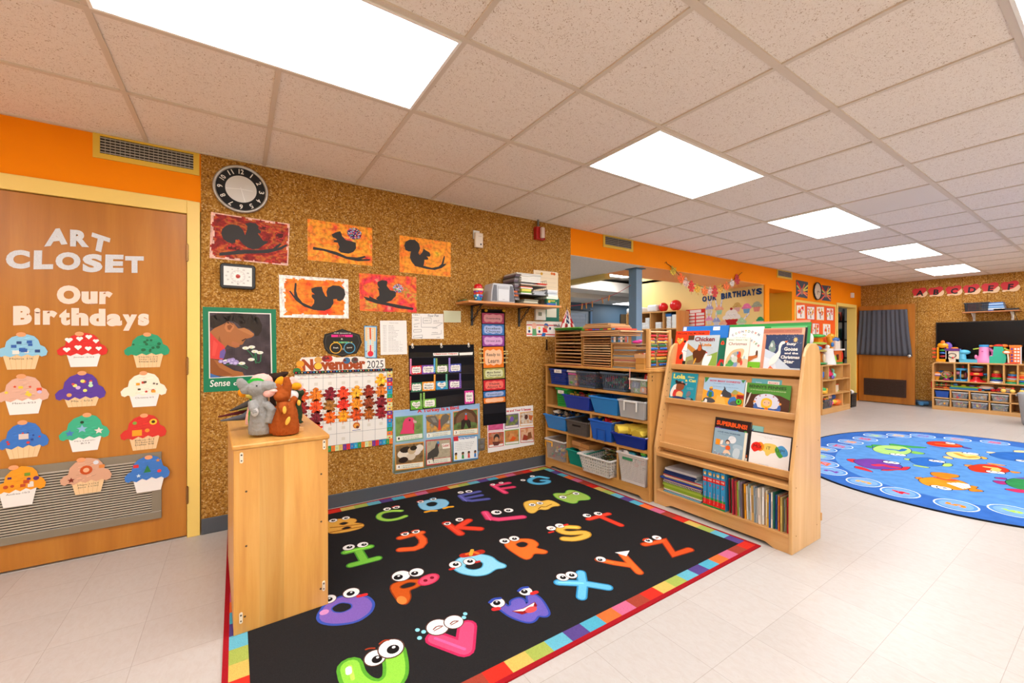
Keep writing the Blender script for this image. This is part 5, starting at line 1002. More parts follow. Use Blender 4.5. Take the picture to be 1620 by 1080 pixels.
puppet((.20,2.34, cz + .012),'pink and orange beaked hand puppet at the right of the stand',[('body', PL_PINK,[('l',[(.035,.0),(.04,.05),(.028,.15)],(0,0,0)),('e',(.0,0,.205),(.04,.035,.04)),('t',[(.02,0,.235),(.055,0,.215),(.07,0,.175)],[.018,.016,.014])],.005),('ear', PL_ORG,[('e',(-.028,-.025,.225),(.018,.014,.028), Zr(30))],0),('beak', PL_ORG,[('e',(.045,-.035,.2),(.024,.016,.018))],0),('chest', plush('white_plush','dcd4d0'),[('e',(.03,-.03,.155),(.026,.02,.026))],0)])
puppet((.25,2.42, cz + .012),'dark green reptile hand puppet at the far right of the stand',[('body', PL_DG,[('l',[(.03,.0),(.036,.04),(.03,.13)],(0,0,0)),('e',(.01,-.01,.155),(.036,.028,.024)),('t',[(.0,-.02,.02),(.02,-.05,.012),(.035,-.06,.01)],[.014,.01,.004])],.005),('stripe', plush('lime_plush','a8b838'),[('e',(-.005,-.03,.07),(.008,.008,.03))],0)])
puppet((.135,2.46, cz + .012),'dark brown bird hand puppet with long grey tail feathers reaching left',[('body', PL_DK,[('l',[(.035,.0),(.038,.05),(.03,.17)],(0,0,0)),('e',(.03,0,.235),(.042,.035,.026)),('e',(.06,0,.25),(.034,.02,.014), Zr(-15))],.005),
    ('tail_feather', plush('slate_plush','5a5a5e'),[('t',[(-.03,0,.10),(-.11,-.03,.05),(-.2,-.05,.045)],[.022,.016,.003])],0),('tail_feather', plush('slate_brown_plush','4a4440'),[('t',[(-.03,0,.14),(-.1,-.01,.105),(-.165,-.02,.085)],[.02,.016,.003])],0),
    ('tail_feather', plush('maroon_plush','5a2428'),[('t',[(-.03,.0,.085),(-.13,-.01,.07),(-.21,-.02,.06)],[.01,.008,.003])],0),('tail_feather', plush('olive_plush','8a8448'),[('t',[(-.03,0,.1),(-.09,-.02,.09),(-.13,-.03,.085)],[.01,.007,.003])],0)])
# ---------------------------------------------------------------- tub shelf beside the rug (turned a few degrees)
SRZ = R(4.25); SO = Vector((2.64,2.085,0)); SX = Vector((math.cos(SRZ), math.sin(SRZ),0)); SY = Vector((-math.sin(SRZ), math.cos(SRZ),0))
def at(x, y, z): return SO + SX * x + SY * y + Vector((0,0, z))
sh = thing('tub_shelf', tuple(SO),'wide wooden shelf unit full of plastic tubs between the cork wall and the book display','shelf unit', rz=SRZ)
SW, SD, ST = 1.183,.36,1.016; sb = [(.1,.075),(.39,.365),(.62,.597),(.822,.80)]
for y in (0, SW - .02): MB().box(0, SD, y, y + .02,0, ST - .022).build('side_panel', W_OAKZ, sh, bevel=.003)
MB().box(-.012, SD + .01,-.012, SW + .004, ST - .022, ST).build('top_board', W_OAKY, sh, bevel=.006)
MB().box(SD - .012, SD,.02, SW - .02,.03, ST - .022).build('back_panel', W_BIRCHY, sh)
for z1, z0 in sb: MB().box(.002, SD - .012,.02, SW - .02, z0, z1).build('shelf_board', W_OAKY, sh, bevel=.003)
MB().prism([(.02,.03),(.06,.03),(.1,.005),(.1,.0),(.02,0)][:0] or [(.02,0),(.02,.075),(SW - .02,.075),(SW - .02,0),(SW - .06,.0),(SW - .1,.028),(.1,.028),(.06,0)],.004,.022,'X').build('kick_board', W_OAKY, sh)
for y, z0, z1 in ((.595,.39,.597),(.885,.1,.365),(.305,.1,.365)): MB().box(.002, SD - .012, y - .009, y + .009, z0, z1).build('divider', W_OAKZ, sh, bevel=.002)
m = MB()
for i in range(2): m.lathe([(.006,0),(.006,.003)],(.03,-.003,.965 - .03 * i),10,'8a6c40', Matrix.Rotation(R(90),3,'X'))
m.build('connector_plate', M_METAL, sh)
# containers
def wall(m, a, b, c, d, nx, ny, bx, by, col, th, n):
    """lattice between the corners a b (bottom) c d (top); bar shares bx, by; rims kept solid"""
    a, b, c, d = map(Vector,(a, b, c, d)); g = lambda s, t: (a * (1 - s) + b * s) * (1 - t) + (d * (1 - s) + c * s) * t; n = Vector(n) * th
    def cell(s0, s1, t0, t1):
        q = [g(s0, t0), g(s1, t0), g(s1, t1), g(s0, t1)]; v = q + [p + n for p in q]
        m.add(v,[(0,1,2,3),(7,6,5,4),(0,4,5,1),(1,5,6,2),(2,6,7,3),(3,7,4,0)], col)
    lo, hi = .1,.88
    cell(0,1,0, lo); cell(0,1, hi,1)
    for i in range(nx + 1): c_ = i / nx; h = bx / nx / 2; cell(max(0, c_ - h), min(1, c_ + h), lo, hi)
    for j in range(1, ny):
        t = lo + (hi - lo) * j / ny; h = by * (hi - lo) / ny / 2
        for i in range(nx): cell(i / nx + bx / nx / 2,(i + 1) / nx - bx / nx / 2, t - h, t + h)
def tub(name, y0, y1, z0, z1, col, lab, x0=-.03, depth=.3, ins=.02, style='tub', cat='storage tub', mat=None, rim=.008, grp=None, nx=12, ny=4, par=None, loc=None, rz=None, handle=None):
    w = y1 - y0; h = z1 - z0; cy = (y0 + y1) / 2
    t = thing(name, tuple(loc or at(x0, cy, z0)), lab, cat, grp, rz=SRZ if rz is None else rz); W2 = w / 2; i = ins; th = .003
    m = MB(); mat = mat or M_PLAST
    if style == 'tub':
        fs = ((-W2, W2),(-W2 + i, W2 - i))
        o = [(0,-W2, h),(depth,-W2, h),(depth, W2, h),(0, W2, h)]; b = [(i,-W2 + i,0),(depth - i,-W2 + i,0),(depth - i, W2 - i,0),(i, W2 - i,0)]
        k = .004; oi = [(k,-W2 + k, h),(depth - k,-W2 + k, h),(depth - k, W2 - k, h),(k, W2 - k, h)]; bi = [(i + k,-W2 + i + k, k),(depth - i - k,-W2 + i + k, k),(depth - i - k, W2 - i - k, k),(i + k, W2 - i - k, k)]
        m.add(o + b + oi + bi,[(4,5,1,0),(5,6,2,1),(6,7,3,2),(7,4,0,3),(7,6,5,4),(8,9,13,12),(9,10,14,13),(10,11,15,14),(11,8,12,15),(12,13,14,15),(0,1,9,8),(1,2,10,9),(2,3,11,10),(3,0,8,11)], col)
        m.build('body', mat, t, bevel=.008 if mat is not M_CLEAR else 0)
    else:
        A = [(i,-W2 + i,0),(i, W2 - i,0),(0, W2, h),(0,-W2, h)]; B = [(depth - i, W2 - i,0),(i, W2 - i,0),(0, W2, h),(depth, W2, h)]; Cc = [(i,-W2 + i,0),(depth - i,-W2 + i,0),(depth,-W2, h),(0,-W2, h)]; D = [(depth - i,-W2 + i,0),(depth - i, W2 - i,0),(depth, W2, h),(depth,-W2, h)]
        bx, by = (.45,.5) if style == 'slots' else (.55,.5) if style == 'holes' else (.62,.35)
        if style == 'slots': ny = 1
        nd = max(3, int(nx * depth / w))
        wall(m,*A, nx, ny, bx, by, col, th,(1,0,0)); wall(m,*Cc, nd, ny, bx, by, col, th,(0,1,0)); wall(m,*B, nd, ny, bx, by, col, th,(0,-1,0)); wall(m,*D, nx, ny, bx, by, col, th,(-1,0,0))
        m.box(i, depth - i,-W2 + i, W2 - i,0,.004, col); m.build('body', mat, t)
    r_ = MB(); r_.box(-rim,0,-W2 - rim, W2 + rim, h - .012, h + .002, col).box(depth, depth + rim,-W2 - rim, W2 + rim, h - .012, h + .002, col).box(0, depth,-W2 - rim,-W2, h - .012, h + .002, col).box(0, depth, W2, W2 + rim, h - .012, h + .002, col)
    r_.build('rim', mat if mat is not M_CLEAR else M_PLAST, t, bevel=.003)
    if handle: handle(t, W2, h)
    return t
def heap(box, n, cols, size, lab, seed=1, shape='brick', name='toy_pieces', mat=None):
    x0, x1, y0, y1, z0, z1 = box; r = random.Random(seed); m = MB()
    for i in range(n):
        x, y = r.uniform(x0, x1), r.uniform(y0, y1); z = z0 + (z1 - z0) * r.random() ** .8; s = size * r.uniform(.6,1.25)
        m.M = Matrix.Translation(at(x, y, z)) @ Matrix.Rotation(r.uniform(0,6.28),4,'Z') @ Matrix.Rotation(r.uniform(-.8,.8),4,'X'); c = r.choice(cols)
        if shape == 'brick': m.box(-s, s,-s * .55, s * .55,-s * .4, s * .4, c)
        elif shape == 'ball': m.ell((0,0,0),(s, s * .7, s * .6), c,8,5)
        elif shape == 'stick': m.tube([(-s * 2.4,0,0),(0,0, s * .6),(s * 2.4,0,0)], s * .35,6, c)
    m.M = Matrix(); return tag(m.build(name, mat or M_PLAST), lab,'toy pieces', kind='stuff')
def label_on(t, w, h, y, z, txt, col='f0ece6', x=-.009):
    a = Art(Pl((x,0,0),(0,-1,0),(0,0,1)), h=.0003); a.sheet([(-y - w / 2, z - h / 2),(-y + w / 2, z - h / 2),(-y + w / 2, z + h / 2),(-y - w / 2, z + h / 2)], col,.0004); a.W(-y, z - h * .2, h * .4, txt,'303030', bold=0); a.build('label', M_PAPER, t)
G_T = 'tubs and baskets on the wooden shelf'
t = tub('plastic_basket',.895,1.12,.826,.972,'1a3a94','dark blue basket with a white label, left end of the top row', x0=.0, ins=.012, style='holes', cat='basket', nx=14, ny=6, grp=G_T); label_on(t,.1,.032,-.01,.128,'Blocks')
heap((.02,.28,.92,1.1,.84,.93),40,['b08050','806040','705038'],.018,'brown wooden pieces inside the dark blue basket',2)
t = tub('clear_tub',.765,.885,.826,.965,'e0dcd8','small clear tub with a pink lid edge in the top row', x0=.01, ins=.008, mat=M_CLEAR, grp=G_T); MB().box(-.006,.0,-.05,.05,.105,.118,'c04a98').build('handle', M_PLAST, t)
heap((.03,.26,.785,.865,.835,.93),60,['f06a28','e8b838','58a048','d84838','7050a0','3080c0'],.018,'orange and green shapes inside the small clear tub',3)
tub('plastic_basket',.535,.755,.826,.968,'4a5a6c','grey blue slotted basket of coloured pencils, left one of the pair', x0=-.005, ins=.014, style='slots', cat='basket', nx=13, grp=G_T)
heap((.03,.27,.555,.735,.84,.935),90,['d8b090','c88a60','8060a0','e0c0a0','c04a30','a89878'],.016,'wooden pegs and pencils inside the left grey blue basket',4,'stick')
tub('plastic_basket',.215,.475,.826,.974,'4a5a6c','grey blue slotted basket of red bricks, right one of the pair', x0=-.005, ins=.014, style='slots', cat='basket', nx=13, grp=G_T)
heap((.03,.27,.235,.455,.84,.93),90,['d82028','c81c24','e0302c','2c9a48','e8c030','f0f0e8'],.018,'mostly red bricks inside the right grey blue basket',5)
tub('clear_tub',.03,.185,.826,.94,'d8dcd4','clear tub of big coloured letters at the right end of the top row', x0=.005, ins=.006, mat=M_CLEAR, grp=G_T)
for i,(y, z, c, ch, a_) in enumerate(((.148,.89,'2a5a9c','J',8),(.075,.905,'4a9a3c','VI',-6),(.085,.853,'f07820','B',10),(.15,.845,'5aa048','K',-12),(.06,.95,'c8282c','S',15))):
    t = thing('letter_block', tuple(at(.02 + .01 * i, y, z)),'%s soft letter block in the clear tub, top row right' % {'2': 'blue','4': 'green','f': 'orange','5': 'light green','c': 'red'}[c[0]],'toy block','letter blocks in the clear tub', rz=SRZ)
    m = MB(); m.M = Matrix.Rotation(R(a_),4,'X'); m.box(0,.03,-.03,.03,-.025,.025, c); m.build('block', M_PLAST, t, bevel=.006); a = Art(Pl((0,0,0),(0,-1,0),(0,0,1)), h=.001); a.W(0,-.014,.028, ch,'d8e4f0'); a.build('letter_mark', M_PAPER, t)
t = tub('plastic_basket',.885,1.03,.62,.792,'1c9a3c','green perforated basket in the second row', x0=.0, ins=.012, style='holes', cat='basket', nx=9, ny=7, grp=G_T); label_on(t,.08,.03,0,.14,'Cars')
heap((.02,.28,.90,1.02,.70,.785),40,['f08a20','e8b040','d86828'],.02,'orange pieces heaped in the green basket',6)
tub('storage_tub',.585,.91,.622,.745,'1838a8','dark blue tub with red toys on top in the second row', ins=.026, grp=G_T)
heap((.02,.25,.62,.87,.70,.755),40,['d02828','c8a040','383030','6a8a30','803838'],.022,'dark and red toys heaped in the dark blue tub',7)
tub('storage_tub',.278,.578,.622,.764,'2a84d0','bright light blue tub in the middle of the second row', ins=.03, grp=G_T)
t = tub('storage_tub',.028,.272,.626,.768,'c8c8c8','smoky clear tub with white clip handles, right end of the second row', ins=.012, mat=vmat('smoky_plastic',.25, alpha=.55), grp=G_T)
for y in (-.06,.055): MB().box(-.016,-.009, y - .006, y + .006,.06,.14,'dcdcd8').build('clip_handle', M_PLAST, t, bevel=.002)
MB().box(-.016,-.009,-.06,.055,.128,.142,'dcdcd8').build('clip_bar', M_PLAST, t, bevel=.002)
heap((.03,.26,.05,.25,.635,.70),30,['b87070','808080','9a9490'],.025,'dull toys inside the smoky clear tub',8)
t = tub('storage_tub',.875,1.17,.392,.528,'3088d8','light blue tub heaped with toy animals, left end of the third row', ins=.03, grp=G_T)
heap((.02,.25,.92,1.13,.50,.565),50,['8a7460','e0d8cc','2c2824','c8b090','5a4a3c'],.022,'brown and white toy animals heaped in the light blue tub',9,'ball')
t = tub('woven_basket',.607,.868,.392,.52,'5a5450','dark grey woven basket with a slot handle in the third row', ins=.012, style='weave', cat='basket', nx=26, ny=9, grp=G_T); MB().box(-.002,.001,-.05,.05,.078,.092,'0c0a0a').build('slot_handle', M_DARK, t)
heap((.03,.27,.64,.84,.40,.50),40,['282420','3a3430','4a5038'],.022,'dark toys inside the grey woven basket',10)
t = tub('storage_tote',.342,.582,.392,.562,'1f62c8','tall bright blue tote of red and yellow bricks in the third row', ins=.022, grp=G_T)
m = MB().box(-.002 + .006,.012,-.05,.05,.09,.1,'184ea4').box(.004,.014,-.05,-.04,.0,.09,'184ea4').box(.004,.014,.04,.05,0,.09,'184ea4'); m.build('front_rib', M_PLAST, t)
heap((.02,.25,.36,.56,.51,.575),60,['e02424','e02424','f0c428','e8b020'],.016,'red and yellow bricks heaped in the blue tote',11)
tub('storage_tub',.022,.335,.392,.492,'102c94','navy blue tub with folded yellow cloths, right end of the third row', x0=-.035, ins=.028, grp=G_T)
def cloth_roll(p0, p1, r0, lab, seed):
    m = MB(); a_, b_ = Vector(at(*p0)), Vector(at(*p1)); rr = random.Random(seed); d = (b_ - a_).normalized(); u = Vector((0,0,1)); w = d.cross(u); N_ = 22; vs = []
    for i in range(15):
        c = a_.lerp(b_, i / 14)
        for k in range(N_): an = 6.2832 * k / N_; q = r0 * (1 + .14 * math.sin(k * 1.9 + i * .35 + seed) + .07 * rr.uniform(-1,1)); vs.append(c + w * math.cos(an) * q * 1.35 + u * math.sin(an) * q * .8)
    m.add(vs,[(j * N_ + k, j * N_ + (k + 1) % N_,(j + 1) * N_ + (k + 1) % N_,(j + 1) * N_ + k) for j in range(14) for k in range(N_)],'e8cc50', True); m.add(vs[:N_],[tuple(reversed(range(N_)))],'d8b840'); m.add(vs[-N_:],[tuple(range(N_))],'d8b840')
    return tag(m.build('folded_cloth', M_CLOTH), lab,'cloth','yellow cloths in the navy tub')
cloth_roll((-.02,.30,.515),(.2,.15,.525),.045,'rolled yellow cloth at the left of the navy tub',1); cloth_roll((.0,.12,.50),(.22,.06,.52),.045,'rolled yellow cloth at the right of the navy tub',2); cloth_roll((.02,.21,.515),(.22,.12,.55),.035,'rolled yellow cloth on top in the middle of the navy tub',3)
t = tub('clear_box',.898,1.148,.102,.295,'d8d4d0','clear box with a yellow clip handle, bottom left of the shelf unit', ins=.014, mat=M_CLEAR, grp=G_T)
MB().tube([(-.014,.11,.12),(-.014,.11,.17),(-.014,.02,.17),(-.014,.02,.13)],.006,8,'f0a820').build('clip_handle', M_PLAST, t)
heap((.03,.26,.925,1.125,.115,.20),110,['e8e0d4','c83838','3058a0','e8b838','40884a','b06040','dcd8d0'],.017,'mixed small bricks inside the clear box',12)
tub('storage_tub',.655,.875,.102,.24,'0f8c78','teal tub holding cardboard boxes in the bottom row', x0=-.012, ins=.022, grp=G_T)
for i,(y, z, w, d, h, c) in enumerate(((.80,.245,.13,.16,.03,'b8804c'),(.71,.24,.10,.2,.03,'c08a54'),(.79,.276,.12,.2,.038,'c68e58'),(.685,.272,.11,.2,.034,'b88048'))):
    tag(MB().box(-d / 2, d / 2,-w / 2, w / 2,0, h, c).build('cardboard_box', M_DARK, bevel=.002, loc=tuple(at(.13, y, z))),'flat cardboard box on the teal tub, %s' % ('lower left','lower right','upper left','upper right')[i],'box','cardboard boxes on the teal tub'); bpy.context.view_layer.update()
tub('laundry_basket',.325,.665,.102,.255,'dcd8d2','white perforated basket of dark leafy toys, standing proud of the bottom row', x0=-.075, depth=.33, ins=.028, style='holes', cat='basket', nx=12, ny=5, rim=.012, grp=G_T)
heap((.03,.25,.35,.52,.2,.30),90,['3c4a2c','4a3c24','2c2c20','6a7a3c','a86a30'],.014,'dark green leafy toy pieces heaped in the white basket',13,'stick')
t = tub('woven_basket',.022,.285,.103,.34,'d8d0cc','tall white woven basket of mixed toys, bottom right of the shelf unit', x0=-.018, ins=.02, style='weave', cat='basket', nx=17, ny=14, rim=.01, grp=G_T)
MB().box(-.004,.001,-.01,.085,.185,.205,'3a8a60').build('slot_handle', M_DARK, t)
heap((.03,.25,.05,.26,.22,.36),30,['38a0b8','e8e0dc','2c2c30','d03030','60b838'],.032,'mixed blue, white and red toys heaped in the tall white basket',14,'ball')
# puzzle racks and puzzles on the shelf
WOODC = ['c89a68','b8865a','d2a878','bc8c50','c4905c','a8784c','d8b488','b08050']
def rack(y0, y1, z1, lab, n, side_lab, thick=.016, seed=1, x0=.03, dep=.27):
    t = thing('puzzle_rack', tuple(at(x0,(y0 + y1) / 2, ST)), lab,'rack','puzzle racks', rz=SRZ); w = (y1 - y0) / 2; h = z1 - ST
    for s in (-1,1): MB().box(0, dep, min(s * w, s * (w - .012)), max(s * w, s * (w - .012)),0, h).build('side_panel', W_OAKZ, t, bevel=.002)
    MB().box(dep - .008, dep,-w + .012, w - .012,0, h).build('back_panel', W_OAKZ, t); MB().box(0, dep - .008,-w + .012, w - .012,0,.006,'a03028').build('bottom_board', M_PAINT, t)
    r = random.Random(seed); st = (h - .012) / n
    for i in range(n):
        z = ST + .008 + st * i; c = r.choice(WOODC); tk = min(st * .45,.010) * r.uniform(.75,1.25)
        tag(MB().box(-.01 + r.uniform(-.012,.006), dep - .03,-w + .016, w - .016 - r.uniform(0,.006),0, tk, c).build('puzzle_board', M_DARK, loc=tuple(at(x0,(y0 + y1) / 2, z))),'wooden puzzle board in the %s of puzzles, number %d from the bottom' % (side_lab, i + 1),'puzzle','puzzle boards in the racks').rotation_euler.z = SRZ
rack(.722,1.08,1.345,'left wooden rack of puzzles on the tub shelf, under the green tray',10,'left rack', seed=1)
rack(.385,.712,1.282,'right wooden rack of puzzles on the tub shelf',12,'right rack', seed=2)
def board(y0, y1, z, th, c, lab, x0=.02, x1=.3, name='puzzle_board', cat='puzzle', grp='loose puzzle boards', mat=None, rz=0):
    o = MB().box(x0, x1, y0 - (y0 + y1) / 2, y1 - (y0 + y1) / 2,0, th, c).build(name, mat or M_DARK, bevel=.0015, loc=tuple(at(0,(y0 + y1) / 2, z))); o.rotation_euler.z = SRZ + rz; return tag(o, lab, cat, grp)
board(.70,1.07,1.3455,.012,'2e9a3c','dark green tray on the left puzzle rack',.02,.28,'plastic_tray','tray', None, M_PLAST); board(.72,1.06,1.358,.010,'5cb038','bright green tray on top of the dark green one',.0,.26,'plastic_tray','tray', None, M_PLAST)
nm = ['lowest','second','third','fourth','fifth','sixth','topmost']
for i,(y0, y1, z, c, x1) in enumerate(((.29,.715,1.2835,'c89a68',.30),(.29,.715,1.300,'b8865a',.31),(.27,.715,1.3165,'d2a878',.31),(.30,.70,1.334,'c44838',.26),(.37,.69,1.351,'bc8c60',.28),(.37,.68,1.365,'c8a070',.26),(.40,.66,1.379,'b88858',.24))):
    board(y0, y1, z,.013, c,'loose puzzle board piled on the right rack, %s of the pile' % nm[i],.0, x1)
    if i == 3:
        for k in range(9): tag(MB().box(-.004,.0,-.016,.016,0,.012,['58a838','e87828','d83838','3868c0','7a58a0','4a9848','b04848','e8c848','60a0c8'][k]).build('puzzle_piece', M_PLAST, loc=tuple(at(-.001,.68 - k * .042,1.3345))),'%s edge piece of the colourful puzzle on the right rack' % ['lime green','orange','red','blue','violet','leaf green','brick red','yellow','pale blue'][k],'puzzle piece','edge pieces of the colourful puzzle').rotation_euler.z = SRZ
r = random.Random(5)
for i in range(17): board(.13 + r.uniform(0,.02),.375 + r.uniform(-.012,.004), ST + .001 + i * .0119,.0085, r.choice(WOODC + ['9a6048','c87868','8a98a0']),'thin board in the loose stack beside the racks, number %d from the bottom' % (i + 1),.03,.31 + r.uniform(-.02,.01))

m = MB().box(0,.004,-.085,.085,0,.05,'8a9aa8'); t = m.build('picture_card', M_CARD, loc=tuple(at(.02,.30,1.228))); t.rotation_euler.z = SRZ; tag(t,'small card strip with faces propped on the loose puzzle stack','card')
a = Art(Pl((0,0,0),(0,-1,0),(0,0,1)), h=.0004); r = random.Random(4)
for i in range(7): a.R(-.08 + i * .023,.004,-.06 + i * .023,.046, r.choice(['e8d8c8','3a78b0','c85040','284a3c','e0b040'])); a.E((-.07 + i * .023,.03),.007,.009, r.choice(['c89070','8a5838','e0b898']),10)
a.build('printed_faces', M_CARD, t)
bag = MB().ell((0,0,.012),(.03,.045,.014),'d83898',12,6).ell((.0,-.03,.02),(.02,.02,.012),'e84aa8',10,6); tag(bag.build('pink_toy', M_GLOSS, loc=tuple(at(.12,.2,1.2195))),'small bright pink toy on the loose puzzle stack','toy')
# boxes by the abacus
def sbox(y0, y1, z0, z1, x0, x1, c, lab, name='wooden_box', cat='box', grp='boxes beside the abacus', mat=M_DARK):
    o = MB().box(x0, x1,-(y1 - y0) / 2,(y1 - y0) / 2,0, z1 - z0, c).build(name, mat, bevel=.002, loc=tuple(at(0,(y0 + y1) / 2, z0))); o.rotation_euler.z = SRZ; return tag(o, lab, cat, grp)
sbox(.045,.125, ST + .001,1.06,-.005,.15,'c89048','lower pale wooden box in front of the abacus'); sbox(.045,.123,1.0615,1.105,-.006,.14,'bc8038','upper amber wooden box in front of the abacus')
t = thing('wooden_tray', tuple(at(.1,.09,1.1065)),'open wooden tray of small blocks on top of the amber box','tray', rz=SRZ)
MB().box(-.1,.12,-.045,.05,0,.004,'c89a70').box(-.1,-.095,-.045,.05,.004,.03,'c89a70').box(.115,.12,-.045,.05,.004,.03,'c89a70').box(-.095,.115,-.045,-.04,.004,.03,'b88a60').box(-.095,.115,.045,.05,.004,.03,'b88a60').build('tray_body', M_DARK, t)
heap((.02,.2,.055,.13,1.125,1.142),50,['e02828','f0c030','70c0d8','e8e0d8','e87828'],.010,'small bright blocks in the wooden tray',15)
# abacus
ab = thing('abacus', tuple(at(.03,.03, ST)),'wooden counting frame with rows of coloured beads at the right end of the shelf','abacus', rz=SRZ); AW = .285; AH = .315
for x in (0, AW): MB().box(x - .014, x + .014,-.016,.016,.012, AH).build('post', W_BIRCH, ab, bevel=.007)
MB().box(-.016, AW + .016,-.022,.05,0,.013).build('base_board', W_BIRCHX, ab, bevel=.003); MB().tube([(.01,0, AH - .02),(AW - .01,0, AH - .02)],.008,10,'d8a870').build('top_rail', M_PAINT, ab)
r = random.Random(11)
for i, c in enumerate(['2068c8','1c7840','e8b838','f05a28','d82428','2070d0','2c7a38','e8c050','ec4a24','d02030']):
    z = .035 + i * .0255; MB().tube([(.01,0, z),(AW - .01,0, z)],.0018,6,'b0aca8').build('rod', M_METAL, ab); m = MB(); x = .03; k = r.randint(2,4)
    for j in range(10):
        if j == 10 - k - 3: x += r.uniform(.02,.05)
        m.ell((x,0, z),(.0095,.010,.010), c,10,6); x += .0195
    m.build('bead_row', M_GLOSS, ab)
m = MB().tube([at(-.02,.165, ST + .01), at(-.018,.168,.97), at(-.018,.17,.9), at(-.02,.168,.865)],.003,6,'e8a898'); m.ell(at(-.02,.168,.862),(.008,.008,.008),'d88878',8,6); tag(m.build('cord', M_CLOTH),'pink cord hanging down over the top row of tubs','cord')
# small flag behind the racks
fb = at(.2,1.09,1.358); t = thing('flag',(fb.x, fb.y, ST),'small draped red, white and blue flag on a stick behind the left puzzle rack','flag'); MB().lathe([(.003,.0),(.003,.56),(.001,.585)],(0,0,0),8,'3a2c20').build('stick', M_DARK, t)
m = MB(); n = 26
for j in range(18):
    for i in range(n):
        def fp(i_, j_):
            s = i_ / n; q = j_ / 18; w = .125 * (q ** .9) ; return ((s - .45) * 2 * w * .9,-.014 * math.sin(s * 25) * q - .01,.545 - .2 * q - .03 * abs(s - .5) * q)
        if i < n * .62 and i > n * .28 and j < 13: c = 'e8e6e4' if (i * 3 + j * 5) % 4 == 0 else '26325c'
        else: c = 'b42a30' if ((i + j // 4) // 2) % 2 else 'ece6e2'
        m.add([fp(i, j), fp(i + 1, j), fp(i + 1, j + 1), fp(i, j + 1)],[(0,1,2,3)], c, False)
m.build('cloth', M_CLOTH, t)
# ---------------------------------------------------------------- sloping book display
dsp = thing('book_display',(2.67,1.115,0),'sloping wooden book display rack with ledges at the right of the black rug','book display'); DW = .955
pr = [(0,0),(0,.43),(.045,.62),(.085,.80),(.175,1.145),(.205,1.195),(.25,1.222),(.32,1.222),(.365,1.2),(.385,1.15),(.39,1.0),(.39,0)]
M_DSP = wood('display_panel',('cb9a60','d6a76c','e0b57e'),'Z',1,.32)
M_DSY = wood('display_ledge',('c49052','cf9c60','dba972'),'Y',1,.32)
for y in (0, DW - .02): MB().prism(pr, y, y + .02,'Y').build('side_panel', M_DSP, dsp, bevel=.004)
MB().add([(.085,.02,.40),(.085, DW - .02,.40),(.2165, DW - .02,1.0),(.2165,.02,1.0),(.095,.02,.398),(.095, DW - .02,.398),(.2265, DW - .02,.998),(.2265,.02,.998)],[(0,1,2,3),(7,6,5,4),(0,3,7,4),(1,5,6,2),(2,6,7,3),(0,4,5,1)],'ffffff').build('sloping_panel', M_DSY, dsp)
MB().add([(.27,.02,.985),(.27, DW - .02,.985),(.315, DW - .02,1.19),(.315,.02,1.19),(.28,.02,.983),(.28, DW - .02,.983),(.325, DW - .02,1.188),(.325,.02,1.188)],[(0,1,2,3),(7,6,5,4),(0,3,7,4),(1,5,6,2),(2,6,7,3),(0,4,5,1)],'ffffff').build('upper_panel', M_DSY, dsp)
LEDGE = [(.200,1.03),(.126,.772),(.050,.439)]
for x, z in LEDGE:
    MB().box(x + .004, x + .09,.02, DW - .02, z - .014, z + .004).box(x - .012, x + .004,.018, DW - .018, z - .010, z + .030).build('ledge', M_DSY, dsp, bevel=.003)
MB().box(.004,.385,.02, DW - .02,.366,.394).build('shelf_board', M_DSY, dsp, bevel=.003)
MB().box(.004,.385,.02, DW - .02,.088,.108).build('shelf_board', M_DSY, dsp, bevel=.003)
MB().prism([(.02,0),(.02,.088),(DW - .02,.088),(DW - .02,0),(DW - .10,.0),(DW - .15,.022),(.15,.022),(.10,0)],.006,.022,'X').build('kick_board', M_DSY, dsp)
MB().box(.375,.387,.02, DW - .02,.03,1.1).build('back_panel', M_DSP, dsp)
for i in range(26):
    z = .42 + i * .024; x = .002 + (z - .43) * .235
    if i % 2 == 0: MB().ell((x + .03, DW - .0205, z),(.003,.0015,.006),'5a4028',8,4).build('peg_hole', M_DARK, dsp)
for x, z in ((.06,.62),(.05,.38),(.35,.62),(.33,.1),(.05,.1)): MB().ell((x,-.0005, z),(.004,.001,.004),'8a6038',8,4).build('screw_cap', M_DARK, dsp)
MB().box(.388,.4,-.004,.03,.11,.16).build('corner_catch', W_BIRCH, dsp, bevel=.003)
def bpl(i, off):
    x, z = LEDGE[i]; o = Pl((2.67 + x + .045,0, z + .004),(0,-1,0),(.222,0,1)); return Pl(o.O + o.n * off, o.ux, o.uy)
def book(i, off, k, TL, TR, w, lab, col, draw=None, th=.008, name='picture_book', h=None, edge='ece4d8', grp='picture books on the display'):
    """upright book: top corners traced on the photo, foot on ledge i"""
    pl = bpl(i, off); a0, b0 = pl.px(*zt(k,[TL])[0]); a1, b1 = pl.px(*zt(k,[TR])[0]); bt = (b0 + b1) / 2; W = a1 - a0; H = h or bt; y0 = bt - H
    O = pl.pt(a0, y0,0); t = thing(name, tuple(O), lab,'book', grp); lp = Pl((0,0,0), pl.ux, pl.uy)
    A = Art(lp, h=-th + .001); A.sheet([(.002,.002),(W - .002,.002),(W - .002, H - .002),(.002, H - .002)], edge, th - .002); A.build('pages', M_PAPER, t)
    c = Art(lp, h=-th); c.sheet([(0,0),(W,0),(W, H),(0, H)], dark(col,.9),.0008); c.h = -.001; c.sheet([(0,0),(W,0),(W, H),(0, H)], col,.001)
    c.h = -th; c.sheet([(0,0),(.002,0),(.002, H),(0, H)], dark(col,.85), th)
    c.h = .0001
    if draw: draw(c, W, H)
    c.build('cover', M_CARD, t); return t
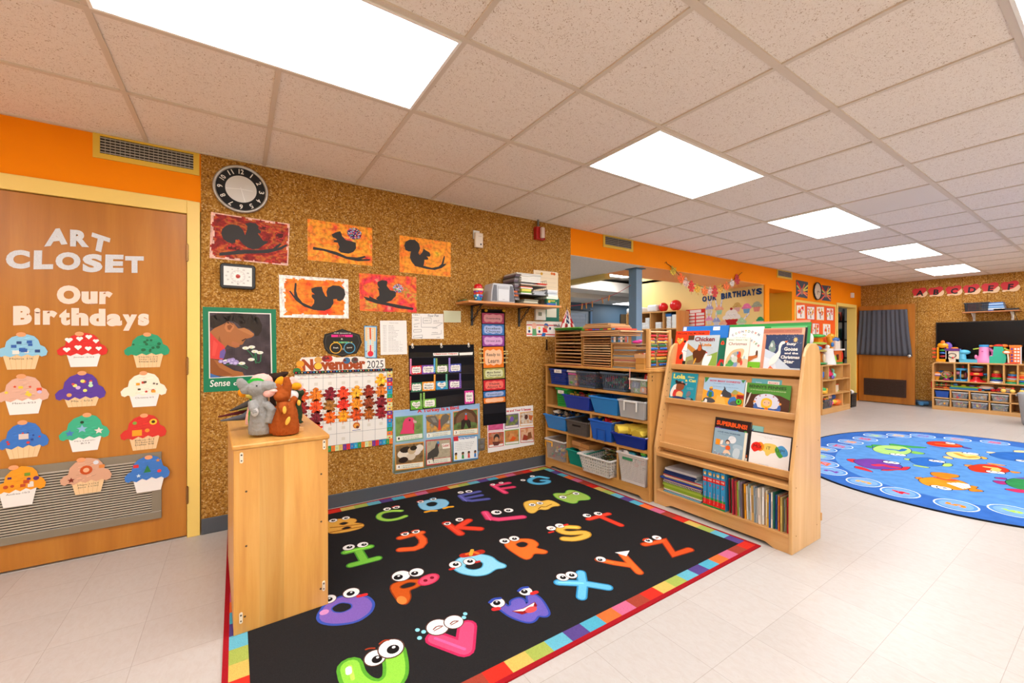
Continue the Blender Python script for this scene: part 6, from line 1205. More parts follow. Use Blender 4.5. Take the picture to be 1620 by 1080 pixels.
class U:
    """unit-square drawing on a cover: s to the right, t upward"""
    def __init__(s, c, W, H): s.c, s.W, s.H = c, W, H
    def P(s, pts, col): s.c.P([(x * s.W, y * s.H) for x, y in pts], col); return s
    def B(s, pts, col): return s.P(rounded(pts), col)
    def E(s, x, y, rx, ry, col, rot=0): s.c.E((x * s.W, y * s.H), rx * s.W, ry * s.H, col,16, rot); return s
    def S(s, pts, w, col, sm=1): s.c.S([(x * s.W, y * s.H) for x, y in pts], w, col, sm); return s
    def T(s, x, y, h, w, txt, col, bold=.02, rot=0): s.c.W(x * s.W, y * s.H, h * s.H, txt, col, w=w * s.W, bold=bold, rot=rot); return s
    def R(s, x0, y0, x1, y1, col): return s.P([(x0, y0),(x1, y0),(x1, y1),(x0, y1)], col)
def c_panda(c, W, H):
    u = U(c, W, H); u.T(.46,.9,.055,.82,'We Love You, Mr. Panda','3a2018',.03); u.P([(.05,.74),(.16,.62),(.27,.74),(.24,.82),(.16,.78),(.08,.82)],'f0b040')
    for i,(x, y) in enumerate(((.09,.76),(.15,.7),(.21,.76),(.13,.76),(.18,.74))): u.E(x, y,.018,.016,['d05030','5080b0','e8e0c0','70a060','3060a0'][i])
    u.B([(.32,.6),(.38,.74),(.55,.74),(.55,.15),(.34,.15),(.3,.4),(.25,.42)],'ecebe8').E(.32,.71,.035,.035,'201c1c').B([(.2,.28),(.24,.36),(.3,.36),(.3,.22),(.22,.2)],'201c1c').R(.32,.05,.56,.17,'201c1c').S([(.3,.45),(.5,.43)],.003,'4060a0')
def c_chick(c, W, H):
    u = U(c, W, H); u.P([(0,0),(1,0),(1,.48),(.6,.35),(.3,.42),(0,.3)],'9a9a5c').B([(.05,.05),(.5,.0),(.95,.1),(.7,.22),(.3,.25),(.05,.2)],'8a7858').P([(.6,.1),(1,.02),(1,.5),(.8,.42)],'8aa848').R(0,.85,.2,1,'5a3c28').P([(0,.75),(.3,.55),(.2,.45),(0,.6)],'c08038')
    u.B([(.2,.5),(.35,.56),(.38,.72),(.42,.8),(.48,.7),(.5,.56),(.66,.52),(.62,.4),(.5,.15),(.32,.15),(.24,.3)],'5a3018').B([(.34,.56),(.42,.76),(.5,.56),(.42,.5)],'c05a28').E(.41,.73,.03,.02,'f0e8d0').E(.42,.73,.01,.008,'201810').B([(.26,.1),(.32,.3),(.36,.28),(.3,.1)],'e8a830')
    u.B([(.55,.1),(.58,.3),(.62,.42),(.68,.45),(.72,.36),(.86,.4),(.8,.2),(.74,.05),(.6,.02)],'eceae8').E(.66,.47,.03,.02,'c83828').P([(.69,.4),(.73,.38),(.69,.36)],'f0a020')
    u.T(.55,.81,.14,.64,'Chicken','8a2018',.03).T(.64,.66,.09,.3,'Little','d88838',.04).T(.74,.6,.02,.2,'told by','708090',0)
def c_xmas(c, W, H):
    u = U(c, W, H); u.T(.5,.9,.045,.8,'Bear Stays Up','5a8a40',.02).T(.5,.76,.09,.78,'Christmas','7a3028',.01).P([(.0,.0),(1,0),(1,.32),(.85,.36),(.5,.3),(.2,.33)],'ecc09c').B([(.1,.05),(.05,.3),(.3,.62),(.85,.68),(.75,.35),(.4,.1)],'e8b888').B([(.15,.1),(.28,.5),(.6,.6),(.7,.3),(.5,.05)],'a8a898')
    for x, y, rx, ry, q in ((.3,.2,.14,.1,'4a9a50'),(.45,.32,.14,.1,'c8d0c0'),(.62,.45,.08,.12,'d8482c'),(.66,.3,.1,.09,'b06030'),(.5,.15,.09,.07,'8098c0'),(.2,.12,.12,.07,'58a858'),(.75,.22,.05,.08,'e05040'),(.35,.42,.07,.05,'d8d8d8'),(.56,.52,.03,.05,'4078b8'),(.85,.38,.03,.06,'a0c0c8')): u.E(x, y, rx, ry, q)
def c_count(c, W, H):
    u = U(c, W, H)
    for i, ch in enumerate('COUNTDOWN'): an = (i - 4) / 4; u.T(.5 + an * .36,.87 - an * an * .08,.055,.06, ch,['505870','6a9a50','d04838','606880','e0a040','5a9a68','404060','c85848','506070'][i],.03,-an * .5)
    u.T(.44,.79,.04,.05,'T','6a9a50').T(.5,.79,.04,.05,'O','e89080')
    for i, ch in enumerate('KINDERGARTEN'): an = (i - 5) / 6; u.T(.5 + an * .38,.71 - max(0, an) ** 1.5 * .16,.05,.045, ch,['8090a0','e0a050','60a070','c05050'][i % 4],.03,-max(0, an) * .9)
    u.R(0,0,1,.2,'74b828').B([(.52,.26),(.6,.32),(.85,.34),(.86,.42),(.9,.42),(.92,.3),(.82,.28),(.7,.2),(.55,.18)],'b86830').E(.88,.4,.03,.06,'5a3820').B([(.7,.03),(.74,.1),(.8,.08),(.78,.02)],'7a3818')
def c_goose(c, W, H):
    u = U(c, W, H); u.P([(0,0),(1,0),(1,.12),(.75,.12),(.5,.3),(.4,.38),(.3,.5),(0,.62)],'c4d0dc').P([(0,0),(.4,0),(.3,.3),(0,.4)],'d4dce4').B([(.08,.62),(.16,.85),(.24,.85),(.32,.55),(.2,.52)],'7a9088').B([(.12,.68),(.18,.82),(.24,.66)],'c8d4cc')
    for i in range(12): u.E(.1 + .02 * i,.58 + .018 * ((i * 5) % 12),.008,.008,['d04040','e8e0d0','50a060'][i % 3])
    u.B([(.14,.16),(.18,.35),(.34,.5),(.39,.58),(.38,.72),(.44,.82),(.54,.83),(.55,.76),(.47,.74),(.44,.62),(.46,.5),(.42,.38),(.3,.2)],'ece6da').P([(.53,.82),(.62,.84),(.58,.78)],'f07828').P([(.12,.05),(.2,.16),(.3,.08),(.24,.04)],'e87850')
    u.P([(.82 + (.075 if q % 2 == 0 else .035) * math.sin(q * math.pi / 8),.86 + (.085 if q % 2 == 0 else .04) * math.cos(q * math.pi / 8)) for q in range(16)],'e8c078')
    for y, h, w, s, x in ((.7,.09,.26,'Suzy',.72),(.57,.1,.36,'Goose',.72),(.48,.055,.36,'and the',.74),(.36,.085,.5,'Christmas',.72),(.24,.09,.28,'Star',.7)): u.T(x, y, h, w, s,'f0ece4',.035)
    r = random.Random(3)
    for i in range(22): u.E(r.uniform(.3,.98), r.uniform(.6,.98),.006,.006,'c8d0dc')
def c_true(c, W, H): u = U(c, W, H); u.R(0,.88,1,.98,'b87058').T(.5,.915,.03,.7,'JON SCIESZKA   LANE SMITH','70483c',0).T(.46,.80,.055,.8,'THE TRUE STORY OF','3a2820',.03).R(.94,0,1,1,'e8a888')
book(0,-.012,16,(510,48),(1440,5),0,'salmon folder sticking up behind the green book, top of the display','d8886c', th=.004, name='big_folder')
book(0,-.006,16,(148,82),(1455,52),0,'large green book behind the others on the top ledge','2c8c40', lambda c, W, H: U(c, W, H).R(0,.93,1,.95,'3aa050').R(.55,.80,.96,.93,'6ab870').R(.5,0,.97,.9,'2a2a2c'), th=.005, name='big_book')
book(0,.001,15,(515,118),(1255,92),0,'large bright blue book with two white stickers on the top ledge','2a74c4', lambda c, W, H: U(c, W, H).R(.02,.9,.09,.985,'f0e8e0').R(.68,.89,.82,.975,'f0e8e0').T(.75,.915,.025,.1,'JAN 15','a09080',0).R(0,.72,1,.725,'1f5ca8'), name='big_book', th=.006)
book(0,.009,15,(1098,300),(1300,296),0,'dark green book with a red bow between the top ledge books','1a6a50', lambda c, W, H: U(c, W, H).B([(.1,.78),(.3,.95),(.5,.78)],'e84828').P([(.02,.1),(.25,.32),(.55,.15),(.55,.3),(.3,.2),(.3,.05)],'d82828').E(.3,.84,.04,.03,'3a2018'), th=.006)
book(0,.010,15,(405,195),(940,176),0,'red picture book with a panda and a heart at the left of the top ledge','f03c1c', c_panda)
book(0,.019,15,(605,257),(1100,250),0,'picture book titled Chicken Little on the top ledge','b8c4c8', c_chick)
book(0,.012,16,(148,128),(700,113),0,'white picture book titled Countdown to Kindergarten on the top ledge','efe6e0', c_count)
book(0,.021,15,(1215,292),(1590,290),0,'cream Christmas picture book in front of the Countdown book','f2e6d4', c_xmas)
book(0,.011,16,(695,150),(1355,126),0,'brown and orange picture book titled The True Story of, behind the goose','dc9878', c_true)
book(0,.020,16,(738,250),(1325,243),0,'dark blue picture book with a white goose, right of the top ledge','2c3c60', c_goose)
def c_lola(c, W, H):
    u = U(c, W, H); u.R(0,0,.1,1,'a8cc78').T(.38,.78,.17,.42,'Lola','e8d860',.04).T(.78,.84,.06,.22,'Gets','e8d860').T(.78,.7,.1,.36,'a Cat','e8d860',.04).B([(.12,.3),(.22,.55),(.35,.6),(.3,.2),(.15,.1)],'e8e0dc').B([(.3,.38),(.32,.62),(.45,.7),(.6,.6),(.58,.42),(.42,.34)],'8a4a2c').B([(.26,.6),(.3,.68),(.45,.7),(.6,.64),(.64,.55),(.5,.62),(.36,.6)],'241a18').E(.3,.69,.05,.04,'241a18').P([(.46,.66),(.52,.72),(.55,.64)],'c89088').P([(.62,.62),(.68,.66),(.66,.56)],'c89088')
    u.B([(.2,.12),(.25,.4),(.4,.38),(.6,.35),(.55,.1)],'c83430').B([(.35,.1),(.34,.3),(.45,.36),(.58,.3),(.56,.12)],'e8c080').B([(.2,.05),(.3,.18),(.7,.14),(.6,.03)],'203868').B([(.68,.2),(.72,.36),(.8,.4),(.86,.3),(.8,.2),(.74,.18)],'787880').B([(.6,.06),(.75,.16),(.95,.14),(.95,.02)],'2c3c34').E(.78,.12,.09,.05,'888890').R(.12,.0,.5,.05,'e85828')
    for y in (.48,.44): u.T(.8, y,.02,.22,'Anna McQuinn','b8dcdc',0)
def c_donk(c, W, H):
    u = U(c, W, H); u.P([(0,0),(1,0),(1,.52),(.85,.6),(.7,.5),(.5,.56),(.3,.6),(.15,.5),(0,.56)],'f0a838').P([(.3,0),(.38,.4),(.55,.3),(.62,0)],'f4b858').P([(0,0),(.3,0),(.25,.12),(0,.14)],'50903c').P([(0,1),(.12,1),(.08,.88),(.03,.8),(.02,.92)],'3c8a48').P([(1,1),(.9,.98),(.95,.88)],'3c8a48')
    u.T(.52,.86,.07,.74,'HOW MANY DONKEYS?','d02848',.02).T(.5,.79,.035,.5,'An Arabic Counting Tale','405878',0).T(.55,.68,.025,.6,'by Margaret Read MacDonald','405878',0)
    u.B([(.1,.3),(.12,.5),(.2,.56),(.28,.5),(.3,.3)],'3878b8').R(.16,.28,.24,.48,'3a7a30').B([(.15,.54),(.17,.66),(.24,.66),(.26,.54)],'9a5c34').B([(.14,.6),(.2,.7),(.27,.62)],'e8b040').B([(.03,.12),(.05,.25),(.18,.28),(.3,.24),(.36,.14),(.25,.08)],'4a4c50').B([(.06,.06),(.08,.22),(.14,.2),(.14,.06)],'f0ece8').B([(.02,.08),(.05,.14),(.08,.04)],'eeeae4')
    u.B([(.46,.4),(.5,.58),(.54,.66),(.6,.56),(.72,.5),(.72,.34),(.6,.34),(.52,.36)],'3e4248').P([(.53,.6),(.52,.74),(.57,.64)],'3e4248').E(.48,.39,.025,.04,'e8e8ec').B([(.64,.12),(.68,.34),(.8,.42),(.86,.26),(.8,.06)],'3a78b8').B([(.7,.44),(.72,.56),(.8,.56),(.8,.42)],'d88048').B([(.7,.5),(.78,.66),(.88,.56),(.82,.46)],'a0a058').B([(.66,.14),(.8,.28),(.92,.18),(.84,.06)],'565a60')
    u.R(.84,.34,1,.48,'b03028').T(.92,.38,.06,.12,'Start','201010',.04).E(.9,.24,.075,.11,'201c1c').E(.9,.24,.062,.095,'50c838').T(.9,.2,.08,.03,'1','203018',.05).B([(.8,.0),(.86,.1),(1,.12),(1,0)],'d82c30').T(.92,.02,.05,.1,'ABC','f0d040')
def c_benny(c, W, H):
    u = U(c, W, H); u.R(0,0,.035,1,'e8e2d4').P([(.035,.0),(1,0),(1,.5),(.8,.62),(.5,.66),(.2,.6),(.035,.66)],'4c2c1c').P([(.035,.1),(.12,.62),(.06,.3),(.16,.66),(.1,.3)],'d8d0c4').R(.035,0,1,.07,'b8a890').B([(.22,.14),(.24,.5),(.4,.64),(.62,.66),(.78,.5),(.82,.14)],'d4d6e4').T(.5,.83,.11,.82,"BENNY'S PENNIES",'2a3020',.02).T(.52,.745,.035,.78,'BY PAT BRISSON  ILLUSTRATED BY BOB BARNER','d8d8b0',0)
    u.B([(.22,.1),(.26,.3),(.3,.28),(.34,.12),(.46,.16),(.64,.16),(.74,.12),(.78,.3),(.82,.28),(.84,.08),(.6,.0),(.4,.0)],'3a62a8').E(.25,.34,.03,.04,'e89a50').E(.81,.34,.03,.04,'e89a50').B([(.4,.2),(.4,.45),(.52,.52),(.64,.45),(.64,.24),(.56,.14),(.46,.14)],'f0b828').E(.52,.33,.085,.11,'f0b890').E(.48,.34,.012,.015,'303870').E(.57,.34,.012,.015,'303870').B([(.48,.12),(.52,.2),(.58,.12),(.53,.04)],'f07828')
    for x, y in ((.28,.45),(.36,.56),(.49,.6),(.66,.57),(.77,.45)): u.E(x, y,.016,.022,'9a3828')
book(1,.006,17,(1028,135),(1380,155),0,'small teal board book peeping above the Pennies book','68b4c0', lambda c, W, H: U(c, W, H).R(.55,.84,.93,.95,'f4ece4').T(.74,.87,.05,.3,'BOOKS','d04040').T(.25,.86,.04,.2,'Gallop','e8f0f0',.0), name='board_book', th=.012)
book(1,.016,17,(68,62),(403,80),0,'teal picture book titled Lola Gets a Cat, left of the middle ledge','1c90a4', c_lola)
book(1,.016,17,(478,124),(957,150),0,'picture book titled How Many Donkeys in the centre of the middle ledge','a4c4dc', c_donk)
book(1,.022,17,(958,187),(1488,215),0,'green picture book with a blond child, right of the middle ledge','4c8c34', c_benny)
def c_super(c, W, H): u = U(c, W, H); u.T(.48,.8,.12,.86,'SUPERBUNS!','f25a1c',.045,-.02).E(.12,.71,.1,.05,'6a2c80').T(.12,.69,.04,.05,'2','f0e8f0').R(.2,.685,.66,.735,'2a58b0').T(.42,.7,.02,.36,'READ WITH HELP','e8f0f8').P([(.64,.67),(.74,.71),(.64,.75)],'2a78c8').E(.88,.74,.04,.015,'3a9a48').R(.93,.0,.99,.12,'e8e0d0').R(.94,.14,.99,.2,'c85a20')
def c_love(c, W, H):
    u = U(c, W, H); u.R(.93,0,1,1,'efe4cc').T(.46,.86,.05,.7,'LOVE YOU FOREVER','34506c',.03).T(.42,.8,.025,.5,'by Robert Munsch','4a6a80',0).R(.08,.42,.22,.62,'f0941c').B([(.22,.44),(.24,.6),(.32,.62),(.3,.46)],'f0e4d4').E(.58,.68,.12,.13,'e4e6e8').B([(.46,.6),(.52,.78),(.58,.82),(.66,.76),(.6,.7)],'d8dce0').B([(.6,.42),(.66,.56),(.9,.54),(.92,.4),(.7,.36)],'a8c0cc').B([(.62,.1),(.66,.42),(.86,.42),(.82,.05)],'c0d0d8')
    u.B([(.38,.52),(.4,.64),(.48,.66),(.54,.58),(.5,.48)],'5a3020').E(.46,.55,.055,.055,'f0c8a8').B([(.4,.3),(.42,.46),(.54,.46),(.56,.32)],'e86028').B([(.34,.14),(.38,.3),(.52,.3),(.6,.14),(.46,.2)],'f0c8a8').B([(.22,.4),(.3,.44),(.42,.42),(.34,.36)],'f0c8a8')
    r = random.Random(6)
    for i in range(26): u.E(r.uniform(.03,.6), r.uniform(.02,.2),.016,.01, r.choice(['e8f0f4','5888a8','c04838','80a8c0']))
def c_mix(c, W, H):
    u = U(c, W, H); u.R(.025,.02,.97,.965,'eeeae6'); u.T(.45,.88,.02,.55,'a new book by the author of the very first one','909090',0).T(.45,.845,.02,.2,'Herve Tullet','909090',0).T(.4,.07,.03,.24,'chronicle books','c0c0c0',0)
    u.B([(.32,.48),(.34,.68),(.5,.72),(.66,.7),(.7,.56),(.62,.46),(.54,.44),(.48,.34),(.42,.36),(.4,.46)],'e8c860').B([(.14,.55),(.2,.68),(.3,.72),(.38,.62),(.36,.5),(.28,.42)],'f09020').B([(.04,.5),(.08,.64),(.18,.7),(.28,.66),(.32,.5),(.22,.44),(.14,.38)],'e42420').B([(.66,.56),(.7,.68),(.8,.72),(.92,.6),(.94,.46),(.84,.4),(.74,.42)],'4a9ad0').B([(.62,.56),(.66,.68),(.72,.6),(.76,.5),(.84,.42),(.76,.34),(.68,.42)],'4a9a3c')
    u.T(.22,.52,.09,.22,'MiX','3a2018',0).T(.48,.53,.09,.1,'iT','50482c',0).T(.75,.51,.09,.2,'UP!','28483c',0)
book(2,.008,18,(812,200),(972,226),0,'pale teal book corner behind the white Mix it up book','8cc4bc', lambda c, W, H: U(c, W, H).P([(0,.88),(.18,.92),(.1,.84)],'2a5a98'), name='board_book', th=.006)
book(2,.016,18,(290,85),(800,155),0,'black picture book titled Superbuns on the lowest ledge','241c1e', c_super)
book(2,.026,18,(278,240),(745,305),0,'pale blue picture book with a bathroom scene, in front of Superbuns','90acbc', c_love)
book(2,.018,18,(790,280),(1390,365),0,'white square board book with red, yellow and blue paint blobs','28262a', c_mix, th=.016, edge='2c2a2c', name='board_book')
# ---- the bottom compartment
VP = Pl((2.70,0,0),(0,-1,0),(0,0,1))
def vy(x): return -VP.px(*zt(19,[(x,400)])[0])[0]
def vz(x, y): return VP.px(*zt(19,[(x, y)])[0])[1]
z = .109; yl, yr = vy(62), vy(528)
stack = [('6aa8c0',.005,'thin light blue book'),('5a2424',.008,'brown spiral book with white coils'),('e8e0d4',.006,'thin white book'),('a0bc40',.012,'lime green book'),('8cac34',.012,'green book'),('a8c048',.012,'pale lime book'),('90b03c',.012,'mid green book'),('241c1c',.012,'black spiral book with white coils'),('d8d0c8',.005,'cream magazine'),('c03838',.007,'red magazine'),('2848a0',.012,'blue paperback'),('d8b850',.008,'yellow paperback'),('e0d8cc',.010,'white patterned paperback'),('c83830',.006,'small red book'),('a0b8c8',.004,'pale blue folder'),('203060',.014,'navy paperback'),('203060',.012,'upper navy paperback'),('ccc8c8',.016,'grey paperback pile end')]
r = random.Random(2)
for i,(c, th, nm) in enumerate(stack):
    y1 = yl - r.uniform(0,.015) - (.03 if i in (10,) else 0) * -1; y0 = yr + r.uniform(0,.012) + (.05 if i > 14 else 0); x0 = 2.70 + r.uniform(-.012,.01)
    th *= .98
    t = thing('stacked_book',(x0,(y0 + y1) / 2, z),'%s in the stack at the left of the bottom shelf' % nm,'book','books lying on the bottom shelf'); w = (y1 - y0) / 2; d = .2 + r.uniform(-.02,.02)
    m = MB().box(0, d,-w, w,0,.0012, c).box(0, d,-w, w, th - .0012, th, c).box(0,.0012,-w, w,.0012, th - .0012, c)
    if 'spiral' in nm:
        for k in range(26): yy = -w + .01 + (2 * w - .02) * k / 25; m.box(-.002,.001, yy - .0022, yy + .0022,.002, th - .001,'e8e0d8')
    m.build('cover', M_CARD, t); MB().box(.0014, d - .002,-w + .002, w - .002,.0014, th - .0014,'e6ddcf').build('pages', M_PAPER, t)
    z += th + .0003
def spine_book(y0, y1, h, c, lab, d=.2, x0=2.70, grp='upright books on the bottom shelf', lean=0, name='upright_book', deco=None):
    t = thing(name,(x0,(y0 + y1) / 2,.1085), lab,'book', grp); t.rotation_euler.x = lean; w = max(.0015,(y1 - y0) / 2 - .0003)
    m = MB().box(0, d,-w,-w + .001,0, h, c).box(0, d, w - .001, w,0, h, c).box(0,.001,-w, w,0, h, c)
    if deco: deco(m, w, h)
    m.build('cover', M_CARD, t); MB().box(.0014, d - .002,-w + .0011, w - .0011,.001, h - .002,'ebe3d6').build('pages', M_PAPER, t); return t
def binder(m, w, h):
    for z0, z1, c in ((0,.012,'2c8a44'),(.012,.05,'e02424'),(.05,.065,'2c9a48'),(h * .68, h * .8,'e02424')): m.box(-.0006,-.0001,-w, w, z0, z1, c)
    m.ell((-.0006,0, h * .9),(.0006, w * .7,.012),'e8b040',8,5).ell((-.0009,0, h * .88),(.0005, w * .35,.006),'f4f0e8',8,4)
    a = Art(Pl((-.0008,0,0),(0,-1,0),(0,0,1)), h=0); a.W(0, h * .72,.012,'PRE','f4e0d8', w=w * 1.3); m.add(a.v, a.f,'f4e0d8')
    a = Art(Pl((-.0008,0,0),(0,-1,0),(0,0,1)), h=0); a.W(.004, h * .25,.008,'Reading','f09a90', w=.075, rot=R(90)); m.add(a.v, a.f,'f0988c')
    a = Art(Pl((-.0008,0,0),(0,-1,0),(0,0,1)), h=0); a.W(0, h * .56,.018,'3','e02424', w=w * .7); m.add(a.v, a.f,'e02424')
for i,(x0, x1, nm) in enumerate(((541,588,'leftmost'),(590,655,'second'),(656,685,'third'),(686,742,'fourth'),(744,800,'rightmost'))):
    spine_book(vy(x1), vy(x0),.248 if i < 4 else .25,'3a9ad0','blue and red teaching binder standing on the bottom shelf, %s of five' % nm, grp='blue and red binders', name='teaching_binder', deco=binder, d=.24, x0=2.69)
xs = [842,858,872,886,905,918,936,955,975,992,1008,1035,1052,1068,1092,1125,1148,1160,1176,1204,1232,1248,1272,1296,1316,1342,1362,1384,1408,1428,1458,1480,1503,1525]
cs = ['a02c30','2f6a4c','c8a848','d84058','2c4a6a','e05a50','98c040','b8c0b0','8a8c98','9a88a0','5c4438','f0a428','e8e4dc','b8c8c0','f0ece6','d8b068','8a9ca8','e4e8ea','d8d4c8','ece0d0','e8e8e4','f0a030','e8dcb8','e8b830','3a62b0','ece4d4','2c7060','3858a8','d8b870','e85c20','b8a058','a0b8c4','8a6a40','c82430']
nmz = {'a02c30': 'dark red','2f6a4c': 'dark green','c8a848': 'ochre','d84058': 'pink red','2c4a6a': 'navy','e05a50': 'coral','98c040': 'lime green','b8c0b0': 'grey green','8a8c98': 'slate','9a88a0': 'mauve','5c4438': 'brown','f0a428': 'orange yellow','e8e4dc': 'cream white','b8c8c0': 'pale green','f0ece6': 'white','d8b068': 'tan','8a9ca8': 'grey blue','e4e8ea': 'cool white','d8d4c8': 'warm grey','ece0d0': 'ivory','e8e8e4': 'pale grey','f0a030': 'orange','e8dcb8': 'pale yellow','e8b830': 'golden yellow','3a62b0': 'royal blue','ece4d4': 'off white','2c7060': 'teal','3858a8': 'deep blue','d8b870': 'sand','e85c20': 'bright orange','b8a058': 'olive','a0b8c4': 'pale blue','8a6a40': 'wood brown','c82430': 'bright red'}
prev = vy(834)
for i,(x, c) in enumerate(zip(xs, cs)):
    y0 = vy(x + (8 if i else 6)); h = .235 - .045 * (i / 33) * r.uniform(.2,1) - r.uniform(0,.02)
    def mk(m, w, h, c=c, i=i): m.box(-.0005,-.0001,-w * .6, w * .6, h * .25, h * .75, dark(c,.8 if i % 2 else 1.15))
    spine_book(y0, prev - .0012, h, c,'%s thin book spine in the upright row on the bottom shelf' % nmz[c], d=r.uniform(.17,.22), x0=2.70 + r.uniform(-.012,.012), lean=R(-1.5) if i < 20 else 0, deco=mk); prev = y0 + .0
# ---------------------------------------------------------------- wall shelf with radio, cup and papers
SHX0, SHX1, SHY, SHZ = 1.60,2.60,3.075,1.58
ws = thing('wall_shelf',((SHX0 + SHX1) / 2, WY - .007, SHZ),'wooden wall shelf on two black twisted brackets','shelf'); hw = (SHX1 - SHX0) / 2; dp = WY - .007 - SHY
MB().box(-hw, hw,-dp,0,-.02,0).build('shelf_board', wood('shelf_top',('c07a40','d08c50','dc9c60'),'X',1,.35), ws, bevel=.003)
for x in (1.758,2.27):
    x -= ws.location.x; m = MB().box(x - .011, x + .011,-.008,0,-.2,-.021,'1a1a1c').box(x - .011, x + .011,-.19,-.008,-.028,-.021,'1a1a1c'); br = m.build('bracket', M_PAINT, ws, bevel=.001)
    for ph in (0, math.pi):
        m = MB(); m.tube([(x + .008 * math.sin(t * 9 + ph),-.17 + .155 * t + .012 * math.cos(t * 9 + ph),-.03 - .13 * t) for t in [k / 24 for k in range(25)]],.004,6,'1a1a1c'); m.build('twisted_bar', M_PAINT, br)
def onshelf(u, v=455): r_ = ray(u, v); t = 3.15 / r_.y; return r_.x * t
# cup
x = 1.72; t = thing('travel_cup',(x,3.13, SHZ),'colourful drink cup with a red domed lid on the wall shelf','cup')
MB().lathe([(.026,0,'2c88c8'),(.036,.03,'3a98d8'),(.039,.055,'d84838'),(.04,.075,'7a3090'),(.041,.088)], n=24, col='2c88c8').build('cup_body', M_GLOSS, t); MB().lathe([(.043,.088),(.044,.105),(.04,.106)], n=24, col='e8d8a8').build('collar', M_PLAST, t); MB().lathe([(.036,.106),(.037,.125),(.030,.14),(.012,.148),(0,.149)], n=24, col='d01820').build('lid', M_GLOSS, t)
m = MB(); r = random.Random(1)
for i in range(16): an = -1.6 + r.uniform(-1.2,1.2); z = r.uniform(.02,.08); m.ell((.039 * math.cos(an),.039 * math.sin(an), z),(.008,.008,.008), r.choice(['d82c28','8a3a9a','3090d0','f0e8e0','3a9a50']),8,4)
m.build('printed_spots', M_GLOSS, t)
# portable cd radio
t = thing('cd_radio',(1.955,3.17, SHZ),'silver grey portable cd radio on the wall shelf','radio')
MB().prism([(-.125,0),(-.118,.1),(-.105,.155),(-.095,.165),(.095,.165),(.105,.155),(.118,.1),(.125,0)],-.07,.08,'Y','c0c2c8').build('case', M_PLAST, t, bevel=.008)
for s in (-1,1): MB().prism([(s * .115,.01),(s * .108,.1),(s * .098,.148),(s * .07,.148),(s * .066,.01)][::(1 if s > 0 else -1)],-.0735,-.069,'Y','6e7078').build('speaker_grille', vmat('speaker_mesh',.8, fuzz=.4, nscale=600) if s < 0 else bpy.data.materials['speaker_mesh'], t)
MB().box(-.055,.055,-.076,-.0705,.01,.115,'d4d6da').prism([(-.055,.09),(0,.115),(.055,.09),(.055,.14),(-.055,.14)],-.075,-.0705,'Y','b4b6bc').build('front_door', M_GLOSS, t, bevel=.002)
m = MB().box(-.02,.02,-.02,.02,.165,.170,'9a9ca2').lathe([(.012,.165),(.01,.172)],(.05,0,0),12,'a8aab0').lathe([(.012,.165),(.01,.172)],(-.06,0,0),12,'a8aab0'); m.build('button', M_PLAST, t)
a = Art(Pl((0,-.0765,0),(1,0,0),(0,0,1)), h=.0003); a.W(0,.022,.006,'SONY','707278'); a.build('maker_mark', M_PAPER, t)
# papers at the shelf's left end
for i,(c, y, nm) in enumerate((('8a6a5a',0,'brown'),('58605c',.004,'grey'),('2c8a48',.008,'green'))): tag(MB().box(-.05,.05,-.06,.06,0,.0035, c).build('folder', M_PAPER, loc=(1.655,3.235, SHZ + .0005 + y)),'%s folder lying at the left end of the wall shelf' % nm,'folder','folders on the wall shelf')
# wire organiser with papers
t = thing('wire_organiser',(2.27,3.2, SHZ),'grey wire mesh paper organiser with three levels on the wall shelf','organiser'); m = MB()
for x in (-.155,.155):
    for k in range(9): z = .002 + k * .028; m.tube([(x,-.11, z),(x,.11, z)],.0014,5,'6a6a6c')
    for k in range(9): y = -.11 + k * .0275; m.tube([(x, y,0),(x, y,.23)],.0014,5,'6a6a6c')
m.build('mesh_side', M_METAL, t)
for z in (.006,.085,.165): MB().box(-.153,.153,-.11,.11, z - .004, z,'4a4a4c').build('level', M_METAL, t)
def paper_pile(x0, x1, z0, z1, c1, cols, lab, y0=3.085, y1=3.3, n=6, name='paper_pile', tilt=0):
    t = thing(name,((x0 + x1) / 2,(y0 + y1) / 2, z0), lab,'papers','papers on the wall shelf'); r = random.Random(int(x0 * 100 + z0 * 977)); w = (x1 - x0) / 2; d = (y1 - y0) / 2; h = (z1 - z0) / n
    for i in range(n):
        o = MB().box(-w + r.uniform(-.004,.01), w + r.uniform(-.012,.006),-d + r.uniform(-.006,.004), d - r.uniform(0,.01), i * h,(i + 1) * h - .0006, r.choice(cols)).build('paper_sheaf', M_PAPER, t); o.rotation_euler.z = r.uniform(-.03,.03)
S = SHZ
paper_pile(2.16,2.33, S + .007, S + .04,'',['c8c0a8','a8a088','d8d4c0','8a9080'],'greenish papers on the lowest organiser level', n=5)
paper_pile(2.14,2.25, S + .087, S + .135,'',['e0e0dc','7ab048','d8d060','506070'],'green and white cases at the left of the middle organiser level', n=4)
paper_pile(2.27,2.41, S + .087, S + .125,'',['e4e4e4','c8ccd0','b0b4b8'],'white cases at the right of the middle organiser level', n=6)
paper_pile(2.13,2.26, S + .136, S + .156,'',['e8e0dc','c86848','d8dcd8'],'white and red case upper left in the organiser', n=2)
paper_pile(2.13,2.42, S + .167, S + .182,'',['5a3a78','e8e8ea','b09878'],'purple and white folders on the top organiser level', n=3)
paper_pile(2.32,2.43, S + .183, S + .197,'',['e84a2c','e04828'],'orange red folder on the right of the top organiser level', n=2)
paper_pile(2.13,2.36, S + .198, S + .262,'',['e4e0d8','d4d0c8','c0bcb4','ece8e0'],'thick pile of white papers on top of the wire organiser', n=11)
paper_pile(2.07,2.12, S + .03, S + .26,'',['3a3838','c8642c','6a5a68','8a8484','504848'],'dark and orange magazines stacked at the left of the organiser', n=14, y0=3.1)
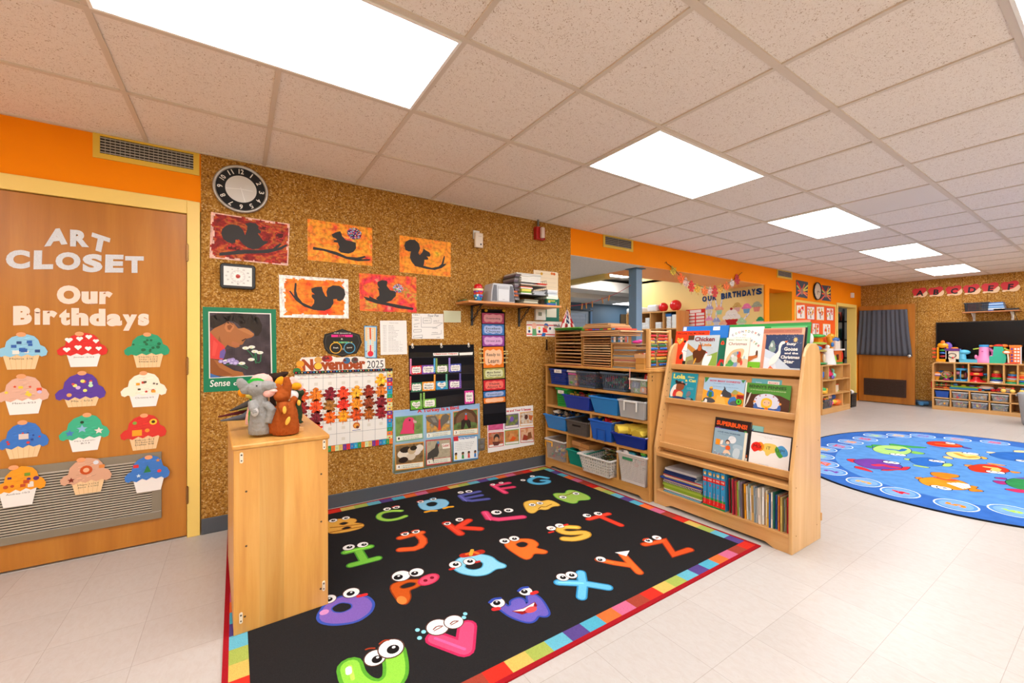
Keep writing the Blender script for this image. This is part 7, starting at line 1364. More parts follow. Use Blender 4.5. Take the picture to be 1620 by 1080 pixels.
paper_pile(2.08,2.36, S + .263, S + .277,'',['e8c838','c8c4bc'],'yellow lettered book topmost over the wire organiser', n=2)
paper_pile(2.435,2.56, S + .10, S + .145,'',['e8e8ec','d8c8a8','c8d0d8'],'pale boxed papers at the right end of the wall shelf', n=3)
paper_pile(2.435,2.57, S + .06, S + .099,'',['f0ece4','e0e8d8'],'white packet with a green leaf print on the wall shelf right', n=2)
tag(MB().box(0,.13,0,.12,0,.057,'b89468').build('cardboard_box', M_DARK, bevel=.002, loc=(2.435,3.17, S + .001)),'tan cardboard box behind the green crayon box on the wall shelf','box')
t = thing('crayon_box',(2.49,3.11, S),'green crayon box with coloured lettering on the wall shelf','box'); MB().box(-.052,.052,-.02,.02,0,.085,'1c8048').box(-.053,.053,-.021,.021,0,.02,'2858a8').build('carton', M_CARD, t, bevel=.001)
a = Art(Pl((0,-.0212,0),(1,0,0),(0,0,1)), h=.0004); a.W(.005,.058,.014,'CRAYOLA','e84838', w=.075, bold=.06); a.W(.01,.035,.014,'Crayons','f0c040', w=.055, bold=.04); a.E((-.03,.035),.013,.013,'f0a830'); a.build('printed_front', M_CARD, t)
# calendar and green notice at the right edge, thermostat, hallway sign
def cal2(a):
    z = ZA(a,7)
    for i in range(5): z.S([(1070,180 + i * 55),(1330,205 + i * 55)],.0015,'b0a490')
    for x, y, c in ((1270,190,'e07828'),(1300,195,'d86020'),(1135,190,'c89830')): z.E((x, y),.016,.014, c,10)
    z.T('November',(1060,188),(1120,192),(1060,180),'504840',0)
printed('paper_calendar', zt(7,[(1030,138),(1335,172),(1352,185),(1350,480),(1335,485),(1030,470)]),'cream paper calendar behind the wall shelf papers','calendar','e8d4b4', cal2)
printed('green_notice', zt(7,[(1165,500),(1368,515),(1365,820),(1160,810)]),'dark green card with a pale sheet below the wall shelf','notice','1f6a58', lambda a: ZA(a,7).P([(1282,560),(1330,563),(1330,765),(1200,760),(1205,630),(1282,632)],'d8d4c0'))
def wash(a):
    z = ZA(a,7); z.P([(940,855),(1340,862),(1340,875),(940,868)],'d83038').P([(940,975),(1340,985),(1340,998),(940,990)],'d83038').T('Walk',(1290,890),(1380,892),(1292,850),'28282c',.02).P([(1015,900),(1060,900),(1072,1002),(1012,1002)],'5a9a68').E((1038,875),.03,.03,'f0b8a0').P([(1150,895),(1200,905),(1215,960),(1150,962)],'d82c2c').P([(1148,965),(1190,970),(1180,1012),(1130,1010)],'2868b8').E((1192,878),.028,.028,'c08868').P([(1160,870),(1185,838),(1215,850),(1228,885),(1200,868)],'2464b0')
    for x, y, c in ((975,905,'e8d860'),(972,945,'283c70'),(1105,905,'e8d860'),(1105,948,'283c70'),(1245,910,'283c70')): z.E((x, y),.014,.014, c,10)
printed('walking_sign', zt(7,[(938,812),(1400,822),(1400,1018),(938,1012)]),'white sign with two cartoon children between red lines','sign','efe6dc', wash, M_CARD)
p = CK.px(*zt(7,[(1105,730)])[0]); t = thing('thermostat',(p[0], WY - .0065, p[1]),'white wall thermostat with small grey screen under the shelf','thermostat'); MB().box(-.062,.062,-.03,0,-.055,.055,'e8e6e4').build('case', M_PLAST, t, bevel=.004); MB().box(-.034,.008,-.032,-.0305,-.012,.024,'7c8474').build('screen', M_GLOSS, t)
tag(MB().box(2.60,2.612, WY - .02, WY - .0065,1.15,1.26,'3c2e28').build('door_closer_plate', M_METAL, bevel=.002),'slim dark metal plate on the cork wall beside the puzzle rack','plate')
# ---------------------------------------------------------------- opening: post, garland, clothesline
t = thing('support_post',(4.16,3.50,0),'blue grey square steel post in the wide opening','post'); MB().box(-.055,.055,-.06,.06,0, OZ - .012,'6d8ba6').build('post_tube', M_PAINT, t, bevel=.004); MB().box(-.085,.085,-.09,.09, OZ - .012, OZ - .005,'5a748c').build('cap_plate', M_PAINT, t)
gp = WALL.off(.012); pts = [(1055,417),(1060,420),(1068,428),(1080,440),(1095,448),(1110,453),(1122,457),(1135,456),(1148,450),(1158,444),(1166,438),(1172,432)]
g = thing('leaf_garland', tuple(gp.pt(*gp.px(1055,417))),'autumn leaf garland hanging from the orange beam','garland'); O = Vector(g.location)
MB().tube([gp.pt(*gp.px(*p)) - O for p in [(1052,416),(1054,414)] + pts + [(1174,431)]],.004,6,'5a4028').build('string', M_CLOTH, g)
for i,(x, y, c, s, sh_, sd) in enumerate([(1065,429,'c8a428',.15, MAPLE,.4),(1077,440.5,'e8641c',.16, MAPLE,.1),(1085,447.5,'d8b0a0',.15, MAPLE,0),(1093.5,454,'d03020',.16, OAK,0),(1103,457,'d8a020',.16, MAPLE,.2),(1114.5,461,'e8701c',.17, MAPLE,0),(1123,461,'d8b0a0',.15, MAPLE,0),(1130.5,462,'c82820',.17, OAK,0),(1139,457,'d89c28',.16, MAPLE,-.2),(1149,453.5,'e86a1c',.16, MAPLE,0),(1158,448,'e0d0c8',.14, MAPLE,.2),(1166,443,'c02828',.16, OAK,.2)]):
    X, Zz = gp.px(x, y); a = Art(Pl(gp.O - O, gp.ux, gp.uy), h=.002 + .001 * (i % 2)); cc_, sn = math.cos(sd), math.sin(sd); k = .9
    f = lambda q, m_: (X + s * k * m_ * (q[0] * cc_ - q[1] * sn), Zz + s * k * m_ * (q[0] * sn + q[1] * cc_)); a.sheet([f(q,1) for q in sh_], c,.001); a.S([f((0,-.5),1), f((0,.5),1)],.004, dark(c,.65)); a.build('leaf', M_LEAF, g)
# clothesline with pegs in the back room
P0 = Vector((2.98,4.1,1.70)); P1 = Vector((4.12,3.52,1.93))
def linept(u, v):  # depth interpolated between the two ends
    best = None
    for k in range(101):
        p = P0.lerp(P1, k / 100); d = p.x * DC.x + p.y * DC.y; l = p.x * DR.x + p.y * DR.y; uu = PCX + FPX * l / d
        if best is None or abs(uu - u) < best[0]: best = (abs(uu - u), p, d, k / 100)
    _, p, d, k = best; return Vector((p.x, p.y, CAMZ - (v - PCY) * d / FPX)), k
LPX = [(903,484),(925,481),(940,477),(960,470),(980,462),(1009,450)]
lp = [linept(u, v)[0] for u, v in LPX]; cl = thing('clothes_line', tuple(lp[-1]),'thin red clothes line tied to the blue post','line'); MB().tube([p - lp[-1] for p in [lp[0] + (lp[0] - lp[1]) * 2] + lp],.003,6,'b02c34').build('red_cord', M_CLOTH, cl)
for i,(u, v) in enumerate(((921.5,482),(926.5,481),(937,478.5),(952,473),(963,469))):
    p, k = linept(u, v); m = MB(); m.M = Matrix.Rotation(R((8,-6,-4,-14,16)[i]),4,'Y'); m.box(-.006,-.001,-.005,.005,-.055,.018,'c88c4c').box(.001,.006,-.005,.005,-.055,.018,'b87c40').box(-.007,.007,-.003,.003,-.012,-.004,'8a8880')
    tag(m.build('clothes_peg', M_DARK, loc=tuple(p)),'wooden peg clipped on the red line, %s from the left' % ('first','second','third','fourth','fifth')[i],'clothes peg','pegs on the red line')
# ---------------------------------------------------------------- back room: cubbies, balls, birthdays wall
BP = Pl((OX1 - .001,0,0),(0,-1,0),(0,0,1))
for i,(ch, x0, x1, y0, y1) in enumerate([('O',382,425,483,428),('U',436,474,475,424),('R',482,521,468,418),('B',568,606,458,398),('I',613,626,450,394),('R',636,674,446,388),('T',678,716,438,382),('H',722,762,436,376),('D',776,816,428,370),('A',820,862,422,362),('Y',868,906,420,356),('S',912,970,412,350)]):
    sl = -.105; y1r = y0 + sl * (x1 - x0) * .9; bl, br_, tl = zt(26,[(x0, y0),(x1, y1r),(x0, y1)]); a = Art(BP, px=True, h=.004); a.T(ch, bl, br_, tl,'123f78',.06, res=3)
    tag(a.build('wall_letter', M_PAPER, solid=.006),'dark blue letter %s, number %d of the words OUR BIRTHDAYS on the yellow wall' % (ch, i + 1),'letter','blue letters spelling OUR BIRTHDAYS')
def wcup(x, y, s, fc, wc, lab, cherry='d04848', candles=(), hole=0, k=26):
    X, Zc = BP.px(*zt(k,[(x, y)])[0]); t = thing('paper_cupcake', tuple(BP.pt(X, Zc)), lab,'paper cupcake','paper cupcakes on the yellow wall'); pl = Pl((0,0,0), BP.ux, BP.uy); a = Art(pl, h=.001)
    a.sheet([(-.26 * s,-.5 * s),(.26 * s,-.5 * s),(.36 * s,-.02 * s),(-.36 * s,-.02 * s)], wc,.001)
    for i in range(1,6): q = -.26 + .52 * i / 6; a.S([(q * s,-.48 * s),(q * 1.35 * s,-.04 * s)],.004, dark(wc,.8))
    a.build('wrapper', M_CARD, t); a = Art(pl, h=.003); a.sheet([(px_ * s, py_ * s * .72) for px_, py_ in FROST], fc,.001); r = random.Random(int(x))
    for i in range(10): a.hold = i > 0; a.S([(r.uniform(-.3,.3) * s, r.uniform(.05,.3) * s)] * 1 + [(r.uniform(-.3,.3) * s, r.uniform(.05,.3) * s)],.004, dark(fc, r.choice((.85,1.12))))
    a.build('frosting', M_CARD, t)
    if cherry: a = Art(pl, h=.006); a.E((0,.57 * s),.075 * s,.075 * s, cherry,14); a.build('cherry', M_CARD, t)
    for dx, rot in candles:
        a = Art(pl, h=.0045); a.S([(dx * s,.4 * s),(dx * s + math.sin(rot) * .7 * s,.4 * s + math.cos(rot) * .75 * s)],.022,'e4e0e8',0); a.S([(dx * s + math.sin(rot) * .3 * s,.4 * s + math.cos(rot) * .3 * s),(dx * s + math.sin(rot) * .4 * s,.4 * s + math.cos(rot) * .4 * s)],.012,'b0a8c8',0); a.build('candle', M_CARD, t)
for args in [(450,555,.20,'b0a8d8','e8dcc8','lilac paper cupcake with two candles under the letter O', None,((-.1,-.12),(.15,.2))),(547,562,.21,'f0a888','a8d8b8','peach paper cupcake with a mint wrapper and two candles', None,((-.25,-.25),(.2,.2))),(723,535,.20,'d8b060','f0b8b0','golden paper cupcake with a pink wrapper', None),(817,548,.21,'f080b0','80b0d8','hot pink paper cupcake with a blue wrapper', None),(917,530,.21,'a8b098','e89080','sage green paper cupcake with a coral wrapper', None),
        (447,665,.20,'f0a0c8','e8dcd0','pink paper cupcake in the lower row with two candles', None,((-.2,-.2),(.15,.35))),(520,680,.19,'98a8d8','d8d8e0','blue grey paper cupcake in the lower row with one candle', None,((0,-.05),)),(588,705,.18,'f0b090','e8dcd0','peach paper cupcake half hidden behind the display', None),(765,690,.22,'b8d8a8','e0dcd0','pale green paper cupcake with a leaning candle', None,((.3,.75),)),(950,668,.16,'2c9a60','e0d0c0','dark green paper cupcake at the lower right', None)]: wcup(args[0], args[1], args[2] * .74,*args[3:])
wcup(668,650,.30,'efe8e0','c02028','large white and red paper cupcake with a cherry in the middle of the yellow wall','b82828')
a = Art(BP, px=True, h=.001); a.sheet(zt(26,[(220,562),(410,548),(410,850),(220,850)]),'d8302c',.002)
for j in range(8):
    for i in range(2):
        a.hold = i + j > 0; x0 = 228 + i * 92; y = 600 + j * 33 - i * 8; a.P(zt(26,[(x0, y + 2),(x0 + 80, y - 5),(x0 + 80, y + 18),(x0, y + 25)]),'f0e6e2')
a.hold = False; a.P(zt(26,[(258,566),(370,557),(370,585),(258,594)]),'f0e6e2'); tag(a.build('name_chart', M_CARD),'red chart with rows of white name strips on the yellow wall','chart')
# diaper cubbies
CX = 6.62; cy0, cy1 = 4.63,5.80; CZ = 1.81; cu = thing('cubby_shelf',(CX, cy0,0),'pale wooden cubby shelf of supplies against the yellow wall','shelf unit'); cw_ = cy1 - cy0; cd = .36
MB().box(0, cd,0,.018,0, CZ).build('side_panel', wood('cubby_side_lit',('d88c40','e29c50','eaac64'),'Z',1,.4), cu); MB().box(0, cd, cw_ - .018, cw_,0, CZ).build('side_panel', W_BIRCH, cu)  # first side tinted more orange, the light on it put into the wood colour
ys = [.29 * 1,.29 * 2,.29 * 3]; zs = [CZ - .018,1.47,1.14,.8,.4,.05]
for z in zs: MB().box(.001, cd,.018, cw_ - .018, z, z + .018).build('shelf_board', W_BIRCHY, cu)
for y in ys: MB().box(.001, cd - .012, y, y + .014,1.488, CZ - .018).build('divider', W_BIRCH, cu)
for y in (.43,.8): MB().box(.001, cd - .012, y, y + .014,.05,1.47).build('divider', W_BIRCH, cu)
MB().box(cd - .01, cd - .001,.018, cw_ - .018,.05, CZ).build('back_panel', W_BIRCHY, cu)
r = random.Random(12)
def diapers(y, z, n, w, lab, c='e8ecec'):
    for i in range(n):
        o = MB().box(-.09,.09,-w / 2, w / 2,0,.03, c).build('folded_diaper', M_CLOTH, bevel=.012, seg=3, loc=(CX + .12, y, z + .0005 + i * .031)); tag(o,'%s, number %d from the bottom of its pile' % (lab, i + 1),'diaper','folded diapers in the cubbies')
diapers(cy0 + 1.02,1.4885,8,.11,'white folded diaper in the leftmost cubby'); diapers(cy0 + .79,1.4885,4,.12,'white folded diaper in the second cubby'); diapers(cy0 + .68,1.4885,7,.10,'white folded diaper right of the blue post'); diapers(cy0 + .43,1.4885,4,.13,'white folded diaper in the third cubby'); diapers(cy0 + .20,1.4885,7,.1,'white folded diaper in the rightmost cubby')
for i,(y, z, w, h, c, nm) in enumerate(((.07,1.4885,.1,.25,'e8ece8','white packet at the right end of the top cubbies'),(.2,1.7065,.12,.06,'2c6ab0','blue box on the diaper pile'),(.06,1.1585,.07,.2,'a8aca8','grey bottle in the lower cubby'),(.2,1.1585,.07,.18,'e4e4ec','white bottle in the lower cubby'),(.3,1.1585,.06,.2,'e8e4f0','white tall bottle in the lower cubby'),(.38,1.1585,.07,.14,'6a4ab0','purple box in the lower cubby'),(.95,.8185,.3,.09,'a8c8e0','pale blue box low in the cubbies'),(.6,.8185,.25,.08,'2858b0','blue carton low in the cubbies'),(.62,1.1585,.16,.12,'d8dce8','white carton in the lower cubby'))):
    if 'bottle' in nm: o = MB().lathe([(w * .42,0),(w * .42, h * .7),(w * .2, h * .85),(w * .2, h)], n=14, col=c)
    else: o = MB().box(-.08,.1,-w / 2, w / 2,0, h, c)
    tag(o.build('supply_bottle' if 'bottle' in nm else 'supply_box', M_PLAST, bevel=.004 if 'bottle' not in nm else 0, loc=(CX + .13, cy0 + y + .02, z + .0005)), nm,'bottle' if 'bottle' in nm else 'box','supplies in the cubbies')
for i,(u, v, rr, nm) in enumerate(((1049.5,486,.085,'smaller'),(1069,483,.1,'larger'))):
    r_ = ray(u, v); tt = (CX + .15) / r_.x; y = r_.y * tt; ball = MB().ell((0,0,0), rr * 1.02,'d81c20',28,18)
    tag(ball.build('rubber_ball', M_GLOSS, loc=(CX + .15, y, CZ + rr * 1.02)),'%s red ball on the cubby shelf' % nm,'ball','red balls on the cubby shelf')
for i,(y, w, h, nm) in enumerate(((1.0,.42,.11,'long white plastic pack at the left on the cubby shelf'),(.58,.22,.14,'white plastic pack right of the blue post on the cubby shelf'))):
    m = MB().box(-.12,.12,-w / 2, w / 2,0, h,'e4e6e6'); tag(m.build('diaper_pack', M_PLAST, bevel=.035, seg=4, loc=(CX + .15, cy0 + y, CZ + .0005)), nm,'pack','packs on the cubby shelf')
tag(MB().box(0,.9,-.02,0,0,2.0,'4a3a24').build('dark_door', M_PAINT, loc=(8.75,7.88,0)),'dark brown door edge on the blue wall of the back room','door')
# ---------------------------------------------------------------- far right: doorway wall, open door, television, toy shelves
TP = Pl((10.72,0,0),(0,-1,0),(0,0,1)); QP = Pl((0,2.98,0),(1,0,0),(0,0,1)); WR = WALL.off(.001)
def yz(p, pl=TP): a_, b_ = pl.px(*p); return -a_, b_
board = Art(WR, px=True, h=.001); board.sheet(zt(27,[(180,362),(892,455),(892,1500),(180,1700)]),'e8c860',.004)
for i in range(28): board.hold = i > 0; x = 205 + i * 24; board.P(zt(27,[(x,410 + i * 3.05),(x + 24,413 + i * 3.05),(x + 12,400 + i * 3.05)]),'f4681c')
board.hold = False; board.P(zt(27,[(202,412),(872,490),(872,1480),(202,1660)]),'f4601c'); tag(board.build('display_board', M_PAPER),'orange display board with a scalloped yellow border left of the far doorway','board')
r = random.Random(9)
def leafpic(c4, lab, edge):
    a = Art(WR, px=True, h=.0062); a.sheet(zt(27, c4), edge,.0008); c = [Vector(p) for p in zt(27, c4)]; g = lambda s, t: tuple((c[0] * (1 - s) + c[1] * s) * (1 - t) + (c[3] * (1 - s) + c[2] * s) * t)
    a.P([g(.05,.03), g(.95,.03), g(.95,.97), g(.05,.97)],'f0e8e4'); a.S([g(.5,.85), g(.48,.45)],.03,'6a3018'); a.S([g(.5,.55), g(.35,.4)],.015,'6a3018')
    for i in range(13): a.E(g(r.uniform(.15,.85), r.uniform(.15,.65)), r.uniform(.015,.03), r.uniform(.02,.03), r.choice(['e83020','f0801c','f0a83c','d8c040','e85020']),8)
    tag(a.build('leaf_picture', M_PAPER), lab,'picture','tree pictures on the orange board')
for c4, lab, e_ in [([(210,462),(350,455),(355,690),(215,688)],'tree picture with red top leaves, leftmost on the orange board','f0d8a0'),([(385,480),(520,485),(520,712),(388,702)],'tree picture, second in the upper row of the orange board','c83850'),([(552,487),(682,487),(682,720),(552,712)],'tree picture, third in the upper row of the orange board','f0d070'),([(720,505),(843,515),(842,725),(724,718)],'tree picture at the right end of the upper row','b03048'),
        ([(478,765),(598,775),(602,980),(474,970)],'tree picture at the left of the lower row','c83850'),([(660,775),(790,785),(790,1002),(660,990)],'tree picture at the right of the lower row','f0d070')]: leafpic(c4, lab, e_)
def burst(c4, lab, ctr, sd):
    a = Art(WR, px=True, h=.001); a.sheet(zt(27, c4),'454c58',.001); q = random.Random(sd)
    for p0, c in q.sample([((230,30),'d82028'),((225,120),'c8d060'),((350,100),'f06a28'),((405,115),'d8d860'),((400,185),'e8d860'),((400,250),'f07838'),((395,335),'f08060'),((220,310),'f0605c'),((240,200),'f05828')],9):
        k = (p0[0] + ctr[0] - 305, p0[1] + ctr[1] - 215); k = (min(max(k[0], c4[0][0] + 6), c4[1][0] - 8), min(max(k[1], c4[1][1] + 6), c4[3][1] - 8)); a.S(zt(27,[ctr, k]),.05 if c == 'd82028' else .028, c)
    a.E(zt(27,[ctr])[0],.06,.06,'a87868',12); tag(a.build('burst_picture', M_PAPER), lab,'picture','black pictures with paper strips')
burst([(207,25),(413,68),(402,345),(207,310)],'dark picture with coloured paper strips left of the black round clock',(305,225),1); burst([(630,115),(800,135),(803,395),(628,375)],'dark picture with coloured paper strips right of the black round clock',(715,275),2)
cc0 = WALL.px(1294,461); wall_clock(cc0[0] - .06, cc0[1],.165,'round black-rimmed wall clock on the orange wall', WY - .001,'201e1e','d8c4ac','403830',0,[(.07,.01,200,'302828'),(.09,.006,100,'302828')], cat='clock')
p = WALL.px(*zt(27,[(1150,292)])[0]); tag(MB().box(-.05,.05,-.04,0,-.05,.05,'ece4dc').build('wall_sensor', M_PLAST, bevel=.008, loc=(p[0], WY - .0005, p[1])),'small white square sensor on the orange wall over the far doorway','sensor')
# store room rack
t = thing('metal_rack',(11.2,3.8,0),'black metal storage rack seen through the far doorway','rack')
for x in (0,.47,.8): MB().box(x, x + .035,0,.035,0,2.0,'16161a').build('upright', M_PLAST, t)
for z in (.4,.85,1.27,1.70): MB().box(0,.83,.036,.34, z, z + .03,'1a1a1e').build('rack_shelf', M_PLAST, t)
for i,(x, z, w, h, c, nm) in enumerate(((11.32,1.7305,.2,.12,'c83828','red box on the top level'),(11.55,1.7305,.15,.16,'8a9a9c','grey box on the top level'),(11.78,1.7305,.16,.2,'c84830','tall red box on the top level'),(11.35,1.3005,.22,.13,'a8b8c0','grey tub on the second level'),(11.62,1.3005,.12,.22,'3a7a68','green carton on the second level'),(11.8,1.3005,.12,.25,'5a8aa0','blue carton on the second level'),(11.4,.8805,.3,.2,'d8a04c','tan box on the third level'))): tag(MB().box(-w / 2, w / 2,0,.2,0, h, c).build('storage_box', M_PLAST, loc=(x,3.86, z)), nm + ' of the black rack','box','boxes on the black rack')
struct(MB().box(11.93,11.99,3.72,3.79,0,2.0,'d8dce4'),'door_4', M_PAINT)
# open door with curtain
dr = struct(MB().box(10.93,10.97,2.43,3.305,.012,1.98),'door_2', wood('far_door_veneer',('945414','a8651c','b47226'),'Z',.7,.35), bevel=.002); DPp = Pl((10.93,0,0),(0,-1,0),(0,0,1))
c4 = [yz(p, DPp) for p in zt(23,[(527,737),(806,752),(806,862),(528,846)])]; ya, yb = c4[1][0], c4[0][0]; za, zb = c4[3][1], c4[0][1]
v = MB().box(10.918,10.929, ya, yb, za, zb,'3a2216').build('door_vent', M_PAINT, dr, bevel=.003); m = MB().box(10.914,10.918, ya + .03, yb - .03, za + .03, zb - .03,'24140e')
for i in range(14): z = za + .035 + (zb - za - .07) * i / 13; m.box(10.911,10.914, ya + .03, yb - .03, z - .003, z + .003,'4a3020')
m.build('louvre', M_PAINT, v)
k_ = yz(zt(23,[(832,594)])[0], DPp); MB().lathe([(.02,0),(.022,.012),(.012,.02),(.012,.045),(.026,.055),(.028,.07),(.02,.08),(0,.082)],(10.93, k_[0], k_[1]),18,'d8d4d0', Matrix.Rotation(R(-90),3,'Y')).build('door_knob', M_METAL, dr)
m = MB(); n = 90; top = [yz(p, DPp) for p in zt(23,[(500,297),(815,287)])]; bot = [yz(p, DPp) for p in zt(23,[(475,583),(848,585)])]; J = 12; vs = []
for j in range(J + 1):
    q = j / J
    for i in range(n + 1):
        s = i / n; a0 = top[0][0] + (top[1][0] - top[0][0]) * s; b0 = bot[0][0] + (bot[1][0] - bot[0][0]) * s
        vs.append((10.895 - .012 * math.sin(s * 66 + .8 * math.sin(s * 9)) * (.6 + .5 * q) - .006 * math.sin(s * 23), a0 + (b0 - a0) * q ** 1.4, top[0][1] + (top[1][1] - top[0][1]) * s + (bot[0][1] - top[0][1]) * q))
m.add(vs,[(j * (n + 1) + i, j * (n + 1) + i + 1,(j + 1) * (n + 1) + i + 1,(j + 1) * (n + 1) + i) for j in range(J) for i in range(n)],'55565e', True)
tag(m.build('door_curtain', M_CLOTH, solid=.002),'short dark grey gathered curtain hung on the open wooden door','curtain')
tag(MB().tube([(10.9,2.33,.06),(11.0,2.40,.06),(11.08,2.28,.06)],.035,10,'4a8ac0').build('door_stop', M_PLAST),'blue soft tube lying under the open door near the far wall','door stop')
# alphabet cards
FP = FAR.off(.001)
for i,(ch, x, y) in enumerate((('A',145,178),('B',252,172),('C',370,165),('D',487,157),('E',610,147),('F',740,137))):
    X, Zc = FP.px(*zt(24,[(x, y)])[0]); t = thing('alphabet_card', tuple(FP.pt(X, Zc)),'red and tan paper shape with black letter %s high on the far cork wall' % ch,'card','letter shapes on the far cork wall'); pl = Pl((0,0,0), FP.ux, FP.uy); s = .122
    a = Art(pl, h=.001); a.sheet([(p[0] * s, p[1] * s) for p in rounded([(-.6,-.75),(-.2,-.6),(.2,-.75),(.7,-.7),(.95,-.2),(.8,.25),(.5,-.1),(0,-.4),(-.6,-.4),(-.8,-.6)])],'ecc8a0',.001); a.build('tan_shape', M_PAPER, t)
    a = Art(pl, h=.0025); a.sheet([(p[0] * s, p[1] * s) for p in rounded([(-.95,.3),(-.6,.75),(-.1,.6),(.1,.75),(.6,.8),(.85,.4),(.6,.0),(.3,-.3),(-.2,-.45),(-.7,-.45),(-.75,-.1)])],'d03438',.001); a.W(.0,-.06,.105, ch,'201c20', bold=.04, rot=-.1); a.build('red_shape', M_PAPER, t)
# television
t = thing('television',(11.06,1.44,.92),'large black flat television on the far cork wall behind the toys','television'); MB().box(0,.055,-.727,.727,0,.686,'0e0e10').build('bezel', M_PLAST, t, bevel=.004); MB().box(-.001,0,-.712,.712,.018,.672,'060607').build('screen', vmat('screen_glass',.25,.3), t)
# far wall shelf
fs0 = yz((1522,493), Pl((10.88,0,0),(0,-1,0),(0,0,1))); fs1 = yz((1613,491), Pl((10.88,0,0),(0,-1,0),(0,0,1))); sz = 1.775; yc = (fs0[0] + fs1[0]) / 2; hw = (fs0[0] - fs1[0]) / 2
t = thing('wall_shelf',(11.129, yc, sz),'small wooden shelf on white brackets above the television','shelf'); MB().box(-.25,0,-hw, hw,-.02,0,'a86838').build('shelf_board', M_PAINT, t, bevel=.003)
for y in (hw - .11,-hw + .1): MB().box(-.012,0, y - .015, y + .015,-.16,-.021,'e8e6e2').prism([(-.2,-.035),(-.2,-.021),(-.012,-.021),(-.012,-.13)], y - .006, y + .006,'Y','e8e6e2').build('bracket', M_PAINT, t)
tub('wire_basket',0,.29,0,.155,'1c1c20','black mesh basket of games on the shelf above the television', depth=.2, ins=.01, style='weave', cat='basket', nx=16, ny=9, loc=(10.885, yc + hw - .17, sz + .0005), rz=0)
for i,(y, w, z0, h, c, nm) in enumerate(((hw - .13,.14,.006,.13,'c85a2c','orange game box in the black mesh basket'),(hw - .22,.1,.006,.15,'e8a040','yellow game box in the black mesh basket'))): tag(MB().box(-.07,.08,-w / 2, w / 2,0, h, c).build('game_box', M_CARD, loc=(10.98, yc + y, sz + z0)), nm,'box','games on the far shelf')
for i, c in enumerate(('2c4a8a','d8d4cc','5a86b8','8ab0d0','2c5c9c','a8c0d8','3a6aa8')): tag(MB().box(-.1,.1,-.14 + i * .004,.14 - (i % 3) * .008,0,.02, c).build('game_box', M_CARD, loc=(11.0, yc - .03, sz + .0005 + i * .0207)),'%s flat game box in the stack above the television, level %d' % (('navy','white','blue','light blue','deep blue','pale blue','mid blue')[i], i + 1),'box','games on the far shelf')
tag(MB().box(-.1,.08,-.16,.12,0,.03,'18181c').tube([(-.11,-.1,.01),(-.13,-.12,-.06),(.06,-.14,-.2),(.07,-.1,-.28)],.004,6,'18181c').build('media_box', M_PLAST, loc=(11.0, yc - hw + .17, sz + .0005)),'black media box with a cable at the right of the far shelf','media box')
# ---- toy shelf under the television
Y0 = 2.15; TSW = 1.62; tops = .872; fz = [.067,.225,.385,.537]
sh2 = thing('toy_shelf',(10.72, Y0,0),'long low wooden toy shelf under the television','shelf unit'); TD = .36
def rr_corner(n=6, rad=.06): return [(-rad + rad * math.sin(R(90) * i / n) * 1.0, rad * math.cos(R(90) * i / n) - rad) for i in range(n + 1)]
out = [(0,0),(0, tops - .06)] + [(-.06 + .06 * math.cos(R(90) * i / 6), tops - .06 + .06 * math.sin(R(90) * i / 6)) for i in range(1,7)] + [(-TSW, tops),(-TSW, tops - .022)] + [(-.06 + .038 * math.cos(R(90) * i / 6), tops - .06 + .038 * math.sin(R(90) * i / 6)) for i in range(6,-1,-1)] + [(-.022,0)]
MB().prism(out,0, TD,'X').build('frame', W_BIRCHY, sh2); MB().box(0, TD,-TSW,-TSW + .022,0, tops - .023).build('side_panel', W_BIRCH, sh2); MB().box(TD - .01, TD - .002,-TSW + .022,-.022,.05, tops - .025).build('back_panel', W_BIRCHY, sh2)
for z in fz: MB().box(.001, TD - .011,-TSW + .023,-.0225, z - .018, z).build('shelf_board', W_BIRCHY, sh2)
MB().box(.003,.02,-TSW + .023,-.0225,.0, fz[0] - .019).build('kick_board', W_BIRCHY, sh2)
def ty(u): return yz((u,600))[0] - Y0
for u in (1509.9,1532.1,1563.2,1587.9,1610): y = ty(u); MB().box(.001, TD - .011, y - .009, y + .009, fz[3], tops - .022).build('divider', W_BIRCH, sh2)
ub = [1503.5,1533.6,1565.2,1598.3,1632]
for u in ub: y = ty(u); MB().box(.001, TD - .011, y - .009, y + .009, fz[0], fz[2] - .018).build('divider', W_BIRCH, sh2)
BINC = [('1c50b0', None),('d8dcdc',['58a8a0','5068a0','d04858']),('d8dcdc',['e8a838','e05838','c8c8cc']),('d8dcdc',['d83040','c8a878','3868a8','70a050']),('d8dcdc',['c83028','5aa838','e8a028','f0f0ea']),('d8dcdc',['d82828','4a9a48','e8b838']),('d8dcdc',['d83848','3068b8','6a4a98','e0c070']),('d8dcdc',['3a7a58','3a4a8a','c8b080'])]
SRZ_, SO_ = SRZ, SO.copy()
SO = Vector((10.72,0,0)); SX = Vector((1,0,0)); SY = Vector((0,1,0))
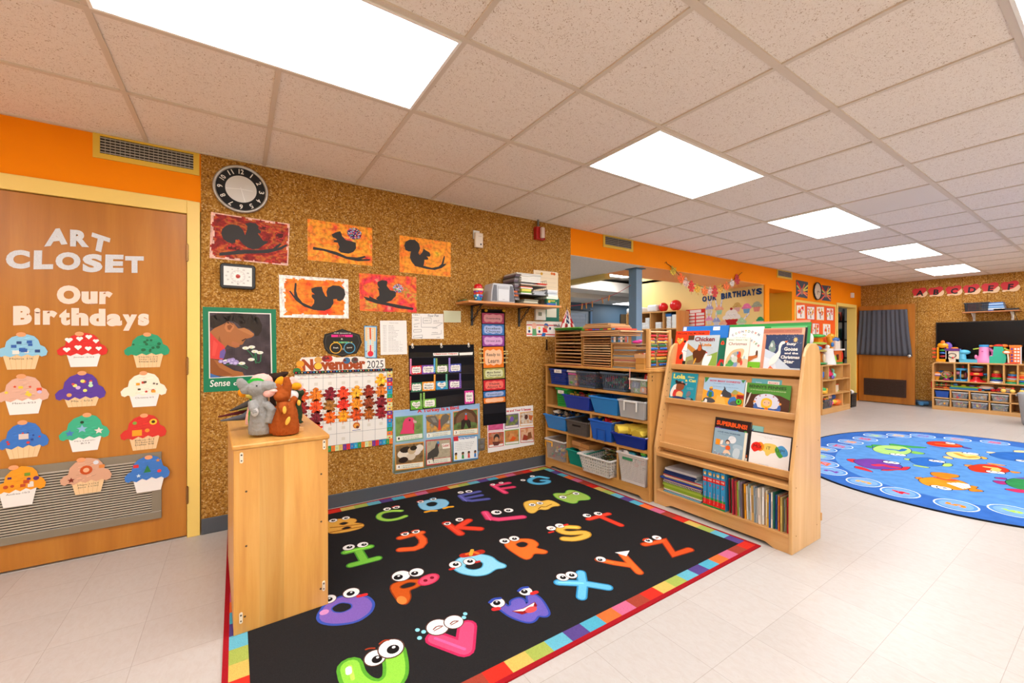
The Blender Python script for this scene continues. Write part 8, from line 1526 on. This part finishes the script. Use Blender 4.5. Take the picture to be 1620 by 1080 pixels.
for i,(c, hc) in enumerate(BINC):
    row, k = divmod(i,4); ya = ty(([1475.5] + ub)[k]) - (.03 if k == 0 else .02); yb_ = ty(([1475.5] + ub)[k + 1]) + .02; z = fz[1] + .001 if row == 0 else fz[0] + .001; h = .115
    nm = ('left','second','third','right')[k]
    tub('toy_bin',0, ya - yb_,0, h, c,('plain blue bin' if not hc else 'clear bin of mixed toys') + ' in the %s bottom row of the toy shelf, %s' % (('upper','lower')[row], nm), depth=.3, ins=.012, mat=M_CLEAR if hc else M_PLAST, loc=(10.735, Y0 + (ya + yb_) / 2, z), rz=0, grp='bins of the toy shelf', rim=.004)
    if hc: heap((.035,.27, Y0 + yb_ + .03, Y0 + ya - .03, z + .012, z + .075),26, hc,.028,'small toys inside the %s row %s bin of the toy shelf' % (('upper','lower')[row], nm),20 + i,'ball', mat=M_GLOSS)
KW = [('bead tower','bead_tower'),('cube','activity_cube'),('pedestal','toy_scale'),('animal shaped','ball_toy'),('dinosaur','toy_dinosaur'),('round sign','toy_sign'),('treehouse with','toy_treehouse'),('lattice','toy_tower'),('ice cream','toy_ice_cream'),('rattle','toy_rattle'),('drum','toy_drum'),('red gumball','gumball_machine'),('ring','ring_stacker'),('hammer','hammer_bench'),('pop-up','pop_up_toy'),('telephone','toy_telephone'),('bus','toy_bus'),('caterpillar','toy_caterpillar'),('dish','toy_dish'),('toy car','toy_car'),('duck','toy_duck'),('bottle','toy_bottle'),('turtle','toy_turtle'),('cylinder','toy_block'),('engine','fire_engine'),('toy house','toy_house'),('plush heap','plush_toy'),('cone tower','toy_cone'),('giraffe','toy_giraffe'),('barn','toy_barn'),('flying','toy_plane'),('stacking','stacking_toy'),('topped round','toy_ball')]
def toy(u, z, lab, parts, x=.13, name='toy', cat='toy', grp=None, base=None):
    loc = base or (10.72 + x, yz((u,600), Pl((10.72 + x,0,0),(0,-1,0),(0,0,1)))[0], z + .0008); t = thing(name, loc, lab, cat, grp)
    for kw, nn in KW:
        if kw in lab and name == 'toy': t.name = nn; break
    for nm, prims in parts:
        m = MB()
        for q in prims:
            if q[0] == 'b': m.box(*q[1:])
            elif q[0] == 'l': m.lathe(q[1], q[2],18, q[3])
            elif q[0] == 'e': m.ell(q[1], q[2], q[3],12,8)
            elif q[0] == 't': m.tube(q[1], q[2],8, q[3])
            elif q[0] == 'p': m.prism(q[1], q[2], q[3],'X', q[4])
        m.build(nm, M_GLOSS, t)
    return t
TT = tops
toy(1491, TT,'yellow and orange tall bead tower toy at the left of the toy shelf top',[('frame',[('b',0,.06,-.085,.085,0,.05,'f0a01c'),('b',0,.05,-.075,-.05,.05,.27,'f0a01c'),('b',0,.05,.05,.075,.05,.27,'f0a01c'),('e',(.025,0,.30),(.03,.075,.05),'f0a01c'),('e',(.02,0,.36),(.02,.03,.035),'f07818')]),('roller',[('e',(.02,0,.21),(.03,.045,.018),'3a9a30')]),('roller',[('e',(.02,0,.16),(.03,.045,.02),'2468c0')]),('roller',[('e',(.02,0,.1),(.03,.04,.02),'b02830')]),('wheel',[('e',(.06,-.06,.28),(.03,.06,.08),'6a4ab0')]),('side_tab',[('b',.03,.06,.09,.14,.22,.25,'f05a28')]),('side_tab',[('b',.03,.06,.09,.14,.15,.18,'f05a28')]),('side_tab',[('b',.03,.06,.09,.14,.07,.1,'e8502c')])])
toy(1506.5, TT,'cream activity cube with a purple top and bead necklace',[('cube',[('b',0,.15,-.085,.085,0,.2,'e8dcc8')]),('top',[('b',-.01,.16,-.095,.095,.2,.245,'6a3c84')]),('bead_loop',[('t',[(-.006,.05 * math.cos(t_),.12 + .04 * math.sin(t_)) for t_ in [k * .5 for k in range(13)]],.006,'5a4a40'),('e',(-.01,-.01,.08),.014,'e03040'),('e',(-.01,.02,.085),.012,'48a088')]),('knob',[('e',(.05,-.02,.25),(.03,.05,.02),'f0882c')])])
toy(1533, TT,'turquoise pedestal toy with a long flat base',[('base',[('b',0,.1,-.155,.165,0,.055,'58b8dc')]),('stem',[('l',[(.05,.055),(.04,.15)],(.04,.085,0),'58b8dc')]),('head',[('e',(.04,.07,.18),(.05,.085,.045),'58b8dc'),('e',(.04,.13,.215),(.035,.03,.03),'58b8dc')])])
toy(1555.5, TT,'pink animal shaped ball toy with a blue top',[('body',[('l',[(.1,0),(.1,.06),(.065,.13),(.06,.26),(.055,.28)],(.07,0,0),'f08cc0')]),('top_ring',[('l',[(.058,.275),(.062,.3),(.055,.315)],(.07,0,0),'3a9ad8')]),('arm',[('e',(.03,.09,.1),(.03,.02,.04),'f08cc0')]),('arm',[('e',(.03,-.09,.1),(.03,.02,.04),'f08cc0')]),('ear',[('t',[(.07,.05,.25),(.07,.13,.235)],.012,'b8d040')]),('trunk',[('t',[(.1,-.05,.25),(.1,-.1,.2),(.1,-.12,.05)],.03,'e070b0'),('e',(.08,-.08,.29),(.03,.03,.02),'f08030')]),('face',[('e',(.005,.01,.2),(.006,.012,.008),'c04890')])])
toy(1579, TT,'teal green dinosaur shaped toy with a red top',[('body',[('p',[(-.08,0),(.1,0),(.1,.12),(.06,.12),(.05,.285),(-.05,.285),(-.09,.1)][::-1],0,.1,'38b898')]),('top_cap',[('e',(.05,0,.3),(.05,.06,.025),'e83828')]),('orange_cap',[('e',(.06,-.06,.295),(.03,.05,.03),'f07828')]),('arm',[('t',[(.03,-.06,.25),(.03,-.1,.23),(.03,-.16,.215)],[.02,.014,.006],'b8c848')]),('side_tube',[('t',[(.08,-.09,.2),(.1,-.12,.02)],.02,'2a8c70')])])
toy(1595, TT,'orange and white round sign toy on a stick beside the lattice tower',[('stick',[('t',[(.05,0,0),(.05,.01,.16)],.01,'e8d8c0')]),('disc',[('e',(.05,.015,.19),(.012,.055,.032),'f07828'),('e',(.046,.02,.19),(.012,.04,.022),'f0e0d0')]),('foot',[('b',0,.12,-.1,.04,0,.012,'c81c38')])], x=.02)
toy(1606, TT,'tall orange and white lattice tower toy',[('tower',[('b',0,.1,-.06,.06,0,.28,'f0782c')]),('cap',[('b',-.005,.105,-.065,.065,.28,.31,'f08438')]),('side_strip',[('b',-.003,0,-.07,-.055,0,.28,'d8d4d4')]),] + [('spot',[('b',-.004,-.001, y_ - .012, y_ + .012, z_, z_ + .03, c_)]) for z_ in (.03,.08,.13,.18,.23) for y_, c_ in ((.035,'6a4a9c'),(-.002,'f0e4dc'),(-.035,'f0e4dc'))])
U_ = fz[3]
toy(1482.5, U_,'orange ice cream cone shaped toy in the left compartment',[('cone',[('l',[(.02,0),(.04,.06),(.05,.07)],(0,0,0),'f0b040')]),('stripes',[('l',[(.052,.07,'2c58b0'),(.054,.085,'e8a0b0'),(.054,.1,'f0e8e0'),(.054,.115)],(0,0,0),'f0e8e0')]),('scoop',[('e',(0,0,.12),(.052,.052,.03),'f08c28')])])
toy(1489, U_,'blue topped round toy at the back of the left compartment',[('ball',[('e',(0,0,.06),.055,'6a9a58')]),('cap',[('e',(0,0,.14),(.05,.05,.03),'2c80c8')])], x=.24)
toy(1497.5, U_,'round rainbow spinning rattle with a purple base',[('ring',[('t',[(0,.065 * math.cos(t_),.105 + .055 * math.sin(t_)) for t_ in [k * .42 for k in range(16)]],.008, c_) for c_ in ('d8a860',)]),('clear_ball',[('e',(.01,0,.105),(.02,.05,.045),'c8a890')]),('base',[('e',(0,0,.015),(.04,.05,.016),'c838a8')]),('stem',[('t',[(0,0,.03),(0,.01,.1)],.012,'70d838')]),('flower',[('e',(-.015,-.01,.1),.014,'f04870')])])
toy(1505.5, U_,'stack of rainbow rings at the right of the left compartment',[('rings',[('l',[(.035,0,'2c70b8'),(.04,.03,'2c70b8'),(.04,.045,'38a048'),(.038,.07,'e8c830'),(.036,.09,'f08028'),(.034,.115,'d02020'),(.02,.15)],(0,0,0),'2c70b8')])], x=.22)
toy(1521.5, U_,'blue cage drum toy with animals inside',[('base',[('l',[(.1,0),(.105,.02),(.08,.03)],(0,0,0),'38a0dc')]),('top',[('l',[(.075,.19),(.088,.2),(.088,.225),(.07,.23)],(0,0,0),'38a0dc')])] + [('bar',[('t',[(.075 * math.cos(a_),.075 * math.sin(a_),.02),(.1 * math.cos(a_),.1 * math.sin(a_),.1),(.08 * math.cos(a_),.08 * math.sin(a_),.2)],.008,'38a0dc')]) for a_ in (2.0,3.14,4.3,5.8,.6)] + [('pink_animal',[('e',(0,.04,.14),.035,'e890a8')]),('brown_animal',[('e',(0,-.0,.09),.04,'c89850')]),('dark_animal',[('e',(0,-.05,.1),(.03,.025,.06),'803838')]),('stick',[('t',[(.0,-.03,.2),(.0,-.01,.27)],.01,'d82020')])])
toy(1546, U_,'red gumball machine toy with a clear dome',[('foot',[('l',[(.12,0),(.11,.02),(.05,.04),(.04,.09)],(0,.01,0),'d82028')]),('red_band',[('b',-.06,.06,-.075,.085,.11,.165,'e01c24')]),('badge',[('e',(-.062,0,.14),(.004,.04,.016),'f0c050')]),('dome',[('e',(0,0,.215),(.07,.08,.045),'9a5a50'),('e',(0,.02,.225),(.06,.05,.03),'c86838')]),('lid',[('l',[(.075,.255),(.08,.265),(.05,.275)],(0,0,0),'38a0c8')]),('lever',[('e',(-.02,-.1,.14),(.02,.03,.012),'38a0dc')])])
toy(1559, U_,'rainbow stacking toy at the back beside the gumball machine',[('rings',[('l',[(.04,0,'e8a838'),(.04,.06,'4a9048'),(.036,.1,'2c70b0'),(.03,.14)],(0,0,0),'e8a838')])], x=.25)
def stacker(u, lab, cs, top, x=.13):
    P_ = [('base',[('l',[(.1,0),(.105,.015),(.06,.03)],(0,0,0), cs[0])])] + [('ring',[('l',[(.055 + .0 * i,.03 + i * .032),(.078 - .006 * i,.038 + i * .032),(.078 - .006 * i,.054 + i * .032),(.055,.061 + i * .032)],(0,0,0), c_)]) for i, c_ in enumerate(cs[1:])] + [('top',[('e',(0,0,.05 + .032 * (len(cs) - 1)),(.04,.042,.032), top)])]
    toy(u, U_, lab, P_, x=x)
stacker(1576.5,'ring stacker with red rings and a yellow top on a white base',['ece4dc','2c58b0','38b048','d82020','d82424'],'e8c468'); stacker(1602.5,'ring stacker with blue, red and green parts on a green base',['38a870','e8a838','d8d8e8','d02830','3888c8'],'c89838'); stacker(1617,'ring stacker with orange, yellow and blue rings at the picture edge',['30a060','2c70c0','f0b050','e83820','f08828'],'e8b858')
toy(1610, U_,'yellow flying toy behind the ring stackers',[('body',[('e',(0,0,.16),(.03,.08,.02),'d8a028')]),('stand',[('l',[(.03,0),(.01,.15)],(0,0,0),'6a8a38')])], x=.25)
V_ = fz[2]
toy(1493, V_,'red and wood hammer rack toy in the middle row',[('side',[('b',-.02,.1,.15,.165,0,.115,'d82028')]),('side',[('b',-.02,.1,-.175,-.16,0,.1,'d82028')]),('rail',[('b',-.015,.0,-.16,.15,.055,.07,'d8a870')]),('rail',[('b',-.015,.0,-.16,.0,.0,.03,'f08030')]),('rail',[('b',-.015,.0,.0,.15,.01,.03,'c84028')])] + [('peg',[('t',[(.0, y_,.03),(.0, y_,.1)],.012, c_)]) for y_, c_ in ((.09,'2c9048'),(.03,'2c9048'),(-.03,'d83030'),(-.1,'2c9048'))])
toy(1531, V_,'lime green pop-up toy with round coloured buttons',[('base',[('b',-.04,.1,-.2,.22,0,.035,'3090c8')]),('deck',[('b',-.035,.095,-.19,.2,.035,.06,'90cc38')]),('button',[('e',(0,.15,.08),(.03,.035,.03),'3890d0')]),('button',[('e',(0,.05,.07),(.03,.035,.02),'e0b838')]),('button',[('e',(0,-.05,.07),(.03,.04,.02),'6a5aa0')]),('button',[('e',(0,-.14,.065),(.03,.035,.02),'e86038')])])
toy(1562, V_,'white toy telephone car with red wheels',[('body',[('e',(0,.02,.055),(.05,.1,.035),'e8dcd0'),('b',-.04,.04,-.08,.1,.02,.045,'2c68b0')]),('handset',[('e',(0,.0,.095),(.03,.09,.018),'c88c50')]),('wheel',[('e',(-.04,-.07,.025),(.015,.03,.024),'d82028')]),('wheel',[('e',(-.04,-.14,.035),(.015,.03,.03),'c82028')]),('wheel',[('e',(-.04,.08,.02),(.015,.025,.02),'d82028')])])
toy(1592, V_,'small white toy bus with a smiling front',[('body',[('b',-.04,.06,-.09,.09,.015,.07,'e8dccc')]),('roof',[('b',-.035,.055,-.08,.08,.07,.085,'e0a040')]),('smile',[('b',-.042,-.04,-.04,.04,.03,.036,'c83030')]),('wheel',[('e',(-.03,.1,.025),(.02,.02,.024),'d82030')]),('bottom',[('b',-.045,.06,-.09,.09,0,.015,'2c7ab0')])])
toy(1617, V_,'yellow smiling wheeled caterpillar toy at the right of the middle row',[('face',[('e',(0,.2 - .1 * i,.032),(.02,.034,.032),'f0d068')]) for i in range(5)] + [('cap',[('e',(.02,.2 - .1 * i,.075),(.02,.022,.02),('e87848','d84838','3070b8','e8a030','48a048')[i])]) for i in range(5)], x=.03)
# grey tub chair at the picture's edge
gm = flat('grey_felt','a3a5a7',.9, noise=.12, scale=60, spec=.1); t = thing('fabric_bin',(9.88,.80,0),'tall tapered light grey fabric bin at the right edge of the picture','bin')
def sq(w, z): return [(math.copysign(abs(math.cos(a_)) ** .5, math.cos(a_)) * w, math.copysign(abs(math.sin(a_)) ** .5, math.sin(a_)) * w, z) for a_ in [2 * math.pi * k / 40 for k in range(40)]]
m = MB(); L_ = [sq(.19,0), sq(.205,.03), sq(.24,.44), sq(.245,.47), sq(.228,.47), sq(.2,.05)]
m.add([p for l in L_ for p in l],[(j * 40 + k, j * 40 + (k + 1) % 40,(j + 1) * 40 + (k + 1) % 40,(j + 1) * 40 + k) for j in range(5) for k in range(40)] + [tuple(range(200,240)), tuple(reversed(range(40)))],'ffffff', True); m.build('body', gm, t); MB().box(-.09,.09,.245,.262,.42,.445).build('handle', gm, t)
# ---- cube shelf of toys against the orange wall
X0_, zt_ = QP.px(*zt(12,[(160,352)])[0]); X1_ = QP.px(*zt(12,[(505,345)])[0])[0]; cb = thing('toy_shelf',(X0_,2.98,0),'square compartment wooden toy shelf against the orange wall','shelf unit'); cwd = X1_ - X0_; ctz = .84; cdp = .32
zz = [.1,.335,.585]
for x in (0, cwd - .022): MB().box(x, x + .022,0, cdp,0, ctz - .02).build('side_panel', W_BIRCH, cb, bevel=.003)
MB().box(0, cwd,0, cdp, ctz - .02, ctz).build('top_board', W_BIRCHX, cb, bevel=.003); MB().box(.022, cwd - .022, cdp - .01, cdp - .001,.1, ctz - .02).build('back_panel', W_BIRCHX, cb); MB().box(.022, cwd - .022,.004,.02,0,.08).build('kick_board', W_BIRCHX, cb)
for z in zz: MB().box(.022, cwd - .022,.001, cdp - .011, z - .018, z).build('shelf_board', W_BIRCHX, cb)
fx = lambda x: QP.px(*zt(12,[(x,500)])[0])[0] - X0_
for x, z0, z1 in ((240, zz[2], ctz - .02),(410, zz[2], ctz - .02),(325, zz[1], zz[2] - .018),(240, zz[0], zz[1] - .018),(412, zz[0], zz[1] - .018)): MB().box(fx(x) - .009, fx(x) + .009,.001, cdp - .011, z0, z1).build('divider', W_BIRCH, cb)
def ctoy(x, z, lab, parts, y=3.08,**k): toy(0,0, lab, parts, base=(X0_ + fx(x), y, z + .0008),**k)
ctoy(190, zz[2],'blue round toy dish in the top left compartment',[('dish',[('l',[(.05,0),(.09,.06),(.09,.14)],(0,0,0),'2468b8')]),('leaf',[('e',(.0,0,.19),(.03,.02,.03),'48b048')])]); ctoy(300, zz[2],'pink toy car with a purple wheel in the top middle compartment',[('body',[('e',(0,0,.08),(.15,.08,.06),'d82860'),('e',(.0,0,.14),(.07,.06,.04),'c02050')]),('wheel',[('e',(.02,-.08,.035),(.045,.02,.035),'7a5ab0')]),('wing',[('e',(-.12,-.05,.03),(.04,.03,.025),'48b8b0')]),('top_light',[('e',(.05,0,.18),(.03,.02,.02),'e84838')])])
ctoy(370, zz[2],'mint toy duck in the top middle compartment',[('body',[('e',(0,0,.05),(.06,.05,.05),'88d0b0')]),('neck',[('t',[(.01,0,.08),(.02,0,.14),(-.01,0,.16)],.018,'88d0b0')])]); ctoy(190, zz[1],'tall navy blue toy bottle in the middle left compartment',[('bottle',[('b',-.06,.06,0,.08,0,.2,'203c90'),('b',-.03,.03,.01,.06,.2,.24,'5a3038')]),('label',[('b',-.05,.05,-.002,-.0005,.12,.16,'d8dce8')])])
ctoy(225, zz[1],'yellow and green toy turtle in the middle left compartment',[('shell',[('e',(0,0,.08),(.08,.06,.04),'38a858')]),('body',[('e',(.0,0,.04),(.1,.07,.04),'e8b838')])], y=3.06); ctoy(285, zz[1],'small yellow cylinder block in the middle left compartment',[('block',[('l',[(.03,0),(.03,.09)],(0,0,0),'e8b030')])]); ctoy(365, zz[1],'red toy fire engine in the middle right compartment',[('body',[('b',-.13,.1,0,.1,.03,.15,'e02424')]),('base',[('b',-.13,.1,-.002,.1,0,.03,'f0ece8')]),('cap',[('e',(0,.05,.17),(.06,.05,.04),'48b890')])]); ctoy(425, zz[1],'white toy house block with a red roof in the middle right compartment',[('house',[('b',-.06,.06,0,.1,0,.12,'e8dcc8')]),('roof',[('b',-.065,.065,-.005,.105,.12,.135,'d84030')])])
SO = Vector((X0_,2.98,0)); SX = Vector((0,1,0)); SY = Vector((1,0,0))
tub('plastic_basket',0, fx(275) - fx(170),0,.15,'485464','grey plastic basket of toys in the bottom left compartment', depth=.2, ins=.02, style='slots', cat='basket', nx=8, loc=(X0_ + (fx(170) + fx(275)) / 2,2.96, zz[0] + .001), rz=R(90)); heap((.02,.17, fx(185), fx(262), zz[0] + .08, zz[0] + .19),26,['e86028','e8e0d8','e8b030','2c2c30','d83838'],.032,'orange and white toys heaped in the grey basket',41,'ball')
ctoy(340, zz[0],'pink, yellow and orange plush heap in the bottom middle compartment',[('pink_part',[('e',(-.1,0,.06),(.1,.08,.06),'e85a90')]),('yellow_part',[('e',(.05,0,.07),(.12,.08,.05),'f0b838')]),('orange_part',[('e',(.18,-.02,.05),(.12,.08,.06),'f0702c')]),('cream_part',[('e',(-.05,.04,.15),(.2,.06,.05),'e8c0a8')]),('blue_part',[('e',(.12,0,.15),(.05,.04,.05),'2c58a8')])]); ctoy(435, zz[0],'lime green plush caterpillar in the bottom right compartment',[('segment',[('e',(0,0,.06),(.06,.06,.06),'8ccc3c')]),('segment',[('e',(.01,0,.15),(.055,.05,.055),'98d844')]),('segment',[('e',(.02,0,.23),(.05,.05,.045),'8ccc3c')])], y=3.12)
ctoy(215, ctz,'large toy treehouse with green canopies on the compartment shelf',[('ground',[('e',(0,0,.025),(.32,.13,.028),'28964a')]),('trunk',[('l',[(.07,.03),(.05,.25),(.08,.36)],(-.12,0,0),'a8581c')]),('trunk',[('l',[(.07,.03),(.06,.2)],(.1,0,0),'b8641c')]),('canopy',[('e',(0,0,.5),(.22,.12,.035),'38b848')]),('canopy',[('e',(.02,0,.37),(.24,.13,.03),'a8c848')]),('floor',[('e',(.05,0,.24),(.22,.12,.02),'c8b848')]),('roof',[('e',(-.2,-.04,.29),(.17,.1,.05),'3a88d0')]),('upper_house',[('b',-.05,.12,-.05,.08,.39,.46,'f0881c')]),('white_figure',[('e',(-.25,0,.45),(.06,.05,.1),'ece4e0')]),('figure',[('e',(-.03,-.12,.12),(.025,.025,.07),'e8c8a0')])], y=3.13)
ctoy(298, ctz,'white toy cone tower between the treehouse and the toy barn',[('cone',[('l',[(.13,.0),(.09,.2),(.085,.28)],(0,0,0),'ece4e0')]),('knob',[('e',(0,0,.31),.035,'f0e8e4')])], y=3.07); ctoy(355, ctz,'yellow toy giraffe with a blue ear on the compartment shelf',[('body',[('e',(0,0,.12),(.08,.06,.12),'e8501c')]),('neck',[('t',[(0,0,.2),(0,0,.38),(-.06,0,.5)],.045,'f0a82c')]),('head',[('e',(.04,0,.5),(.11,.05,.05),'f0b030')]),('ear',[('e',(-.04,-.05,.35),(.05,.02,.045),'2c78c0')]),('tail_piece',[('e',(.08,-.04,.08),(.03,.03,.08),'88c838')])], y=3.1)
ctoy(435, ctz,'orange toy barn with a white roof at the right of the compartment shelf',[('walls',[('b',-.16,.2,0,.14,.02,.24,'d8682c')]),('lawn',[('b',-.2,.1,-.04,.02,0,.03,'38a048')]),('roof',[('b',-.22,.26,-.02,.16,.24,.27,'ece4dc')]),('upper_house',[('b',-.06,.16,.02,.14,.27,.42,'e8dccc')]),('upper_roof',[('e',(.05,.08,.44),(.14,.08,.05),'3a70b8')]),('red_door',[('b',.16,.22,-.004,-.0005,.08,.2,'d83028')]),('window',[('b',-.08,.02,-.004,-.0005,.07,.17,'4a2818')])], y=3.08)
SO = SO_
tub('milk_crate',0,.26,.0,.26,'1c1a1c','black crate with white and dark items beside the far doorway', depth=.28, ins=.01, style='holes', cat='crate', nx=7, ny=6, loc=(9.78,3.02,.001), rz=R(90)); tag(MB().ell((0,0,0),(.05,.05,.05),'e8e0dc',14,10).build('white_ball', M_GLOSS, loc=(9.86,3.1,.27)),'small white ball in the black crate','ball')
tag(MB().box(-.08,.05,-.05,.05,0,.3,'2c2a2e').ell((-.02,0,.3),(.08,.06,.02),'b8b4b0',10,6).build('dark_toy', M_PLAST, loc=(9.74,3.12,.006)),'dark box with grey top standing in the black crate','toy')
